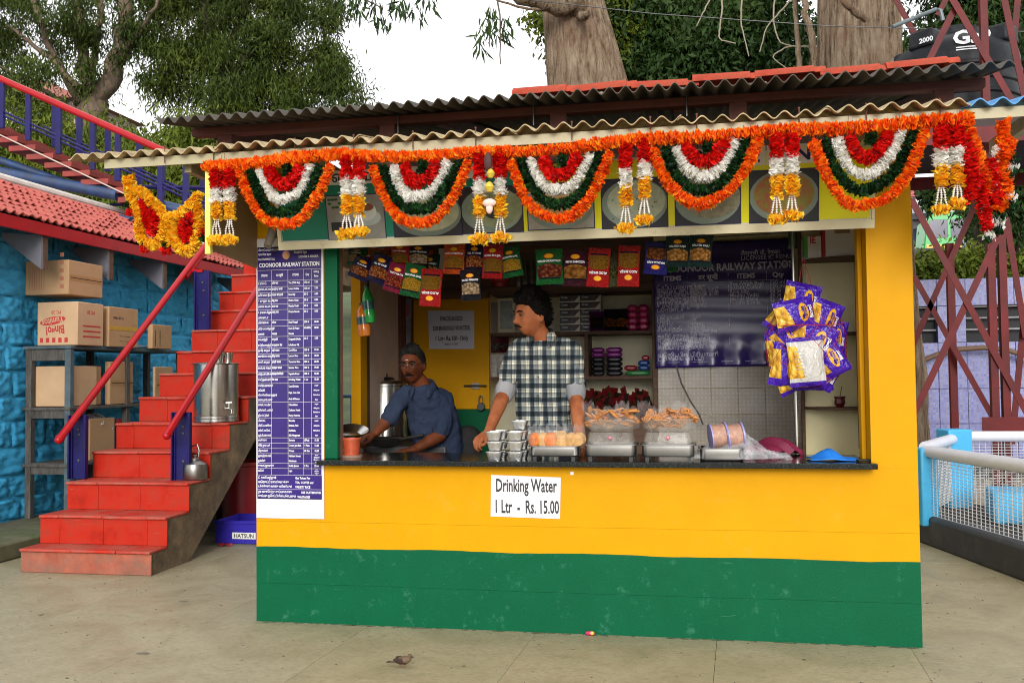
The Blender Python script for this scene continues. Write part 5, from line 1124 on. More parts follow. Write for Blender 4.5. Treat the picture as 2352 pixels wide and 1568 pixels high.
for k, (xl, yl, xr, yr, xb, yb) in enumerate(((553, 392, 757, 380, 652, 517), (858, 385, 1075, 372, 960, 512), (1172, 372, 1402, 352, 1285, 500), (1502, 345, 1740, 318, 1618, 466), (1868, 325, 2125, 300, 1990, 472))):
    t = thing('flower_swag', swl[k], 'garland', gp((xl+xr)/2, (yl+yr)/2), 0, 'flower swags along the awning')
    xm = (xl+xr)/2; hw = (xr-xl)/2
    for nm, mat, fw, fd, r, off, cl in (('orange_strand', p_or, 1, 1, .031, 0, .05), ('green_strand', p_gr, .79, .775, .031, .012, .06), ('white_strand', p_wh, .58, .545, .031, .004, .05), ('red_strand', p_re, .345, .30, .036, .0, 0)):
        P = []
        for s_ in np.linspace(-1, 1, 41):
            ytop = yl+(yr-yl)*(s_*fw+1)/2; f = 1-abs(s_)**2.5
            x = xm+(xb-xm)*f+hw*fw*s_*(1-.0*f); P.append(gp(x+2.5*math.sin(s_*5+k*2.1+fw*9), ytop+(yb-(yl+yr)/2)*fd*f+rw.uniform(-1.6, 1.6)+2.5*math.sin(s_*7+k*1.3+fw*5)*f, GY+off))
        strand(nm, P, r, mat, t, clump=cl)
    strand('green_tuft', [gp(xm+4, (yl+yr)/2-4), gp(xm+4, (yl+yr)/2+16)], .03, p_gr, t, m=22)
tl = ['pair of flower tassels at the far left of the awning', 'pair of flower tassels over the tea cup picture', 'pair of flower tassels with the lemon charm between them', 'uneven pair of flower tassels left of the C of the sign', 'pair of flower tassels before the reddish food picture', 'pair of flower tassels beyond the pillar at the right']
TS = [((497, 390, 430, 464, 504, 538, 556), (527, 390, 430, 464, 504, 538, 556)), ((796, 366, 407, 449, 492, 520, 542), (824, 366, 407, 449, 492, 518, 536)), ((1101, 352, 408, 450, 498, 536, 552), (1149, 350, 406, 448, 498, 534, 550)),
      ((1437, 337, 386, 428, 474, 508, 528), (1480, 326, 371, 408, 456, 486, 510)), ((1784, 316, 360, 405, 454, 490, 508), (1819, 312, 358, 402, 450, 484, 500)), ((2162, 288, 338, 382, 430, 468, 486), (2199, 286, 336, 380, 426, 458, 472))]
for k, pair in enumerate(TS):
    t = thing('flower_tassel', tl[k], 'garland', gp(pair[0][0], pair[0][1]), 0, 'flower tassels along the awning')
    for (x, a, b, c, d, e, f) in pair:
        strand('red_tuft', [gp(x, a), gp(x, b)], .036, p_re, t, m=22)
        strand('white_tuft', [gp(x, b+3), gp(x, c-2)], .036, p_wh, t, m=16, clump=.045)
        strand('yellow_tuft', [gp(x, c+2), gp(x+1, d-3)], .034, p_ye, t, m=16, clump=.036)
        mb = MB()
        for q in (-.016, 0, .016):
            p, s_ = gp(x, d-3), gp(x, e+4)
            for z in np.linspace(0, 1, 9):
                w = p+(s_-p)*z+np.array((q*(.5+z), .004*math.sin(z*9+q*80), 0)); mb.lathe([(.001, -.004), (.0065, .003), (.003, .006), (.001, .006)], w, 6)
        tag(mb.build('bead_string', M('bead_white', (.75, .7, .66), .5), t), kind='stuff')
        strand('end_flower', [gp(x-14, f-2), gp(x, f-8), gp(x+15, f-2)], .029, p_ye, t, m=18)
lc = thing('lemon_charm', 'two yellow lemons and a shell on a string hanging at the middle of the awning', 'charm', gp(1125, 400))
cy_ = GY-.045
mb = MB().tube([gp(1120, 350, cy_), gp(1126, 399, cy_), gp(1124, 430, cy_), gp(1124, 470, cy_)], .003, 6); mb.build('string', M('dark_string', (.02, .02, .02), .8), lc)
for (x, y, r) in ((1127, 399, .022), (1124, 430, .025)): MB().lathe([(.001, -r*1.15), (r*.5, -r*.95), (r, 0), (r*.55, r*.9), (.001, r*1.2)], gp(x, y, cy_), 18).build('lemon', M('lemon', (.55, .40, .04), .4, var=.2, scale=30), lc)
MB().ball(gp(1124, 466, cy_), (.035, .02, .022), 12).ball(gp(1124, 478, cy_), (.018, .014, .03), 10).build('shell', M('pink_shell', (.7, .48, .42), .5), lc)
MB().ball(gp(1121, 372, cy_), (.022, .018, .05), 10).build('charred_top', M('charred', (.05, .01, .008), .7), lc)
# yellow double-loop garland at the left end
yg = thing('double_garland', 'yellow and red flower garland hanging in two loops from the left end of the awning', 'garland', gp(380, 480, -.5))
def q7(*a): return [onY(cx*.2124, 365+cy*.2124, -.5) for cx, cy in a]
strand('yellow_loop', q7((1390, 200), (1400, 330), (1420, 450), (1510, 560), (1510, 800), (1560, 900), (1680, 940), (1790, 820), (1800, 640), (1700, 520), (1600, 420), (1500, 340), (1410, 330)), .035, p_ye, yg, m=18)
strand('yellow_loop', q7((1800, 640), (1880, 640), (1980, 580), (2090, 480), (2150, 390)), .033, p_ye, yg, m=18)
strand('yellow_loop', q7((1880, 640), (1880, 820), (1940, 960), (2050, 1010), (2110, 920), (2160, 740), (2140, 540), (2090, 480)), .035, p_ye, yg, m=18)
strand('yellow_loop', q7((1800, 700), (1840, 860), (1850, 920)), .033, p_ye, yg, m=18)
strand('red_loop', q7((1560, 470), (1590, 620), (1650, 790), (1720, 660), (1650, 560)), .034, p_re, yg, m=24); strand('red_loop', q7((1640, 640), (1660, 780)), .03, p_re, yg, m=24)
strand('red_loop', q7((2080, 620), (1980, 740), (2030, 880), (2080, 760)), .036, p_re, yg, m=24)
strand('dark_tuft', q7((1635, 540), (1650, 590)), .022, p_gr, yg, m=18); strand('dark_tuft', q7((2015, 650), (2020, 710)), .026, p_gr, yg, m=18)
for (a, b) in (((1390, 490), (1420, 570)), ((1560, 900), (1560, 970)), ((1800, 940), (1800, 990)), ((2190, 860), (2170, 800))):
    strand('green_tip', q7(a, (a[0]+5, a[1]+10)), .026, p_gr, yg, m=18); strand('red_tip', q7((b[0]-25, b[1]), (b[0]+25, b[1])), .026, p_re, yg, m=18)
# loose bunch at the right end
rbn = thing('flower_bunch', 'tangled orange red and white flower strings bunched at the right end of the awning', 'garland', gp(2280, 400))
def q3(*a): return [gp((1600+cx/2.613)*.9608, cy*.3677) for cx, cy in a]
for nm, mat, r, P in (('orange_strand', p_or, .032, ((1860, 720), (1880, 840), (1930, 980), (1985, 1090), (2000, 1150))), ('orange_strand', p_or, .034, ((2085, 760), (2090, 900), (2080, 1000), (2100, 1110), (2110, 1230), (2040, 1310))), ('orange_strand', p_or, .026, ((2130, 880), (2120, 980), (2070, 1060), (2010, 1110), (1985, 1200))),
                      ('red_strand', p_re, .035, ((1850, 850), (1880, 1000), (1890, 1250))), ('red_strand', p_re, .032, ((1930, 1090), (1960, 1280), (1990, 1430))), ('red_strand', p_re, .034, ((2020, 1000), (2030, 1150), (2050, 1290))), ('white_strand', p_wh, .022, ((2045, 930), (2030, 1080), (2035, 1200))), ('white_strand', p_wh, .02, ((1935, 1180), (1955, 1260), (1975, 1370))),
                      ('white_tuft', p_wh, .03, ((2110, 1040), (2150, 1045))), ('white_tuft', p_wh, .032, ((2105, 1235), (2140, 1240))), ('white_tuft', p_wh, .028, ((2040, 1390), (2080, 1395))), ('white_tuft', p_wh, .028, ((1975, 1465), (2020, 1470))), ('green_tuft', p_gr, .03, ((2120, 1000), (2160, 1010))), ('green_tuft', p_gr, .03, ((2115, 1080), (2150, 1085))), ('green_tuft', p_gr, .034, ((2120, 1280), (2150, 1285))), ('green_tuft', p_gr, .03, ((2040, 1350), (2080, 1360))), ('green_tuft', p_gr, .03, ((2040, 1425), (2070, 1430))), ('green_tuft', p_gr, .024, ((1975, 1495), (2010, 1498)))):
    strand(nm, q3(*P), r, mat, rbn, m=20 if mat is p_re else 15)
ws = thing('wooden_stick', 'short grey wooden stick poking out below the left end of the sign', 'stick', onY(620, 545, -.1)); MB().tube([onY(632, 520, -.06), onY(622, 545, -.12), onY(614, 566, -.15)], [.03, .026, .022], 12).build('stick', M('grey_stick', (.2, .17, .13), .9, bump=.6), ws)

# ------------------------------------------------------------------ snack packets on strings
def pouch_mesh():
    mb = MB(); nu, nv = 11, 15
    for sgn in (-1, 1):
        def fn(u, v, sgn=sgn):
            x = u-.5; z = v-.5; e = np.clip((.5-np.abs(z))/.42, 0, 1); ex = np.clip((.5-np.abs(x))/.5, 0, 1)
            b = np.where(np.abs(z) > .45, 0, (e**.55)*(ex**.6)); wob = .010*np.sin(z*23+x*9)*(ex**.5)*b
            xs_ = x*(1-.06*np.clip(1-np.abs(z)*2.3, 0, 1))+.0*z
            zz = z+np.where(np.abs(z) > .49, .006*np.sin(x*90), 0)
            return (xs_, sgn*(.5*b+wob+.002), zz)
        k = mb.n; mb.grid(fn, nu, nv)
        if sgn == 1: mb.f[-(nu-1)*(nv-1):] = [f[::-1] for f in mb.f[-(nu-1)*(nv-1):]]
    return mb
PM = pouch_mesh()
def packmat(name, base, food, fs=14, edge=None, top=.07, bot=-.30, gloss=.18, band=True):
    if name in MATS: return MATS[name]
    s = NT(name); X, Y_, Z = s.xyz()
    vo = s.n('ShaderNodeTexVoronoi'); vo.inputs['Scale'].default_value = fs; s.l(s.co((1, .3, 1.5)), vo.inputs['Vector'])
    fc = s.ramp(vo.outputs['Distance'], [(.05, food[1]), (.45, food[0]), (.75, [q*.25 for q in lin(food[0])])])
    vc = s.n('ShaderNodeSeparateColor'); s.l(vo.outputs['Color'], vc.inputs[0]); fc = s.mix(s.math('MULTIPLY', vc.outputs[0], .55), fc, food[2] if len(food) > 2 else food[0])
    wv = s.math('ADD', Z, s.math('MULTIPLY', s.math('MULTIPLY', X, X), .35))
    inz = s.math('MULTIPLY', s.math('LESS_THAN', wv, top), s.math('GREATER_THAN', Z, bot)); inx = s.math('LESS_THAN', s.math('ABSOLUTE', X), .43)
    c = s.mix(s.math('MULTIPLY', inz, inx), base, fc)
    if edge: c = s.mix(s.math('GREATER_THAN', s.math('ABSOLUTE', Z), .40), c, edge)
    if band: c = s.mix(s.math('MULTIPLY', s.math('LESS_THAN', s.math('ABSOLUTE', s.math('SUBTRACT', Z, bot-.03)), .022), s.math('LESS_THAN', s.math('ABSOLUTE', X), .4)), c, (.01, .008, .02))
    s.color(c); s.set(gloss, spec=.6); s.bump(s.noise(6, 5, .7, s.co((1, .3, 1.6))), .9, .09); MATS[name] = s.m; return s.m
TY = {'bhuj': (packmat('pk_red', (.50, .012, .012), ('#9a6a10', '#c99a2e', '#7a4d0c'), 34), 'ALOO BHUJIA', 'red packet of yellow bhujia'), 'pea': (packmat('pk_black', (.010, .009, .016), ('#c9ad8a', '#e6d3b4', '#b08a60'), 9), 'SALTED PEANUTS', 'black packet of salted peanuts'),
      'all': (packmat('pk_navy', (.014, .010, .06), ('#b5651e', '#e0b070', '#8a1f14'), 11), 'ALL IN ONE', 'navy packet of mixed snack'), 'nuts': (packmat('pk_maroon', (.30, .010, .05), ('#a3341a', '#d97a3a', '#701510'), 11), 'TASTY NUTS', 'maroon packet of coated nuts'),
      'moong': (packmat('pk_green', (.008, .13, .03), ('#c9971e', '#e0b846', '#a87a10'), 22), 'MOONG DAL', 'green packet of yellow dal'), 'oran': (packmat('pk_orange', (.75, .10, .012), ('#b5791a', '#d8a23c', '#8f5a10'), 26), 'KHATTA MEETHA', 'orange packet of yellow mixture'),
      'bhak': (packmat('pk_brgreen', (.01, .16, .03), ('#8c3a1c', '#d0885a', '#5c1c10'), 8), 'MINI BHAKARWADI', 'green packet of mini rolls'), 'samo': (packmat('pk_wine', (.06, .008, .02), ('#b5752a', '#e0ad62', '#7d4714'), 5), 'MINI SAMOSA', 'dark red packet of mini samosas'),
      'kaju': (packmat('pk_dkgreen', (.006, .035, .03), ('#d08e3e', '#ecc98c', '#a86a24'), 8), 'SALTED KAJU', 'dark green packet of salted cashews'), 'mkaj': (packmat('pk_blue', (.02, .02, .20), ('#8a4a1c', '#b9743a', '#5e2c10'), 8), 'MASALA KAJU', 'blue packet of masala cashews'), 'leaf': (packmat('pk_clear', (.12, .12, .05), ('#5c6a34', '#8a8f5a', '#6a3a2a'), 9, band=False), '', 'clear packet of dried leaves')}
logo_y = M('logo_yellow', (.75, .38, .01), .3); logo_r = M('logo_red', (.4, .01, .01), .3)
def bulgey(x, z): return -.5*(np.clip((.5-np.abs(z))/.42, 0, 1)**.55)*(np.clip((.5-np.abs(x))/.5, 0, 1)**.6)
pm_cache = {}
def packet(ty, px, py, w, h, rot=0, flip=False, where='', y=.10, yaw=0, group='snack packets hanging under the sign', depth=.068):
    mat, txt, desc = TY[ty]; s_ = (y-CAM[1])/FPX/.98; W, H = w*s_*1.12, h*s_*1.1; c = onY(px, py, y)
    t = thing('snack_packet', desc+' '+where, 'packet', c, 0, group); t.rotation_euler = (0, R(rot)+(PI if flip else 0), yaw)
    if ty not in pm_cache: pm_cache[ty] = PM.mesh('pouch', mat, 60)
    o = inst('pouch', pm_cache[ty], t, (0, 0, 0), world=False); o.scale = (W, depth, H)
    def warp(v): v = v.copy(); v[:, 1] += bulgey(v[:, 0]/W, v[:, 2]/H)*depth-.0012; return v
    th = np.linspace(0, 2*PI, 20, endpoint=False)
    if ty != 'leaf':
        for rr, m_, dd in ((1.0, logo_r, 0), (.82, logo_y, -.0006)):
            ring = np.stack([W*.20*rr*np.cos(th), np.full(20, dd), H*.29+H*.075*rr*np.sin(th)], 1); ctr = np.array([[0, dd, H*.29]])
            MB().add(warp(np.concatenate([ring, ctr])), [(i, (i+1) % 20, 20) for i in range(20)]).build('logo_oval', m_, t, local=True)
        wd_ = len(txt)*.6
        text(txt, t, 'lettering', ink_white, (0, 0, H*.145), H*.085, min(1, W*.84/(wd_*H*.085)), 'CENTER', .025, warp=warp, local=True, depth=.0001)
    return t
def p3(cx, cy): return 768.6+cx*.20425, 538+cy*.20425
def p2(cx, cy): return 1056.9+cx*.35538, 528.4+cy*.35538
for (ty, c, w, h, rot, fl_, y, where) in (('moong', p3(255, 245), 42, 42, 4, False, .16, 'at the far left of the string, partly hidden'), ('oran', p3(500, 195), 50, 40, 6, False, .17, 'tucked behind the sign trim at the left'), ('bhuj', p3(735, 235), 43, 54, 3, False, .10, 'in the top row below the sign picture'), ('pea', p3(945, 245), 46, 54, 4, False, .12, 'in the top row at the left'),
      ('all', p3(305, 385), 48, 50, 24, False, .13, 'leaning at the left end of the lower row'), ('all', p3(510, 390), 46, 64, 20, False, .09, 'leaning in the lower row beside the maroon packet'), ('nuts', p3(690, 492), 44, 62, 18, False, .07, 'in the lower left row'), ('moong', p3(880, 520), 45, 70, 13, False, .06, 'in the lower left row'), ('bhuj', p3(1085, 600), 46, 80, 5, True, .05, 'hanging upside down lowest at the left'),
      ('oran', p3(1345, 272), 45, 66, 3, False, .10, 'in the middle of the top row'), ('all', p3(1575, 268), 41, 64, 3, False, .12, 'in the middle of the top row'), ('bhuj', p3(1778, 302), 43, 74, 3, False, .09, 'in the middle of the top row'), ('moong', p3(1985, 310), 43, 64, -9, False, .12, 'tilted at the right end of the middle row'), ('pea', p3(1530, 570), 43, 66, -2, False, .07, 'hanging alone below the middle row'),
      ('bhak', p2(577, 236), 56, 74, -1, False, .10, 'above the young man'), ('samo', p2(745, 243), 52, 76, 2, False, .11, 'right of the young man'), ('bhuj', p2(895, 242), 45, 80, 5, True, .09, 'hanging upside down right of the samosa packet'), ('leaf', p2(985, 250), 26, 74, 0, False, .2, 'behind the red packets'), ('bhuj', p2(1090, 232), 44, 84, 3, True, .10, 'hanging upside down alone at the right'),
      ('mkaj', p2(1268, 182), 46, 66, 6, True, .10, 'hanging upside down at the purple banner'), ('kaju', p2(1405, 138), 46, 64, 2, False, .08, 'left of its twin before the purple banner'), ('kaju', (1609, 576), 46, 66, 5, False, .07, 'at the right end of the string'),
      ('nuts', p3(410, 300), 44, 60, 10, False, .19, 'behind the two leaning navy packets'), ('bhuj', p3(620, 350), 42, 58, 12, False, .18, 'behind the maroon packet of the left cluster'), ('pea', p3(820, 400), 42, 58, 6, False, .17, 'behind the left cluster, mostly hidden'), ('oran', p3(990, 330), 42, 60, 5, False, .2, 'behind the peanut packet at the left'), ('nuts', p3(1460, 290), 40, 60, 3, False, .19, 'between the orange and navy packets, behind them'), ('kaju', p3(1680, 310), 40, 62, 4, False, .2, 'behind the red packet of the middle row'), ('pea', p3(1885, 330), 40, 60, -3, False, .21, 'behind the tilted green packet'), ('bhak', p3(420, 330), 44, 60, 14, False, .20, 'half hidden at the left behind the navy packets'), ('oran', p3(790, 440), 42, 62, 9, False, .18, 'behind the maroon and green packets of the left cluster'), ('samo', p3(600, 250), 40, 56, 6, False, .21, 'at the top of the left cluster, behind'), ('kaju', p3(1070, 380), 42, 60, 4, False, .20, 'above the lowest upside-down red packet'), ('all', p2(660, 250), 44, 70, 2, False, .2, 'behind the green and dark red packets above the young man'), ('nuts', p2(820, 250), 42, 72, -3, False, .21, 'between the dark red and red packets, behind'), ('moong', p2(1340, 170), 42, 62, 4, False, .2, 'behind the blue and dark green packets')):
    packet(ty, c[0], c[1], w, h, rot, fl_, where, y)
sl_ = thing('packet_string', 'dark string carrying the snack packets under the sign', 'string', onY(1300, 560, .09))
MB().tube([onY(x, y, .13) for x, y in ((790, 575), (900, 568), (1050, 560), (1250, 562), (1450, 560), (1640, 545), (1950, 525))], .003, 6).build('string', M('dark_string', (.02, .02, .02), .8), sl_)

# ------------------------------------------------------------------ interior: purple banner, cabinet, shelves
bn = thing('price_banner', 'glossy wrinkled purple price banner hanging on the tiled back wall', 'banner', onY(1660, 840, 2.0))
BY = 2.05
q0, q1, q2, q3_ = onY(1506, 845, BY), onY(1826, 838, BY), onY(1834, 556, BY), onY(1500, 562, BY)
def bnp(u, v): return q0+(q1-q0)*u+(q3_-q0)*v
def wavy(u, v): return .0012*np.sin(v*46+u*3)+.012*np.sin(u*6+1)*.5+.05*np.clip(.25-v, 0, 1)*np.sin(u*34)
def bsurf(u, v): 
    P = q0[:, None, None]+(q1-q0)[:, None, None]*u+(q3_-q0)[:, None, None]*v; return (P[0], P[1]-wavy(u, v), P[2])
bp = M('banner_purple', (.035, .018, .15), .22, var=.25, scale=3)
mb = MB(); mb.grid(bsurf, 50, 60); bo = mb.build('banner_sheet', bp, bn, smooth=60)
sd_ = bo.modifiers.new('s', 'SOLIDIFY'); sd_.thickness = .002; sd_.offset = 1
bink = M('banner_print', (.62, .60, .75), .3); WBn, HBn = np.linalg.norm(q1-q0), np.linalg.norm(q3_-q0)
def bt(s, u, v, size, xs=.9, al='LEFT', b=.004):
    def wp(a, q0=q0, q1=q1, q3_=q3_):
        uu = u+a[:, 0]/WBn; vv = v+a[:, 2]/HBn; P = q0+np.outer(uu, q1-q0)+np.outer(vv, q3_-q0); P[:, 1] -= wavy(uu, vv)+.0025-a[:, 1]; return P
    text(s, bn, 'lettering', bink, (0, 0, 0), size, xs, al, b, warp=wp, depth=.0002)
def cu(cx): return (cx-40)/(880-40)
def cv(cy): return (938-cy)/(938-190)
bt('COONOOR RAILWAY STATION', cu(510), cv(345), .075, .88, 'CENTER', .03); bt('LICENSEE K. RENU', cu(575), cv(296), .045, 1.0); bt('लैसन्सी के. रेनुका', cu(575), cv(268), .045, 1); bt('Worki', cu(820), cv(323), .035); bt('7.00 o', cu(805), cv(347), .035)
for s_, cx in (('ITEMS', 100), ('दर सूची', 315), ('ITEMS', 548), ('Qty', 760)): bt(s_, cu(cx), cv(402), .052, 1.0, 'LEFT', .03)
bl = MB()
def bline(u0, v0, u1, v1, w=.0025):
    k = 24; uu = np.linspace(u0, u1, k); vv = np.linspace(v0, v1, k); du, dv = (0, w/HBn) if abs(u1-u0) > abs(v1-v0) else (w/WBn, 0); V = []
    for s_ in (0, 1):
        a, b = uu+du*s_, vv+dv*s_; P = q0+np.outer(a, q1-q0)+np.outer(b, q3_-q0); P[:, 1] -= wavy(a, b)+.002; V.append(P)
    bl.add(np.concatenate(V), [(i, i+1, i+1+k, i+k) for i in range(k-1)])
for cx in (245, 495, 725): bline(cu(cx), cv(905), cu(cx), cv(378))
for cy in (378, 432, 908): bline(cu(44), cv(cy), cu(872), cv(cy))
bl.build('ruled_lines', bink, bn, smooth=0)
L1 = ['டீ (டிப் பையுடன்)', 'இன்ஸ்டன்ட் காபி', 'அரிசி மாவு இட்லி', 'உளுந்து வடை', 'மசால் வடை', 'உருளை கிழங்கு', 'போண்டா', '', 'பொங்கல்', 'பூரி', 'மசால்', 'சப்பாத்தி', '', 'தயிர் சாதம்', 'எலுமிச்சை சாதம்', 'புளி சாதம்', 'சாம்பார் சாதம்', '', 'வெஜிடபிள் பிரியாணி', 'டிரிங்கிங் வாட்டர்']
L2 = ['डिप चाय', 'इन्स्टेन्ट काफी', 'चावल की इटली', 'मेथु वडा', 'दाल वडा', 'आलु वडा', '', '', 'पोंगल', 'पूरी', 'मसाला', 'चप्पाती', 'सन्फ्लवर तेल', 'दही चावल', 'नींबु चावल', 'इम्ली चावल', 'साम्बर चावल', '', '', '']
L3 = ['Tea (With Bag)', 'Instant Coffee', 'Rice Idly', 'Medhu Vadai', 'Masala Vadai', 'Potato Bonda']; L4 = ['150 ml', '150 ml', '50 G', '30 G', '40 G', '50 G']
for k in range(20):
    cy = 456+k*22.6
    for s_, cx in ((L1[k], 55), (L2[k], 258)):
        if s_: bt(s_, cu(cx), cv(cy), .043, .9)
    if k < 6: bt(L3[k], cu(502), cv(cy-8), .043, .95); bt(L4[k], cu(742), cv(cy-10), .043, .95)
# slatted window strips at the head of the banner
for k, py in enumerate((560, 566, 572)):
    pass
# shelf stock
def pbox(name, label, cat, a, b, mat, group=None, bev=.003, print_=None):
    o = MB().bb(a, b).build(name, mat, None, bev=bev); recenter(o); return tag(o, label, cat, group)
def boxart():
    s = NT('biscuit_box'); X, Y_, Z = s.xyz('Generated'); c = s.ramp(s.noise(9, 3, .6), [(.45, (.012, .008, .01)), (.62, (.05, .02, .018)), (.7, (.16, .04, .03))])
    c = s.mix(s.math('GREATER_THAN', s.math('ADD', X, s.math('MULTIPLY', Z, -.35)), .66), c, (.60, .55, .42)); c = s.mix(s.math('LESS_THAN', Z, .16), c, (.62, .60, .52)); s.color(c); s.set(.35); return s.m
ba = boxart(); sz0 = SHELFZ[1]+.0125
xa, xb_ = float(onY(1286, 720, 2.25)[0]), float(onY(1381, 720, 2.25)[0]); bw = (xb_-xa)/2; bh = (float(onY(1300, 678, 2.25)[2])-sz0)/5
bx0 = None
for j in range(5):
    for i in range(2):
        o = pbox('biscuit_box', 'dark biscuit box, %s in %s column of the upper shelf stack' % (('bottom', 'second from the bottom', 'middle', 'second from the top', 'topmost')[j], ('left', 'right')[i]), 'box', (xa+i*bw+.001, 2.24, sz0+j*bh+.0005), (xa+(i+1)*bw-.001, 2.40, sz0+(j+1)*bh-.0005), ba, 'chocolate biscuit boxes on the upper shelf', .002)
        text('Cream', o, 'lettering', ink_white, (xa+i*bw+.015, 2.2392, sz0+j*bh+bh*.68), .02, .9, 'LEFT', .01)
def lump(label, px, py, w, h, mat, y=2.2, name='snack_pouch', group=None, zb=None, rot=0):
    c = onY(px, py, y); s_ = (y-CAM[1])/FPX/.98; W, H = w*s_, h*s_
    me = PM.mesh('pouch', mat, 60); o = bpy.data.objects.new(name, me); COL.objects.link(o); o.scale = (W, .07, H); o.location = (c[0], y, (zb+H/2) if zb else c[2]); o.rotation_euler = (0, R(rot), 0)
    return tag(o, label, 'packet', group)
lump('purple topped clear pouch of dark snack beside the biscuit boxes', 1371, 738, 34, 46, packmat('pk_purp', (.12, .012, .12), ('#2c1a10', '#5c3a20', '#1c100c'), 12, top=.2), zb=sz0); lump('dark pouch of brown snack in the middle of the upper shelf', 1402, 741, 28, 50, packmat('pk_dk1', (.012, .01, .012), ('#8a4a1c', '#c4843c', '#5e2c10'), 7), zb=sz0); lump('black pouch with orange snack left of the pink rolls', 1428, 738, 34, 50, packmat('pk_dk2', (.014, .008, .012), ('#a35a1c', '#d49a4c', '#6e3410'), 6), zb=sz0)
pinkm = M('pink_wrap', (.40, .012, .09), .25, var=.3, scale=25); blkw = M('black_wrap', (.012, .010, .014), .25, var=.5, scale=20); purpw = M('purple_wrap', (.20, .01, .18), .25, var=.3, scale=25); bluew_ = M('blue_wrap', (.01, .05, .22), .25, var=.3, scale=25); redw = M('red_wrap', (.26, .01, .02), .25, var=.3, scale=25); grw = M('green_wrap', (.03, .2, .05), .25, var=.3, scale=25)
def roll(label, px0, px1, pyt, pyb, mat, y, group, cat='biscuit pack', z=None):
    a, b = onY(px0, pyb, y), onY(px1, pyt, y); r = (b[2]-a[2])/2; L_ = b[0]-a[0]; mb = MB()
    mb.tube([(0, 0, r), (.012, 0, r), (.02, 0, r), (L_-.02, 0, r), (L_-.012, 0, r), (L_, 0, r)], [r*.5, r*.75, r, r, r*.75, r*.5], 12); mb.box((L_/2, -r*.98, r), (L_*.5, .002, r*.7))
    o = mb.build('biscuit_pack', [mat], None); o.location = (a[0], y, z if z is not None else a[2]); return tag(o, label, cat, group)
for j in range(4):
    for i in range(2):
        z = sz0+j*.048; roll('pink biscuit roll, %s in the %s column at the right end of the upper shelf' % (('lowest', 'second', 'third', 'topmost')[j], ('left', 'right')[i]), 1441+i*25, 1465+i*25, 700, 718, pinkm, 2.2, 'pink biscuit rolls on the upper shelf', z=z+.001)
sz1 = SHELFZ[2]+.0125
for i in range(2):
    for j in range(6):
        m_ = purpw if j > 3 else blkw
        roll('%s biscuit pack, %s in the %s stack on the lower shelf' % ('magenta' if j > 3 else 'black', ('lowest', 'second', 'third', 'fourth', 'fifth', 'topmost')[j], ('left', 'right')[i]), (1357, 1391)[i], (1387, 1428)[i], 700, 713, m_, 2.2, 'biscuit packs stacked on the lower shelf', z=sz1+j*.0365+.001)
for (a, b, lv, m_, lab) in ((1436, 1490, 0, grw, 'green biscuit pack at the bottom right of the lower shelf'), (1432, 1462, 1, redw, 'red biscuit pack lying on the green one'), (1464, 1490, 1, bluew_, 'lower blue biscuit pack at the right of the lower shelf'), (1464, 1490, 2, bluew_, 'upper blue biscuit pack at the right of the lower shelf'), (1472, 1490, 3, redw, 'small red pack on top of the blue packs')):
    roll(lab, a, b, 700, 713, m_, 2.2, None, z=sz1+lv*.039+.001)
pf = thing('framed_picture', 'framed pale blue picture leaning on the upper shelf behind the young man', 'picture', onY(1165, 760, 2.3)); a, b = onY(1143, 762, 2.3), onY(1183, 684, 2.3)
mb = MB(); mb.bb((a[0], 2.3, sz0), (b[0], 2.325, b[2])); mb.build('frame', cream, pf, bev=.003); MB().bb((a[0]+.022, 2.296, sz0+.04), (b[0]-.022, 2.2995, b[2]-.022)).build('print', M('pale_blue_print', (.12, .3, .42), .3, var=.4, scale=14, col2='#b9b39a'), pf)
pbox('medicine_carton', 'small white and grey carton at the left end of the upper shelf', 'box', onY(1128, 760, 2.35)*np.array((1, 1, 0))+np.array((0, 0, sz0+.001)), onY(1146, 695, 2.42)*np.array((1, 1, 1)), M('whitegrey_card', (.35, .33, .3), .6))
for k, px in enumerate((1135, 1153)):
    x = float(onY(px, 850, 2.2)[0]); pr = [(.001, 0)]
    for q in range(15): pr += [(.026+.0009*q, q*.0125), (.031+.0009*q, q*.0125+.009)]
    o = MB().lathe(pr+[(.001, .19)], (0, 0, 0), 20).build('cup_stack', M('paper_cup', (.6, .58, .55), .6)); o.location = (x, 2.2, sz1+.001); tag(o, 'stack of white paper cups, %s of the pair on the lower shelf' % ('left' if k == 0 else 'right'), 'cups', 'paper cup stacks')
lump('crumpled red and grey packet above the paper cups', 1148, 790, 44, 40, packmat('pk_crum', (.18, .012, .03), ('#6a5a58', '#9a8a88', '#3a1418'), 9), 2.32)
# packets in the bin under the shelf
sr = [packmat('pk_s1', (.20, .008, .012), ('#5a2a10', '#a3622a', '#2a0c08'), 9), packmat('pk_s2', (.03, .02, .015), ('#7a3a14', '#b9742a', '#3a1408'), 9), packmat('pk_s3', (.22, .02, .015), ('#3a4a1c', '#7a7a3a', '#1c240c'), 9)]
sme = [PM.mesh('pouch', m_, 60) for m_ in sr]
for k in range(34):
    px, py = 1350+(k % 17)*8.6+rw.uniform(-3, 3), 935-(k//17)*20+rw.uniform(-10, 8); y = 1.95+.1*(k//17)+rw.uniform(0, .05); c = onY(px, py, y)
    o = bpy.data.objects.new('small_packet', sme[k % 3]); COL.objects.link(o); o.location = c; o.scale = (.062, .03, .13); o.rotation_euler = (rw.uniform(-.3, .1), rw.uniform(-.5, .5), rw.uniform(-.9, .9)); tag(o, 'small red and dark snack sachet crowded in the rack below the shelves', 'packet', 'sachets in the rack below the shelves')
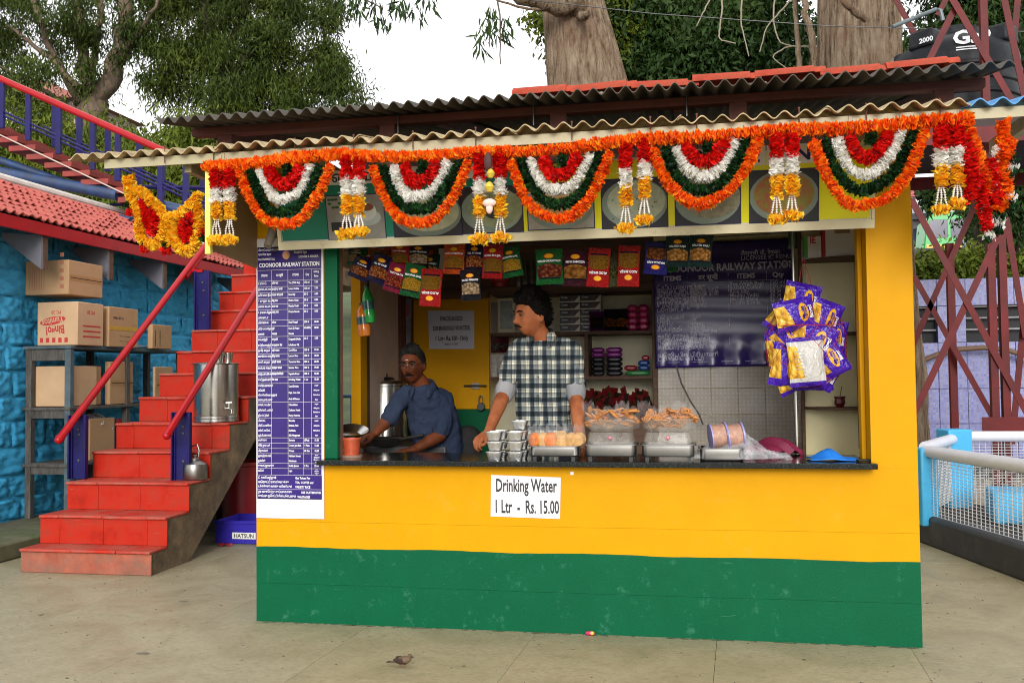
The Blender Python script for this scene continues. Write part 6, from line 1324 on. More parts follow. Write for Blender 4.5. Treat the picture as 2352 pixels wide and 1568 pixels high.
MB_ = thing('sachet_rack', 'dark wire rack holding red sachets below the shelves', 'rack', onY(1420, 980, 1.95)); a = onY(1345, 960, 1.93); b = onY(1498, 960, 1.93)
MB().bb((a[0], 1.9, .162), (b[0], 2.09, a[2]-.02)).build('rack_body', darkwood, MB_, bev=.004)
# upper ledge: bottles, bowl
for k in range(6):
    x = float(onY(1196+k*7.5, 640, 2.2)[0]); o = MB().lathe([(.001, 0), (.026, 0), (.028, .01), (.028, .12), (.012, .165), (.012, .2), (.015, .2), (.015, .21), (.001, .21)], (0, 0, 0), 14).build('glass_bottle', M('bottle_glass', (.10, .09, .07), .06, var=.4, scale=20)); o.location = (x, 2.1+.03*(k % 2), SHELFZ[0]+.031); tag(o, 'small glossy glass bottle, %s in the row above the alcove beam' % ('first from the left', 'second from the left', 'third from the left', 'fourth from the left', 'fifth from the left', 'last at the right')[k], 'bottle', 'glass bottles above the alcove')
o = MB().lathe([(.001, 0), (.05, 0), (.06, .03), (.075, .035), (.075, .075), (.05, .1), (.001, .1)], (0, 0, 0), 20).build('bowl', [M('bowl_red', (.35, .02, .02), .4)]); o.location = (float(onY(1149, 650, 2.1)[0]), 2.1, SHELFZ[0]+.031); tag(o, 'red and white bowl above the alcove beam', 'bowl')
ns = tag(recenter(MB().bb(onY(1008, 622, 2.0), onY(1042, 570, 2.02)).build('paper_sheet', white)), 'white paper sheet pinned high behind the hanging packets', 'paper')
# padlock on the door
pk = thing('padlock', 'grey padlock hanging from the bolt of the yellow door', 'padlock', onY(1105, 930, 2.06)); c = onY(1105, 928, 2.05)
MB().tube([c+np.array((-.017, 0, 0)), c+np.array((-.017, 0, .05)), c+np.array((-.01, 0, .065)), c+np.array((.01, 0, .065)), c+np.array((.017, 0, .05)), c+np.array((.017, 0, 0))], .005, 8).build('shackle', steelr, pk); MB().lathe([(.001, -.022), (.028, -.022), (.034, 0), (.028, .022), (.001, .022)], c+np.array((0, 0, -.02)), 16, rot=(PI/2, 0, 0)).build('lock_body', M('lock_grey', (.08, .09, .10), .35, .6), pk)
cal = thing('wall_calendar', 'tattered newspaper poster hung on the brown post left of the door', 'poster', onY(930, 760, 2.0)); 
MB().box(onY(930, 745, 1.98), (.10, .004, .42), (0, .03, .55)).build('sheet', M('poster', (.10, .11, .14), .5, var=.6, scale=9, col2='#7a6a62'), cal); MB().box(onY(927, 712, 1.965), (.09, .004, .10), (0, .03, .55)).build('red_band', M('poster_red', (.2, .02, .02), .5), cal)
# bottles hanging at the side wall
for nm, lab, px, pyt, pyb, mat, r in (('soft_drink_bottle', 'green soda bottle hanging beside the pink panel', 850, 655, 742, M('green_pet', (.02, .28, .05), .1), .037), ('juice_bottle', 'orange juice bottle hanging beside the green bottle', 838, 695, 773, M('orange_pet', (.55, .16, .02), .15), .042)):
    a, b = onY(px, pyb, .6), onY(px, pyt, .6); H = b[2]-a[2]; t = thing(nm, lab, 'bottle', a); t.rotation_euler = (0, -.1, 0)
    MB().lathe([(.001, 0), (r*.85, .003), (r, .02), (r, H*.32), (r*.93, H*.36), (r, H*.42), (r, H*.62), (r*.8, H*.76), (.014, H*.9), (.014, H*.93), (.001, H*.93)], (0, 0, 0), 22).build('bottle_body', mat, t, local=True)
    MB().lathe([(.001, H*.93), (.017, H*.93), (.017, H), (.001, H)], (0, 0, 0), 16).build('cap', M('green_cap', (.01, .06, .05), .4) if 'green' in lab else white, t, local=True)
    MB().lathe([(r*1.015, H*.36), (r*1.015, H*.58)], (0, 0, 0), 22, cap=False).build('bottle_label', M('label_'+nm, (.01, .07, .06) if 'green' in lab else (.5, .3, .2), .3, var=.5, scale=25), t, local=True)
# tea urn, red tub, pans behind the left of the counter
uu = thing('tea_boiler', 'shiny steel tea boiler behind the older man', 'boiler', onY(885, 1000, 1.55)); c = onY(885, 1000, 1.55); c[2] = .96; r = .165
MB().lathe([(.001, 0), (r, 0), (r, .02), (r+.006, .03), (r, .04), (r, .40), (r+.008, .405), (r+.008, .42), (r-.03, .44), (.001, .45)], c, 40).build('drum', steel, uu); MB().lathe([(.001, .451), (.08, .451), (.06, .47), (.02, .475), (.02, .5), (.001, .5)], c, 20).build('lid', black, uu); MB().tube([c+np.array((.05, -r-.01, .1)), c+np.array((.05, -r-.06, .1)), c+np.array((.05, -r-.07, .06))], .012, 8).build('tap', steel, uu)
pl_ = tag(recenter(MB().bb((.31, 1.0, .16), (.9, 1.9, .955)).build('side_worktop', M('dark_worktop', (.03, .03, .03), .4), bev=.01)), 'dark worktop along the left side carrying the tea boiler', 'worktop')
tb = thing('red_tub', 'stained red plastic tub at the left end of the counter', 'tub', onY(808, 1045, .12)); c = onY(808, 1040, .12); c[2] = .956
MB().lathe([(.001, 0), (.044, 0), (.052, .10), (.057, .102), (.057, .112), (.05, .112), (.042, .01), (.001, .01)], c, 28).build('tub_body', M('stained_red_plastic', (.52, .085, .03), .35, var=.3, scale=9, dirt=(.5, .2, .1), damt=.3), tb); MB().lathe([(.001, 0), (.062, 0), (.064, .012), (.001, .012)], c+np.array((0, 0, -.0005)), 24).build('rim_base', M('dull_rim', (.3, .2, .15), .5), tb)
for k, (px, z_) in enumerate(((800, .956), (803, .985))):
    c = onY(px, 1000, .45); c[2] = z_+(.10 if k else .0)
o = MB().lathe([(.001, 0), (.06, 0), (.11, .035), (.115, .035), (.065, -.004), (.001, -.004)], (0, 0, 0), 28).build('steel_bowl', steel); o.location = (float(onY(806, 985, .42)[0]), .42, 1.07); o.rotation_euler = (.25, .15, 0); tag(o, 'tilted shiny steel bowl behind the red tub', 'bowl')
o = MB().lathe([(.001, 0), (.07, 0), (.13, .05), (.135, .05), (.075, -.004), (.001, -.004)], (0, 0, 0), 28).tube([(.12, 0, .04), (.3, -.02, .07)], .01, 8).build('frying_pan', M('burnt_steel', (.06, .055, .05), .35, .7)); o.location = (float(onY(850, 1010, .85)[0])+.05, .95, .965); tag(o, 'dark pan on the worktop under the older man\'s hand', 'pan')

# ------------------------------------------------------------------ on the counter
CZ = .9555
def rr(hw, hd, r, n=5):
    P = []
    for cx, cy, a0 in ((hw-r, hd-r, 0), (-hw+r, hd-r, PI/2), (-hw+r, -hd+r, PI), (hw-r, -hd+r, 1.5*PI)):
        P += [(cx+r*math.cos(a0+PI/2*i/n), cy+r*math.sin(a0+PI/2*i/n)) for i in range(n+1)]
    return np.array(P)
def loft(mb, levels, c, mi=0, close0=True, close1=True):
    k = 24; V = np.concatenate([np.concatenate([rr(hw, hd, r), np.full((k, 1), z)], 1) for z, hw, hd, r in levels]); f = [(i*k+j, i*k+(j+1) % k, (i+1)*k+(j+1) % k, (i+1)*k+j) for i in range(len(levels)-1) for j in range(k)]
    if close0: f.append(tuple(range(k-1, -1, -1)))
    if close1: f.append(tuple((len(levels)-1)*k+j for j in range(k)))
    return mb.add(V+np.array(c), f, mi)
def pan(hw, hd, h, t=.003, rim=.012, taper=.9, r=.03):
    return [(0, hw*taper, hd*taper, r), (h*.12, hw*taper+.004, hd*taper+.004, r), (h, hw-rim, hd-rim, r), (h, hw, hd, r+.004), (h+.004, hw, hd, r+.004), (h+.004, hw-rim-t, hd-rim-t, r), (t, hw*taper-t, hd*taper-t, r)]
frost = clear('frosted_plastic', '#a8a196', .17, .2); bagm = clear('clear_bag', '#ffffff', .055, .06); pinkd = M('pink_knob', (.55, .2, .25), .4)
snackm = M('fried_orange', (.50, .20, .055), .5, var=.4, scale=22, bump=.3); cookm = M('cookie', (.52, .29, .10), .7, var=.3, scale=25, bump=.4); cookr = M('orange_cookie', (.6, .16, .03), .6, var=.35, scale=30, bump=.4)
def clbag(label_name, parent, c, w, d, h, seed, mat=None, tilt=0):
    mb = MB(); g_ = random.Random(seed)
    def fn(u, v):
        a = u*2*PI; k = np.where(v < .5, 1, 1-.75*np.abs(v-.5)/.5*1.0); fl = np.clip((v-.55)/.45, 0, 1)
        rx = w/2*(1-.25*fl)*(.9+.12*np.sin(a*3+seed+v*5)); ry = d/2*(1-.85*fl)*(.9+.15*np.sin(a*2+seed*2+v*7))
        return (c[0]+rx*np.cos(a)+tilt*v*h, c[1]+ry*np.sin(a), c[2]+v*h+.012*np.sin(a*4+seed)*fl)
    mb.grid(fn, 26, 12); return mb.build(label_name, mat or bagm, parent, smooth=30)
# foil cups
foil = M('foil', (.62, .62, .62), .3, 1, var=.12, scale=40, bump=.5, bscale=90); curd = M('white_sweet', (.62, .58, .46), .5, var=.1)
cup0 = None
fx = [float(onY(1137, 1045, -.02)[0]), float(onY(1184, 1045, -.02)[0])]; cw = .102
def cuplab(i, j, b): return ('%s %s foil cup of white sweet in the %s stack' % (('left', 'right')[i], ('bottom', 'middle', 'top')[j], 'rear' if b else 'front'))
for b in range(2):
    for i in range(2):
        for j in range(3 if b == 0 else 4):
            if b == 1 and i == 0 and j == 3: continue
            z = CZ+j*.056; x = fx[i]+.01*b+rw.uniform(-.003, .003); y = -.02+.11*b
            if cup0 is None or True:
                t = thing('foil_cup', 'foil cup of white sweet, %s in the %s column of the %s' % (('lowest', 'second', 'third', 'topmost')[j], ('left', 'right')[i], ('front stack', 'stack behind')[b]), 'cup', (x, y, z), 0, 'foil cups stacked on the counter')
                if cup0 is None:
                    mb = MB(); k = 48; th = np.arange(k)*2*PI/k
                    sq = lambda hw, w: np.stack([hw*np.sign(np.cos(th))*np.abs(np.cos(th))**.45+w*np.cos(th*24)*.0012, hw*np.sign(np.sin(th))*np.abs(np.sin(th))**.45+w*np.sin(th*24)*.0012], 1)
                    V = np.concatenate([np.concatenate([sq(hw, w), np.full((k, 1), z_)], 1) for z_, hw, w in ((.001, .032, 1), (.044, .043, 1), (.045, .050, 0), (.048, .050, 1), (.048, .044, 0), (.042, .042, 0))])
                    mb.add(V, [(a*k+q, a*k+(q+1) % k, (a+1)*k+(q+1) % k, (a+1)*k+q) for a in range(5) for q in range(k)]+[tuple(range(k-1, -1, -1))]); cm_ = mb.mesh('foil_shell', foil, 30)
                    mb2 = MB(); loft(mb2, [(.0425, .041, .041, .015), (.0465, .040, .040, .015)], (0, 0, 0)); cf_ = mb2.mesh('sweet_fill', curd, 30); cup0 = t
                inst('foil_shell', cm_, t, (0, 0, 0), world=False, rot=(0, 0, rw.uniform(-.06, .06))); inst('sweet_fill', cf_, t, (0, 0, 0), world=False)
def tray_thing(name, label, pxa, pxb, z0, h, yf, depth, mat, taper=.9, inv=False, cat='tray'):
    a, b = float(onY(pxa, 1020, yf)[0]), float(onY(pxb, 1020, yf)[0]); c = ((a+b)/2, yf+depth/2, z0); t = thing(name, label, cat, c); mb = MB(); lv = pan((b-a)/2, depth/2, h, taper=taper)
    if inv: lv = [(h+.004-z, hw, hd, r) for z, hw, hd, r in lv]
    loft(mb, lv, c); o = fixn(mb.build('tray_body', mat, t, smooth=40)); return t, a, b, c
STD = .022
def stand(a, b, y0, y1, parent):
    for x in (a+.03, b-.05): MB().bb((x, y0, CZ), (x+.02, y1, CZ+STD-.001)).build('stand_foot', black, parent)
t1, a, b, c = tray_thing('steel_tray', 'shallow steel tray of cookie packs left of the two lidded trays', 1211, 1332, CZ+STD, .054, -.03, .22, steelr); stand(a, b, -.02, .18, t1)
for k in range(6):
    x = a+.03+k*(b-a-.045)/5; t = thing('cookie_pack', 'clear bag of round cookies standing %s in the first steel tray' % ('first from the left', 'second from the left', 'third from the left', 'fourth from the left', 'fifth from the left', 'last on the right')[k], 'cookie pack', (x, .05, CZ+STD+.05), 0, 'cookie packs in the steel tray')
    for q in range(4 if k == 3 else 3):
        MB().lathe([(.001, -.006), (.034, -.006), (.038, 0), (.034, .006), (.02, .009), (.001, .009)], (0, 0, 0), 18).build('cookie', cookr if k in (0, 2) else cookm, t, local=True)
        o = KIDS[t.name][-1]; o.location = (rw.uniform(-.006, .006), -.035+q*.02, .036+.004*q); o.rotation_euler = (PI/2-.15*q, 0, ((k*.9) % 1.2)-.5) if k != 3 else (PI/2-.9, 0, rw.uniform(-.2, .2))
        if k == 3: o.location = (0, -.03+q*.008, .012+q*.017)
    clbag('clear_bag', t, (x, .05, CZ+STD+.045), .085, .10, .125, k*3+1)
for n_, (pa, pb_, lab) in enumerate(((1338, 1465, 'left'), (1469, 1600, 'right'))):
    t, a, b, c = tray_thing('steel_tray', 'deep steel tray with frosted lid, %s one of the two' % lab, pa, pb_, CZ+STD, .062, -.03, .24, steelr); stand(a, b, -.02, .2, t)
    z1 = CZ+STD+.068; t2, a2, b2, c2 = tray_thing('upturned_tray', 'upside-down frosted plastic tray covering the %s deep steel tray' % lab, pa+3, pb_-3, z1, .062, -.025, .23, frost, .82, True, 'tray')
    MB().ball((c2[0], -.025+.012, z1+.035), .012, 10).build('pink_knob', pinkd, t2)
    z2 = z1+.0675; t3, a3, b3, c3 = tray_thing('frosted_tray', 'frosted plastic tray of fried snacks on the %s lidded tray' % lab, pa+3, pb_+2, z2, .066, -.03, .24, frost, .78)
    for q in range(5):
        x = a3+.05+q*(b3-a3-.1)/4; w = thing('fried_snack_bag', ('clear bag of fried orange strips, %s in the left frosted tray' if n_ == 0 else 'crinkled bag of orange murukku, %s in the right frosted tray') % ('far left', 'left', 'middle', 'right', 'far right')[q], 'snack bag', (x, .08, z2+.01), 0, 'bags of fried snacks')
        for i in range(9):
            if n_ == 0: MB().ball((0, 0, 0), (.042, .015, .009), 8).build('snack_strip', snackm, w, local=True)
            else:
                th = np.linspace(0, 11, 30); MB().tube(np.stack([(.006+.0022*th)*np.cos(th), (.006+.0022*th)*np.sin(th), .004*np.sin(th*3)], 1), .0055, 5).build('murukku', snackm, w, local=True)
            o = KIDS[w.name][-1]; o.location = (rw.uniform(-.035, .035), rw.uniform(-.06, .05), .02+rw.uniform(0, .085)); o.rotation_euler = (rw.uniform(-.6, .6), rw.uniform(-.8, .8), rw.uniform(0, 3))
        clbag('clear_bag', w, (x, .08, z2+.015), .10, .13, .145 if q in (0, 3) else .115, 31+q*5+n_*7, tilt=(-.25, -.1, 0, .05, .15)[q])
t4, a, b, c = tray_thing('steel_tray', 'steel tray with two lavender tubs at the right of the counter trays', 1604, 1713, CZ+.004, .062, -.02, .22, steelr)
for k, px in enumerate((1650, 1687)):
    x = float(onY(px, 990, .06)[0]); t = thing('sweet_tub', 'lavender lidded tub of pink sweets, %s of the pair in the steel tray' % ('left', 'right')[k], 'tub', (x, .07, CZ+.13), 0, 'lavender tubs'); t.rotation_euler = (.12, PI/2-.12, .30); t.scale = (1.32, 1.32, 1.1)
    MB().lathe([(.001, -.035), (.049, -.035), (.050, .03), (.001, .03)], (0, 0, 0), 26).build('sweets', M('pink_sweet', (.38, .18, .11), .6, var=.4, scale=60), t, local=True)
    lav = M('lavender', (.26, .24, .48), .35); MB().lathe([(.001, .032), (.056, .032), (.057, .04), (.001, .042)], (0, 0, .0), 26).build('lid', lav, t, local=True); MB().lathe([(.001, -.042), (.055, -.042), (.055, -.036), (.001, -.036)], (0, 0, .0), 26).build('base', lav, t, local=True)
    MB().lathe([(.0525, -.0355), (.0525, .0315)], (0, 0, .0), 26, cap=False).build('tub_wall', bagm, t, local=True)
sh = MB(); c0 = np.array((float(onY(1712, 1000, .12)[0]), .12, CZ)); sh.grid(lambda u, v: (c0[0]-.28+.52*u, c0[1]-.12+.3*v+.02*np.sin(u*9), c0[2]+.012+(.16*np.exp(-((u-.42)/.28)**2)*np.sin(np.clip(v, 0, 1)*PI)**.6)+.014*np.sin(u*37+v*11)*np.sin(v*23)), 46, 24)
tag(recenter(sh.build('clear_sheet', clear('plastic_sheet', '#f0f0f4', .20, .1), smooth=25)), 'crumpled clear plastic sheet spread over the lavender tubs', 'plastic sheet')
pc = MB(); c0 = onY(1775, 1020, .5); pc.grid(lambda u, v: (c0[0]-.2+.36*u, .42+.16*v, CZ+.0+.10*np.sin(np.clip(v, .02, .98)*PI)**.5*(.7+.3*np.sin(u*8+v*5))*np.sin(np.clip(u, .02, .98)*PI)**.5+.012*np.sin(u*30+v*20)), 30, 18)
tag(recenter(pc.build('pink_bundle', M('pink_polythene', (.17, .015, .045), .3, var=.35, scale=9), smooth=25)), 'crumpled dark pink plastic bundle behind the clear sheet', 'bundle')
bc = MB(); c0 = onY(1910, 1052, .1); bc.grid(lambda u, v: (c0[0]-.12+.25*u+.01*np.sin(v*7), .02+.17*v, CZ+.003+.05*np.exp(-((u-.42)/.2)**2-((v-.5)/.35)**2)+.012*np.abs(np.sin(u*11+v*4))*np.sin(np.clip(v, 0, 1)*PI)), 26, 16)
o = bc.build('blue_cloth', M('bright_blue_cloth', (.01, .17, .62), .6), smooth=40); s_ = o.modifiers.new('s', 'SOLIDIFY'); s_.thickness = .003; s_.offset = 1; tag(recenter(o), 'crumpled bright blue cloth at the right end of the counter', 'cloth')
tag(recenter(MB().bar((3.40, .0, CZ+.008), (3.47, .03, CZ+.008), .03, .012).build('black_pouch', black, bev=.004)), 'small black strap by the right pillar on the counter', 'strap')
# right corner: boxes over the cabinet and little pot
zt0 = float(onY(1900, 598, KY-.1)[2])+.0095
def corner_box(lab, pa, pb_, pt, mat, y, side=None):
    a, b = onY(pa, 592, y), onY(pb_, pt, y); t = thing('white_box', lab, 'box', ((a[0]+b[0])/2, y, zt0), 0, 'boxes above the corner shelf'); MB().bb((a[0], y, zt0), (min(b[0], 3.59), y+.16, b[2])).build('box_body', mat, t, bev=.003)
    return t, a, b
t, a, b = corner_box('white box with green edge and red mark on the corner shelf', 1848, 1886, 541, white, .87); MB().bb((a[0]-.002, .868, zt0+.001), (a[0]+.02, .95, b[2]-.002)).build('green_edge', M('edge_green', (.1, .35, .06), .5), t); text('IE', t, 'lettering', ink_red, ((a[0]+b[0])/2, .8692, zt0+.11), .06, .8, 'CENTER', .03)
t, a, b = corner_box('taller white box with red edge against the pillar on the corner shelf', 1891, 1962, 520, white, .84); MB().bb((a[0]-.003, .837, zt0+.001), (a[0]+.014, .92, b[2]-.002)).build('red_edge', ink_red, t); MB().bb((a[0]+.07, .8385, b[2]-.04), (a[0]+.16, .8397, b[2]-.001)).build('torn_flap', cardb, t)
zp_ = float(onY(1900, 938, KY-.1)[2])+.0095
pt_ = thing('red_pot', 'tiny dark red pot with a stick on the lowest corner shelf', 'pot', (float(onY(1929, 925, .93)[0]), .93, zp_)); c = np.array(pt_.location)
MB().lathe([(.001, 0), (.02, 0), (.034, .025), (.03, .055), (.036, .062), (.036, .068), (.001, .068)], c, 20).build('pot_body', M('dark_red_pot', (.12, .012, .015), .3), pt_); MB().tube([c+np.array((0, 0, .06)), c+np.array((.015, 0, .13))], .002, 6).build('stick', barkd, pt_)
gb = lump('green plastic packet hanging above the banner edge', 1826, 545, 30, 50, M('green_poly', (.01, .09, .03), .3, var=.4), 1.2)
cb = tag(recenter(MB().tube([onY(x, y, 1.9) for x, y in ((1553, 840), (1565, 880), (1585, 920), (1605, 950), (1615, 975))], .006, 6).build('black_cable', black)), 'black cable hanging from the banner down the tiles', 'cable')
# net bag of chips
cmat = []
def chipmat(name, base, alt, food, fs):
    s = NT(name); X, Y_, Z = s.xyz(); vo = s.n('ShaderNodeTexVoronoi'); vo.inputs['Scale'].default_value = fs; s.l(s.co((1, .2, .55)), vo.inputs['Vector'])
    f = s.ramp(vo.outputs['Distance'], [(.1, (.85, .60, .10)), (.5, food), (.8, (.35, .16, .02))]); m_ = s.math('LESS_THAN', s.math('ADD', s.math('MULTIPLY', X, 1.0), s.math('MULTIPLY', Z, .25)), -.17); m_ = s.math('MULTIPLY', m_, s.math('LESS_THAN', s.math('ABSOLUTE', Z), .33))
    c = s.mix(m_, base, f); c = s.mix(s.math('GREATER_THAN', s.math('ABSOLUTE', Z), .41), c, alt); s.color(c); s.set(.16); s.bump(s.noise(5, 3, .6), .5, .05); return s.m
cm1 = chipmat('chips_purple', (.055, .012, .36), (.055, .012, .36), (.7, .36, .02), 7); cm2 = chipmat('chips_white', (.55, .53, .5), (.05, .01, .3), (.75, .38, .02), 7)
pm1, pm2 = PM.mesh('pouch', cm1, 60), PM.mesh('pouch', cm2, 60)
NY = .32
nb = thing('net_bag', 'red string net bag of chips packets hanging right of the banner', 'net bag', onY(1850, 890, NY))
cn_ = onY(1851, 790, NY); HX, HZ = .215, .245
mb = MB(); k = 14
for i in range(k):
    for sg in (1, -1):
        P = []
        for v in np.linspace(-1, 1, 22):
            a = i*2*PI/k+sg*v*1.1; rr_ = math.sqrt(max(0, 1-abs(v)**2.6)); P.append((cn_[0]+HX*1.03*rr_*math.cos(a), NY+.15*rr_*math.sin(a), cn_[2]+HZ*v*1.02-.01))
        mb.tube(P, .0012, 4, cap=False)
for v in (-.75, .45): mb.tube([(cn_[0]+HX*1.04*math.sqrt(1-abs(v)**2.6)*math.cos(a), NY+.155*math.sqrt(1-abs(v)**2.6)*math.sin(a), cn_[2]+HZ*v+.01*math.sin(a)) for a in np.linspace(0, 2*PI, 40)], .0025, 5)
for dx in (-.05, .06): mb.tube([onY(1845, 590, NY), (cn_[0]+dx, NY, cn_[2]+HZ*.98)], .002, 5)
mb.build('net', M('red_net', (.35, .012, .02), .5), nb)
CH = [(1840, 688, 66, 62, 14, 0, .30, 'leaning at the top of the net bag'), (1826, 722, 76, 58, -12, 0, .24, 'large at the upper left of the net bag'), (1893, 730, 58, 66, 22, 0, .28, 'at the upper right of the net bag'), (1812, 780, 60, 70, -30, 0, .30, 'at the left middle of the net bag'), (1866, 778, 80, 64, 24, 0, .25, 'across the middle of the net bag'), (1852, 830, 66, 92, -4, 1, .19, 'white backed, front and low in the net bag'), (1806, 838, 56, 82, 10, 0, .27, 'at the lower left of the net bag'), (1904, 828, 60, 64, -28, 0, .25, 'at the lower right of the net bag'), (1862, 872, 84, 40, 0, 0, .31, 'at the very bottom of the net bag'), (1890, 790, 60, 80, -20, 0, .36, 'behind, at the right of the net bag'), (1830, 770, 70, 80, 30, 0, .38, 'behind, in the heart of the net bag'), (1793, 808, 50, 74, -8, 0, .33, 'bulging at the far left of the net bag'), (1912, 782, 50, 74, 8, 0, .33, 'bulging at the far right of the net bag'), (1800, 735, 56, 60, 38, 0, .34, 'behind the upper left of the net bag'), (1888, 858, 60, 50, 30, 0, .30, 'at the lower right edge of the net bag'), (1818, 872, 60, 46, -24, 0, .30, 'at the lower left edge of the net bag')]
for (px, py, w, h, rot, wh, y, lab) in CH:
    c = onY(px, py, y); s_ = (y-CAM[1])/FPX/.98; W, H = w*s_*1.16, h*s_*1.16; t = thing('chips_packet', ('white and purple' if wh else 'purple and yellow')+' chips packet '+lab, 'chips packet', c, 0, 'chips packets in the net bag'); t.rotation_euler = (0, R(rot), rw.uniform(-.2, .2))
    o = inst('pouch', pm2 if wh else pm1, t, (0, 0, 0), world=False); o.scale = (W, .11, H)
    def warp(v, W=W, H=H): v = v.copy(); v[:, 1] += bulgey(np.clip(v[:, 0]/W, -.5, .5), np.clip(v[:, 2]/H, -.5, .5))*.11-.002; return v
    if not wh:
        th = np.linspace(0, 2*PI, 16, endpoint=False); MB().add(warp(np.concatenate([np.stack([W*.17+W*.13*np.cos(th), 0*th, H*.02+H*.30*np.sin(th)], 1), [[W*.17, 0, H*.02]]])), [(i, (i+1) % 16, 16) for i in range(16)]).build('logo_oval', logo_y if 1 else ink_red, t, local=True)
        text('Yumitos', t, 'lettering', M('purple_ink', (.03, .01, .16), .4), (W*.19, -.001, 0), W*.20, min(1, H*.5/(W*.20*4)), 'CENTER', .03, roll=PI/2, warp=warp, local=True, depth=.0001)
        text('Bingo!', t, 'lettering_red', ink_white, (W*.36, -.001, 0), W*.14, .9, 'CENTER', .03, roll=PI/2, warp=warp, local=True, depth=.0001)
    else:
        mb = MB()
        for q in range(6): mb.add(warp(np.array([(-W*.32, 0, H*(.2-.07*q)), (-W*.06, 0, H*(.2-.07*q)), (-W*.06, 0, H*(.215-.07*q)), (-W*.32, 0, H*(.215-.07*q))])), [(0, 1, 2, 3)])
        mb.build('print_lines', M('grey_print', (.4, .38, .34), .7), t, local=True, smooth=0)
# litter near the counter foot
lt = onZ(1355, 1459, 0); o = MB().ball((0, 0, .012), (.028, .012, .012), 10).build('sweet_paper', [M('pink_foil', (.5, .02, .12), .3)]); o.location = (lt[0], -.02, 0); tag(o, 'pink and yellow sweet wrapper at the foot of the green wall', 'wrapper'); MB().ball((.012, -.004, .014), (.012, .012, .011), 8).build('yellow_end', M('yellow_foil', (.7, .5, .05), .3), o, local=True)
g_ = np.random.default_rng(4); mb = MB()
for k in range(520):
    x, y = g_.uniform(-2.2, 5.4), g_.uniform(-1.4, 2.0)
    if -.1 < x < 3.8 and y > -.03 or -2.5 < x < -1.3 and y > 1: continue
    s_ = g_.uniform(.002, .006) if k > 60 else g_.uniform(.005, .012); mb.ball((x, y, .0015), (s_, s_*g_.uniform(.4, 1), .002), 6)
tag(mb.build('litter_specks', M('crumbs', (.5, .42, .25), .8, var=.6, scale=2, col2='#2a2418')), kind='stuff')

# smears of green paint and plaster crumbs along the foot of the front wall
mb = MB()
for k in range(90):
    x = g_.uniform(.02, 3.72); w = g_.uniform(.008, .05); n = 7; P = [(x+w*math.cos(a)*g_.uniform(.5, 1), -.004-abs(g_.normal())*.006+w*.22*math.sin(a)*g_.uniform(.4, 1)-.004, .0006+.0001*(k % 5)) for a in np.linspace(0, 2*PI, n, endpoint=False)]
    mb.add(P, [tuple(range(n))])
tag(mb.build('paint_smears', M('green_smear', (.06, .17, .09), .8, var=.5, scale=30, col2='#6b6a4c'), smooth=0), kind='stuff')
for k, (px, py, r_) in enumerate(((420, 1380, .022), (330, 1500, .03))):
    c = onZ(px, py, 0); n = 12; P = [(c[0]+r_*1.6*math.cos(a)*g_.uniform(.6, 1), c[1]+r_*math.sin(a)*g_.uniform(.6, 1), .0008) for a in np.linspace(0, 2*PI, n, endpoint=False)]
    o = MB().add(P, [tuple(range(n))]).build('damp_stain', M('dark_stain', (.15, .13, .09), .7, var=.4, scale=20), smooth=0); tag(recenter(o), ('dark stain on the paving before the red stairs', 'larger dark stain at the lower left of the paving', 'faint dark stain on the paving below the water notice side', 'small stain on the paving right of the pillar', 'small dark stain left of the sparrow')[k], 'stain')
# ------------------------------------------------------------------ people
def skin(name, c1, c2, c3):
    s = NT(name); c = s.ramp(s.noise(9, 4, .6), [(.3, c1), (.6, c2), (.8, c3)]); s.color(c); s.set(.6, spec=.15); s.b.inputs['Subsurface Weight'].default_value = .06; s.b.inputs['Subsurface Radius'].default_value = (.02, .008, .004)
    s.bump(s.noise(140, 3, .6), .12, .003); return s.m
def plaid():
    s = NT('plaid_cloth'); X, Y_, Z = s.xyz()
    st_ = [(0, .42), (.10, .42), (.101, .03), (.13, .03), (.131, .80), (.30, .80), (.301, .25), (.33, .25), (.331, .80), (.40, .80), (.401, .16), (.45, .16), (.451, .55), (.47, .55), (.471, .13), (.72, .13), (.721, .03), (.75, .03), (.751, .40), (.86, .40), (.861, .75), (.885, .75), (.886, .42)]
    out = []
    for ax, per, ph in ((X, .082, .02), (Z, .086, .03)):
        f = s.math('FRACT', s.math('DIVIDE', s.math('ADD', s.math('ADD', ax, 10+ph), s.math('MULTIPLY', s.noise(5, 2, .5), .014)), per))
        r = s.n('ShaderNodeValToRGB'); e = r.color_ramp.elements; r.color_ramp.interpolation = 'CONSTANT'; sts = [st_[i] for i in range(0, len(st_), 2)]
        while len(e) < len(sts): e.new(.5)
        for q, (p, v) in zip(e, sts): q.position = p; q.color = (v, v, v, 1)
        s.l(f, r.inputs[0]); out.append(r.outputs[0])
    g = s.math('POWER', s.math('MULTIPLY', out[0], out[1]), .70)
    c = s.ramp(g, [(0, '#0c0e11'), (.10, '#20272d'), (.28, '#5f686c'), (.52, '#a3a294'), (.85, '#e6e0ca')]); s.color(c); s.set(.85, spec=.1); s.bump(s.noise(9, 4, .6), .5, .02); return s.m
def cloth(name, c1, c2):
    s = NT(name); s.color(s.ramp(s.noise(3, 4, .6), [(.3, c1), (.7, c2)])); s.set(.85, spec=.1); w = s.noise(11, 3, .6, s.co((1, 1, .5))); s.bump(w, .7, .03); return s.m
def remesh(o, vox, it=2):
    r = o.modifiers.new('remesh', 'REMESH'); r.mode = 'VOXEL'; r.voxel_size = vox; r.use_smooth_shade = True
    q = o.modifiers.new('smooth', 'SMOOTH'); q.factor = .5; q.iterations = it; return o
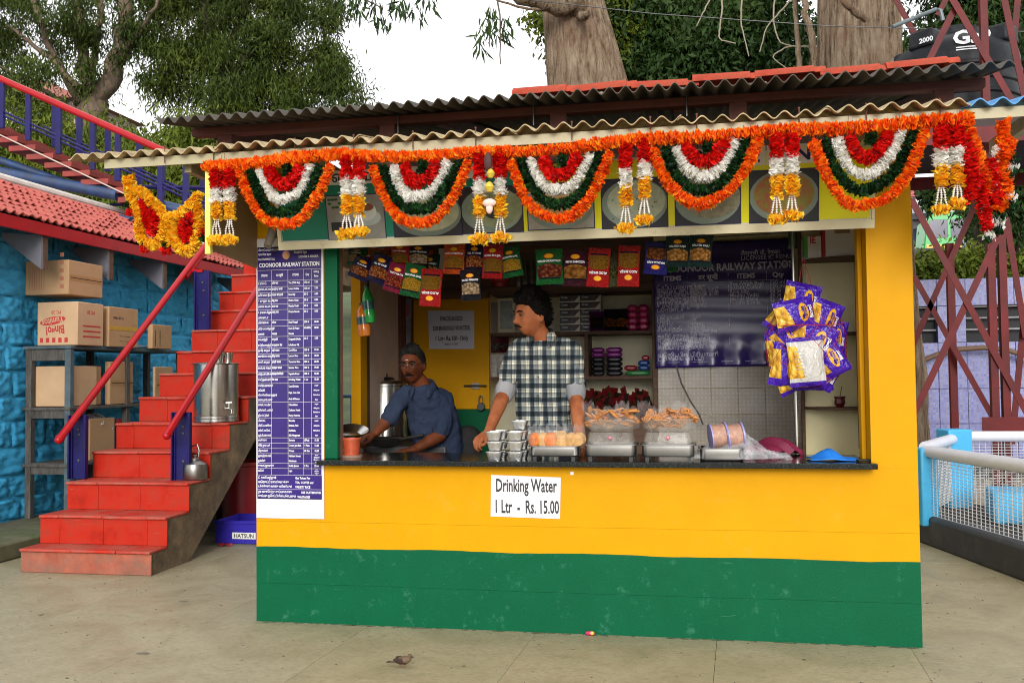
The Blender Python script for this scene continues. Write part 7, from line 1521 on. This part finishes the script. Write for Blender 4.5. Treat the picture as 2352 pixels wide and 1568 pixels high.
def chain(mb, pts, rs, n=14):
    P = np.array(pts, float); t = np.linspace(0, 1, 4*len(P)-3); ti = np.linspace(0, 1, len(P)); Q = np.stack([np.interp(t, ti, P[:, k]) for k in range(3)], 1); rr_ = np.interp(t, ti, rs)
    for _ in range(1): Q[1:-1] = (Q[:-2]+2*Q[1:-1]+Q[2:])/4
    mb.tube(Q, rr_, n); mb.ball(Q[0], rr_[0]*.99, 12); mb.ball(Q[-1], rr_[-1]*.99, 12)
def hand(mb, w, d, nrm, side, curl=.5):
    w = np.array(w, float); d = np.array(d, float); d /= np.linalg.norm(d); n = np.array(nrm, float); n -= d*(n@d); n /= np.linalg.norm(n); s = np.cross(d, n)*side
    for i in range(4):
        k = w+d*(.088-.006*abs(i-1.2))+s*(i-1.5)*.0205; chain(mb, [w+s*(i-1.5)*.012, (w+k)/2-n*.004, k], [.016, .0145, .0115], 10)
        L_ = (.068, .078, .072, .056)[i]; p = k; a = 0
        for q, f in enumerate((.45, .32, .25)):
            a += curl*(.5+.35*q)+.05*i; p2_ = p+(d*math.cos(a)+n*math.sin(a)+s*(i-1.5)*.06)*L_*f; chain(mb, [p, p2_], [.0098-.0008*q, .0092-.001*q], 10); p = p2_
    t0 = w-s*.024+d*.02; t1 = t0-s*.022+d*.03+n*.012; t2 = t1+d*.03-s*.006+n*.01; chain(mb, [t0, t1], [.016, .012], 10); chain(mb, [t1, t2, t2+d*.02+s*.006+n*.004], [.012, .0105, .009], 10)
def headpts(mod=None):
    n, k = 64, 52; ph = np.linspace(-PI/2+.01, PI/2-.01, k)[:, None]; th = (np.arange(n)*2*PI/n)[None]
    dx, dy, dz = np.cos(ph)*np.cos(th), np.cos(ph)*np.sin(th), np.sin(ph)+0*th
    x, y, z = .076*dx, .097*dy, .120*dz; t = np.clip(-z/.12, 0, 1); x = x*(1-.27*t**1.6); y = np.where(y > 0, y*(1-.42*t), y*(1-.05*t)); fr = np.clip(-dy, 0, 1)**.6
    y = y-.006*fr*t
    def b(cx, cz, sx, sz, a):
        nonlocal y
        for sg in ((1, -1) if cx else (1,)): y = y-a*fr*np.exp(-((x-cx*sg)/sx)**2-((z-cz)/sz)**2)
    b(0, -.030, .012, .014, .027); b(0, -.002, .009, .026, .014); b(.014, -.036, .008, .009, .008); b(.028, .030, .026, .009, .007); b(.031, .010, .016, .012, -.011); b(.042, -.024, .02, .022, .005)
    b(0, -.060, .024, .006, .009); b(0, -.073, .019, .007, .009); b(0, -.0665, .024, .003, -.005); b(0, -.1, .024, .016, .011); b(0, -.046, .008, .008, -.002)
    V = np.stack([x, y, z], 2).reshape(-1, 3); f = [(i*n+j, i*n+(j+1) % n, (i+1)*n+(j+1) % n, (i+1)*n+j) for i in range(k-1) for j in range(n)]+[tuple(range(n-1, -1, -1)), tuple((k-1)*n+j for j in range(n))]
    return V, f
def hairpts(line, thick, seed, wild=.5):
    n, k = 72, 44; ph = np.linspace(-PI/2+.01, PI/2-.01, k)[:, None]; th = (np.arange(n)*2*PI/n)[None]
    dx, dy, dz = np.cos(ph)*np.cos(th), np.cos(ph)*np.sin(th), np.sin(ph)+0*th
    ln_ = np.interp(np.clip(dy/np.maximum(np.hypot(dx, dy), .01), -1, 1), [-1, -.55, -.2, .15, 1], line); cov = np.clip((dz-ln_)/.12, 0, 1); cov = cov*cov*(3-2*cov)
    nz = np.vectorize(lambda a, b, c: mnoise.noise((a*5+seed, b*5, c*5))+.5*mnoise.noise((a*13, b*13+seed, c*13)))(dx, dy, dz)
    r = thick*(.55+.45*np.clip(dz, 0, 1)+.25*np.clip(-dy, 0, 1)*np.clip(dz, 0, 1))*(1+wild*nz); g = 1+(cov*(r+.006)-(1-cov)*.022)/.1
    V = np.stack([.076*dx*g, .097*dy*g, .120*dz*g], 2).reshape(-1, 3); f = [(i*n+j, i*n+(j+1) % n, (i+1)*n+(j+1) % n, (i+1)*n+j) for i in range(k-1) for j in range(n)]
    return V, f, cov.reshape(-1)
hairm = M('black_hair', (.006, .0045, .004), .75, spec=.1, var=.5, scale=40, bump=.6, bscale=120); greyh = M('greying_hair', (.007, .006, .0055), .85, spec=.05, var=.6, scale=14, col2='#3a3835', bump=.6, bscale=120)
eyew = M('eye_white', (.10, .08, .07), .25); iris = M('dark_iris', (.01, .006, .004), .15)
def person(label, J, head_c, head_R, hs_, skm, shirtm, hair, line, thick, seed, loc, trous):
    t = thing('person', label, 'person', loc); mb = MB(); RH = np.array(Euler(head_R).to_matrix())
    def H(p): return np.array(p, float)@RH.T*hs_+head_c
    V, f = headpts(); mb.add(H(V), f)
    for sg in (-1, 1): mb.ball(H((sg*.074, .012, -.006)), np.array((.011, .022, .036))*hs_, 12, rot=RH@np.array(Euler((.15, 0, -sg*.35)).to_matrix())); 
    chain(mb, [H((0, .022, -.05)), H((0, .03, -.085)), J['neck'], J['chest']+np.array((0, .02, 0))], [.056, .056, .060, .085], 18)
    for a in ('r', 'l'):
        S_, E_, W_ = (np.array(J[a+q]) for q in 'sew'); chain(mb, [S_, (S_+E_)/2, E_], [.044, .045, .042]); chain(mb, [E_, E_+(W_-E_)*.35, W_], [.043, .044, .028]); hand(mb, W_, J[a+'d'], J[a+'n'], J[a+'side'], J[a+'curl'])
    pel = np.array(J['pelvis']); ch_ = np.array(J['chest'])
    chain(mb, [ch_+np.array((0, .02, 0)), (ch_+pel)/2+np.array((0, .015, 0)), pel], [.085, .085, .095], 18)
    for sg in (-1, 1):
        hp = pel+np.array((sg*.09, 0, -.06)); ft = np.array((pel[0]+sg*.10, loc[1]+.02, .2)); chain(mb, [hp, (hp+ft)/2+np.array((0, -.02, 0)), ft], [.075, .055, .035]); chain(mb, [ft+np.array((0, .03, -.015)), ft+np.array((0, -.14, -.02))], [.025, .022])
    body = remesh(fixn(mb.build('body', skm, t, smooth=60)), .0048, 2)
    # shirt
    mb = MB(); k = 36; th = np.arange(k)*2*PI/k; lv = J['torso']; V = []
    for (c, rx, ry, rot) in lv:
        a = np.sign(np.cos(th))*np.abs(np.cos(th))**.8*rx; b = np.sign(np.sin(th))*np.abs(np.sin(th))**.85*ry; V.append(np.stack([c[0]+a*math.cos(rot)-b*math.sin(rot), c[1]+a*math.sin(rot)+b*math.cos(rot), np.full(k, c[2])], 1))
    mb.add(np.concatenate(V), [(i*k+j, i*k+(j+1) % k, (i+1)*k+(j+1) % k, (i+1)*k+j) for i in range(len(lv)-1) for j in range(k)]+[tuple(range(k-1, -1, -1)), tuple((len(lv)-1)*k+j for j in range(k))])
    for a in ('r', 'l'):
        S_, E_ = np.array(J[a+'s']), np.array(J[a+'e']); e2 = S_+(E_-S_)*J.get('sleeve', 1.0); nk = np.array(J['neck']); cm__ = nk+(S_-nk)*.30+np.array((0, .012, -.022))
        chain(mb, [cm__, (cm__+S_)/2+np.array((0, 0, .004)), S_+np.array((0, 0, -.010)), S_+(e2-S_)*.5, e2], [.048, .058, .063, .062, .059], 18)
    sh_ = remesh(fixn(mb.build('shirt', shirtm, t, smooth=60)), .008, 5)
    for nm, sc__, stn in (('fold_large', .13, .034), ('fold_small', .045, .013)):
        tx__ = bpy.data.textures.get(nm) or bpy.data.textures.new(nm, 'CLOUDS'); tx__.noise_scale = sc__; dm = sh_.modifiers.new('fold', 'DISPLACE'); dm.texture = tx__; dm.strength = stn; dm.mid_level = .5; dm.texture_coords = 'LOCAL'
    mb = MB()
    for sg in (-1, 1):
        hp = pel+np.array((sg*.085, 0, .06)); ft = np.array((pel[0]+sg*.10, loc[1]+.02, .22)); chain(mb, [hp, (hp+ft)/2+np.array((0, -.02, 0)), ft], [.10, .085, .075], 16)
    remesh(mb.build('trousers', trous, t, smooth=60), .012, 3)
    V, f, cov = hairpts(line, thick, seed, .75); mb = MB().add(H(V), f)
    # short locks on top of the cap
    idx = np.nonzero(cov > .6)[0]; g_ = np.random.default_rng(seed); idx = g_.choice(idx, 2200); P = V[idx]; D = P/np.linalg.norm(P, axis=1)[:, None]*.55+g_.normal(size=P.shape)*.45; D[:, 1] += .35; D[:, 2] -= .25; D /= np.linalg.norm(D, axis=1)[:, None]; Sd = np.cross(D, g_.normal(size=P.shape)); Sd /= np.linalg.norm(Sd, axis=1)[:, None]
    L_ = thick*g_.uniform(.3, .9, (len(P), 1)); A = P*.985
    Q = np.stack([A+Sd*.004, A+D*L_, A-Sd*.004], 1).reshape(-1, 3); mb.add(H(Q), np.arange(len(Q)).reshape(-1, 3)); mb.build('hair', hair, t, smooth=50)
    for sg in (-1, 1):
        e = MB().ball(H((sg*.031, -.0795, .010)), .0108*hs_, 14).build('eye', eyew, t); MB().ball(H((sg*.031-.001, -.0885, .0095)), np.array((.0068, .0052, .0068))*hs_, 10).build('iris', iris, e)
        chain(b_ := MB(), [H((sg*.012, -.0995, .026)), H((sg*.03, -.0985, .033)), H((sg*.05, -.086, .028))], [.004, .0052, .0025], 8); b_.build('eyebrow', hairm, t)
        chain(b_ := MB(), [H((sg*.018, -.0895, .0185)), H((sg*.031, -.0915, .0195)), H((sg*.044, -.084, .016))], [.003, .0042, .003], 8); b_.build('eyelid', skm, t)
    for sg in (-1, 1):
        chain(b_ := MB(), [H((sg*.019, -.0905, .0150)), H((sg*.031, -.0935, .0165)), H((sg*.045, -.0835, .0125))], [.0012, .0018, .0012], 6); b_.build('lash_line', hairm, t)
    chain(b_ := MB(), [H((-.030, -.090, -.058)), H((-.014, -.1035, -.0525)), H((0, -.1055, -.0515)), H((.014, -.1035, -.0525)), H((.030, -.090, -.058))], [.003, .0062, .0058, .0062, .003], 8); b_.build('moustache', hairm, t)
    chain(b_ := MB(), [H((-.020, -.0985, -.0665)), H((0, -.1055, -.0665)), H((.020, -.0985, -.0665))], [.002, .0028, .002], 6); b_.build('mouth', M('mouth_dark', (.05, .012, .01), .5), t)
    return t, H
def pY(x, y, yy): return np.array(onY(x, y, yy))
CT = CZ+.022
hc = pY(1221, 724, .50)
J1 = dict(neck=pY(1243, 772, .55), chest=pY(1250, 822, .58), pelvis=np.array((1.67, .64, .98)),
    rs=pY(1187, 800, .54), re=pY(1160, 898, .48), rw=pY(1122, 992, .26), rd=(-.55, -.62, -.45), rn=(.1, .2, -1), rside=-1, rcurl=.75,
    ls=pY(1316, 802, .60), le=pY(1323, 900, .56), lw=pY(1332, 992, .36), ld=(.15, -.8, -.25), ln=(0, .1, -1), lside=1, lcurl=.6, sleeve=.98)
J1['rw'][2] = max(J1['rw'][2], CT+.035); J1['lw'][2] = CT+.03
def lvl(px, py, y, rx, ry, rot): return (pY(px, py, y), rx, ry, rot)
J1['torso'] = [lvl(1246, 1075, .63, .170, .118, .12), lvl(1246, 1000, .62, .168, .115, .12), lvl(1248, 930, .61, .176, .12, .14), lvl(1250, 865, .60, .188, .122, .16), lvl(1252, 815, .58, .186, .11, .18), lvl(1251, 790, .575, .150, .09, .18), lvl(1247, 776, .59, .088, .066, .18), lvl(1244, 766, .61, .062, .048, .18)]
t1, H1 = person('young man in a rolled-sleeve plaid shirt leaning on the counter and looking aside', J1, hc, (.10, .05, R(-50)), 1.09, skin('warm_brown_skin', '#80452a', '#a5633f', '#b87850'), plaid(), hairm, [.50, .42, .02, -.12, -.62], .029, 4, (1.67, .62, .16), cloth('dark_trousers', (.02, .02, .03), (.035, .035, .045)))
lincuff = cloth('cuff_cloth', (.20, .20, .215), (.31, .305, .31))
for a in ('r', 'l'):
    S_, E_ = J1[a+'s'], J1[a+'e']; d = (E_-S_)/np.linalg.norm(E_-S_); chain(b_ := MB(), [E_-d*.028, E_+d*.0, E_+d*.022], [.0625, .0635, .060], 20); remesh(b_.build('cuff', lincuff, t1, smooth=60), .008, 2)
ck = J1['neck']; cs = plaid()
mb = MB(); k = 30
for sg in (-1, 1):
    P0 = []
    for i in range(10):
        a = PI/2+sg*(i/9)*2.5; rx, ry = .070, .072; x, y = rx*math.cos(a), ry*math.sin(a); dn = .012*i/9+.03*(i/9)**2
        fq = (i/9)**2; P0 += [(ck[0]+x*.95, ck[1]+y*.95+.006-.004*fq, ck[2]+.058-dn*1.2), (ck[0]+x*(1.42-.12*fq), ck[1]+y*1.36+.004-.034*fq, ck[2]+.008-dn*1.25-(.032 if i > 7 else 0))]
    mb.add(P0, [(2*i, 2*i+1, 2*i+3, 2*i+2) for i in range(9)])
o = mb.build('collar', cs, t1, smooth=60); s_ = o.modifiers.new('s', 'SOLIDIFY'); s_.thickness = .006
for py in (823, 865, 908, 946, 985):
    c = pY(1236, py, .452); MB().ball(c, (.0055, .004, .0055), 8).build('button', black, t1)
# older man
hc2 = pY(948, 838, .90)
J2 = dict(neck=pY(972, 886, .98), chest=pY(985, 930, 1.05), pelvis=np.array((.92, 1.22, .93)),
    rs=pY(926, 905, .97), re=pY(893, 962, .86), rw=pY(862, 995, .82), rd=(-.75, -.5, -.35), rn=(0, .1, -1), rside=-1, rcurl=.9,
    ls=pY(1026, 918, 1.06), le=pY(1012, 1000, .96), lw=pY(950, 1032, .82), ld=(-.8, -.5, -.1), ln=(0, .1, -1), lside=1, lcurl=.7, sleeve=.93)
J2['torso'] = [lvl(1020, 1085, 1.16, .175, .125, .1), lvl(1010, 1030, 1.13, .178, .125, .1), lvl(1000, 985, 1.10, .182, .125, .1), lvl(990, 940, 1.06, .178, .115, .1), lvl(982, 912, 1.02, .145, .10, .1), lvl(976, 893, .99, .085, .082, .1), lvl(973, 884, .98, .064, .066, .1)]
bsh = cloth('blue_grey_shirt', (.017, .026, .052), (.03, .042, .075))
t2, H2 = person('older man with glasses and moustache in a blue-grey shirt bending over the worktop', J2, hc2, (.12, -.05, R(-4)), 1.02, skin('dark_brown_skin', '#4a2413', '#6b3820', '#80482c'), bsh, greyh, [.60, .46, .0, -.12, -.62], .013, 12, (.92, 1.2, .16), cloth('dark_trousers2', (.02, .02, .02), (.03, .03, .03)))
mb = MB(); k = 24
for sg in (-1, 1):
    P0 = []
    for i in range(10):
        a = PI/2+sg*(i/9)*2.5; x, y = .07*math.cos(a), .072*math.sin(a); dn = .012*i/9+.03*(i/9)**2; ck = J2['neck']
        fq = (i/9)**2; P0 += [(ck[0]+x*.95, ck[1]+y*.95-.004*fq, ck[2]+.05-dn*1.2), (ck[0]+x*(1.45-.12*fq), ck[1]+y*1.4-.034*fq, ck[2]+.0-dn*1.25-(.032 if i > 7 else 0))]
    mb.add(P0, [(2*i, 2*i+1, 2*i+3, 2*i+2) for i in range(9)])
o = mb.build('collar', bsh, t2, smooth=60); s_ = o.modifiers.new('s', 'SOLIDIFY'); s_.thickness = .006
for i_, (px, py) in enumerate(((966, 925), (972, 960), (976, 995), (978, 1025))): MB().ball(pY(px, py, .925+.012*i_), (.0055, .004, .0055), 8).build('button', black, t2)
gl = MB()
for sg in (-1, 1):
    gl.tube([H2((sg*.031+.021*math.cos(a), -.106+.004*abs(math.cos(a)), .008+.017*math.sin(a))) for a in np.linspace(0, 2*PI, 20)], .0016, 6); gl.tube([H2((sg*.052, -.101, .012)), H2((sg*.078, -.03, .014)), H2((sg*.08, .02, .012))], .0016, 6)
gl.tube([H2((-.010, -.110, .012)), H2((0, -.113, .015)), H2((.010, -.110, .012))], .0016, 6); gl.build('glasses', M('glasses_frame', (.12, .09, .06), .3, .6), t2)
MB().box(H2((0, -.0985, .045)), (.018, .003, .004)).build('forehead_mark', M('ash_mark', (.6, .55, .5), .8), t2)
# stubble of the young man is in the skin; the sparrow
bl_ = onZ(926, 1533, 0); sp_ = thing('sparrow', 'small brown sparrow standing on the paving in front of the green wall', 'bird', (bl_[0], bl_[1], 0))
bx, by = float(bl_[0]), float(bl_[1])
def B(x, z, y=0): return np.array((bx+x, by+y-x*.12, z))
mb = MB(); chain(mb, [B(-.038, .030), B(-.02, .033), B(.006, .036), B(.028, .045), B(.034, .055)], [.008, .018, .0215, .016, .0125], 16); mb.ball(B(.036, .0585), .0135, 12); chain(mb, [B(-.036, .030), B(-.06, .026)], [.008, .005], 8)
remesh(mb.build('body', M('sparrow_body', (.10, .05, .025), .8, var=.5, scale=60, col2='#77604a'), sp_, smooth=60), .003, 3)
MB().bar(B(-.045, .028), B(-.088, .022), .016, .004).build('tail', M('sparrow_dark', (.035, .022, .015), .8, var=.4, scale=60), sp_, bev=.001)
for sg in (-1, 1): MB().ball(B(-.012, .038, sg*.0185), (.034, .005, .013), 12, rot=(0, .18, 0)).build('wing', M('sparrow_wing', (.12, .045, .02), .8, var=.7, scale=90, col2='#2a1a10'), sp_); MB().lathe([(.001, -.008), (.0017, -.008), (.0017, .02), (.001, .02)], B(.002, .010, sg*.009), 6).tube([B(-.004, .002, sg*.009), B(.012, .002, sg*.009)], .0014, 5).build('leg', M('bird_leg', (.25, .14, .1), .6), sp_); MB().ball(B(.041, .061, sg*.011), .0022, 8).build('eye', iris, sp_)
MB().lathe([(.0048, 0), (.003, .006), (.0006, .013)], B(.048, .058), 8, rot=(0, PI/2+.2, 0)).build('beak', M('beak_grey', (.06, .045, .04), .5), sp_)
flush_text()
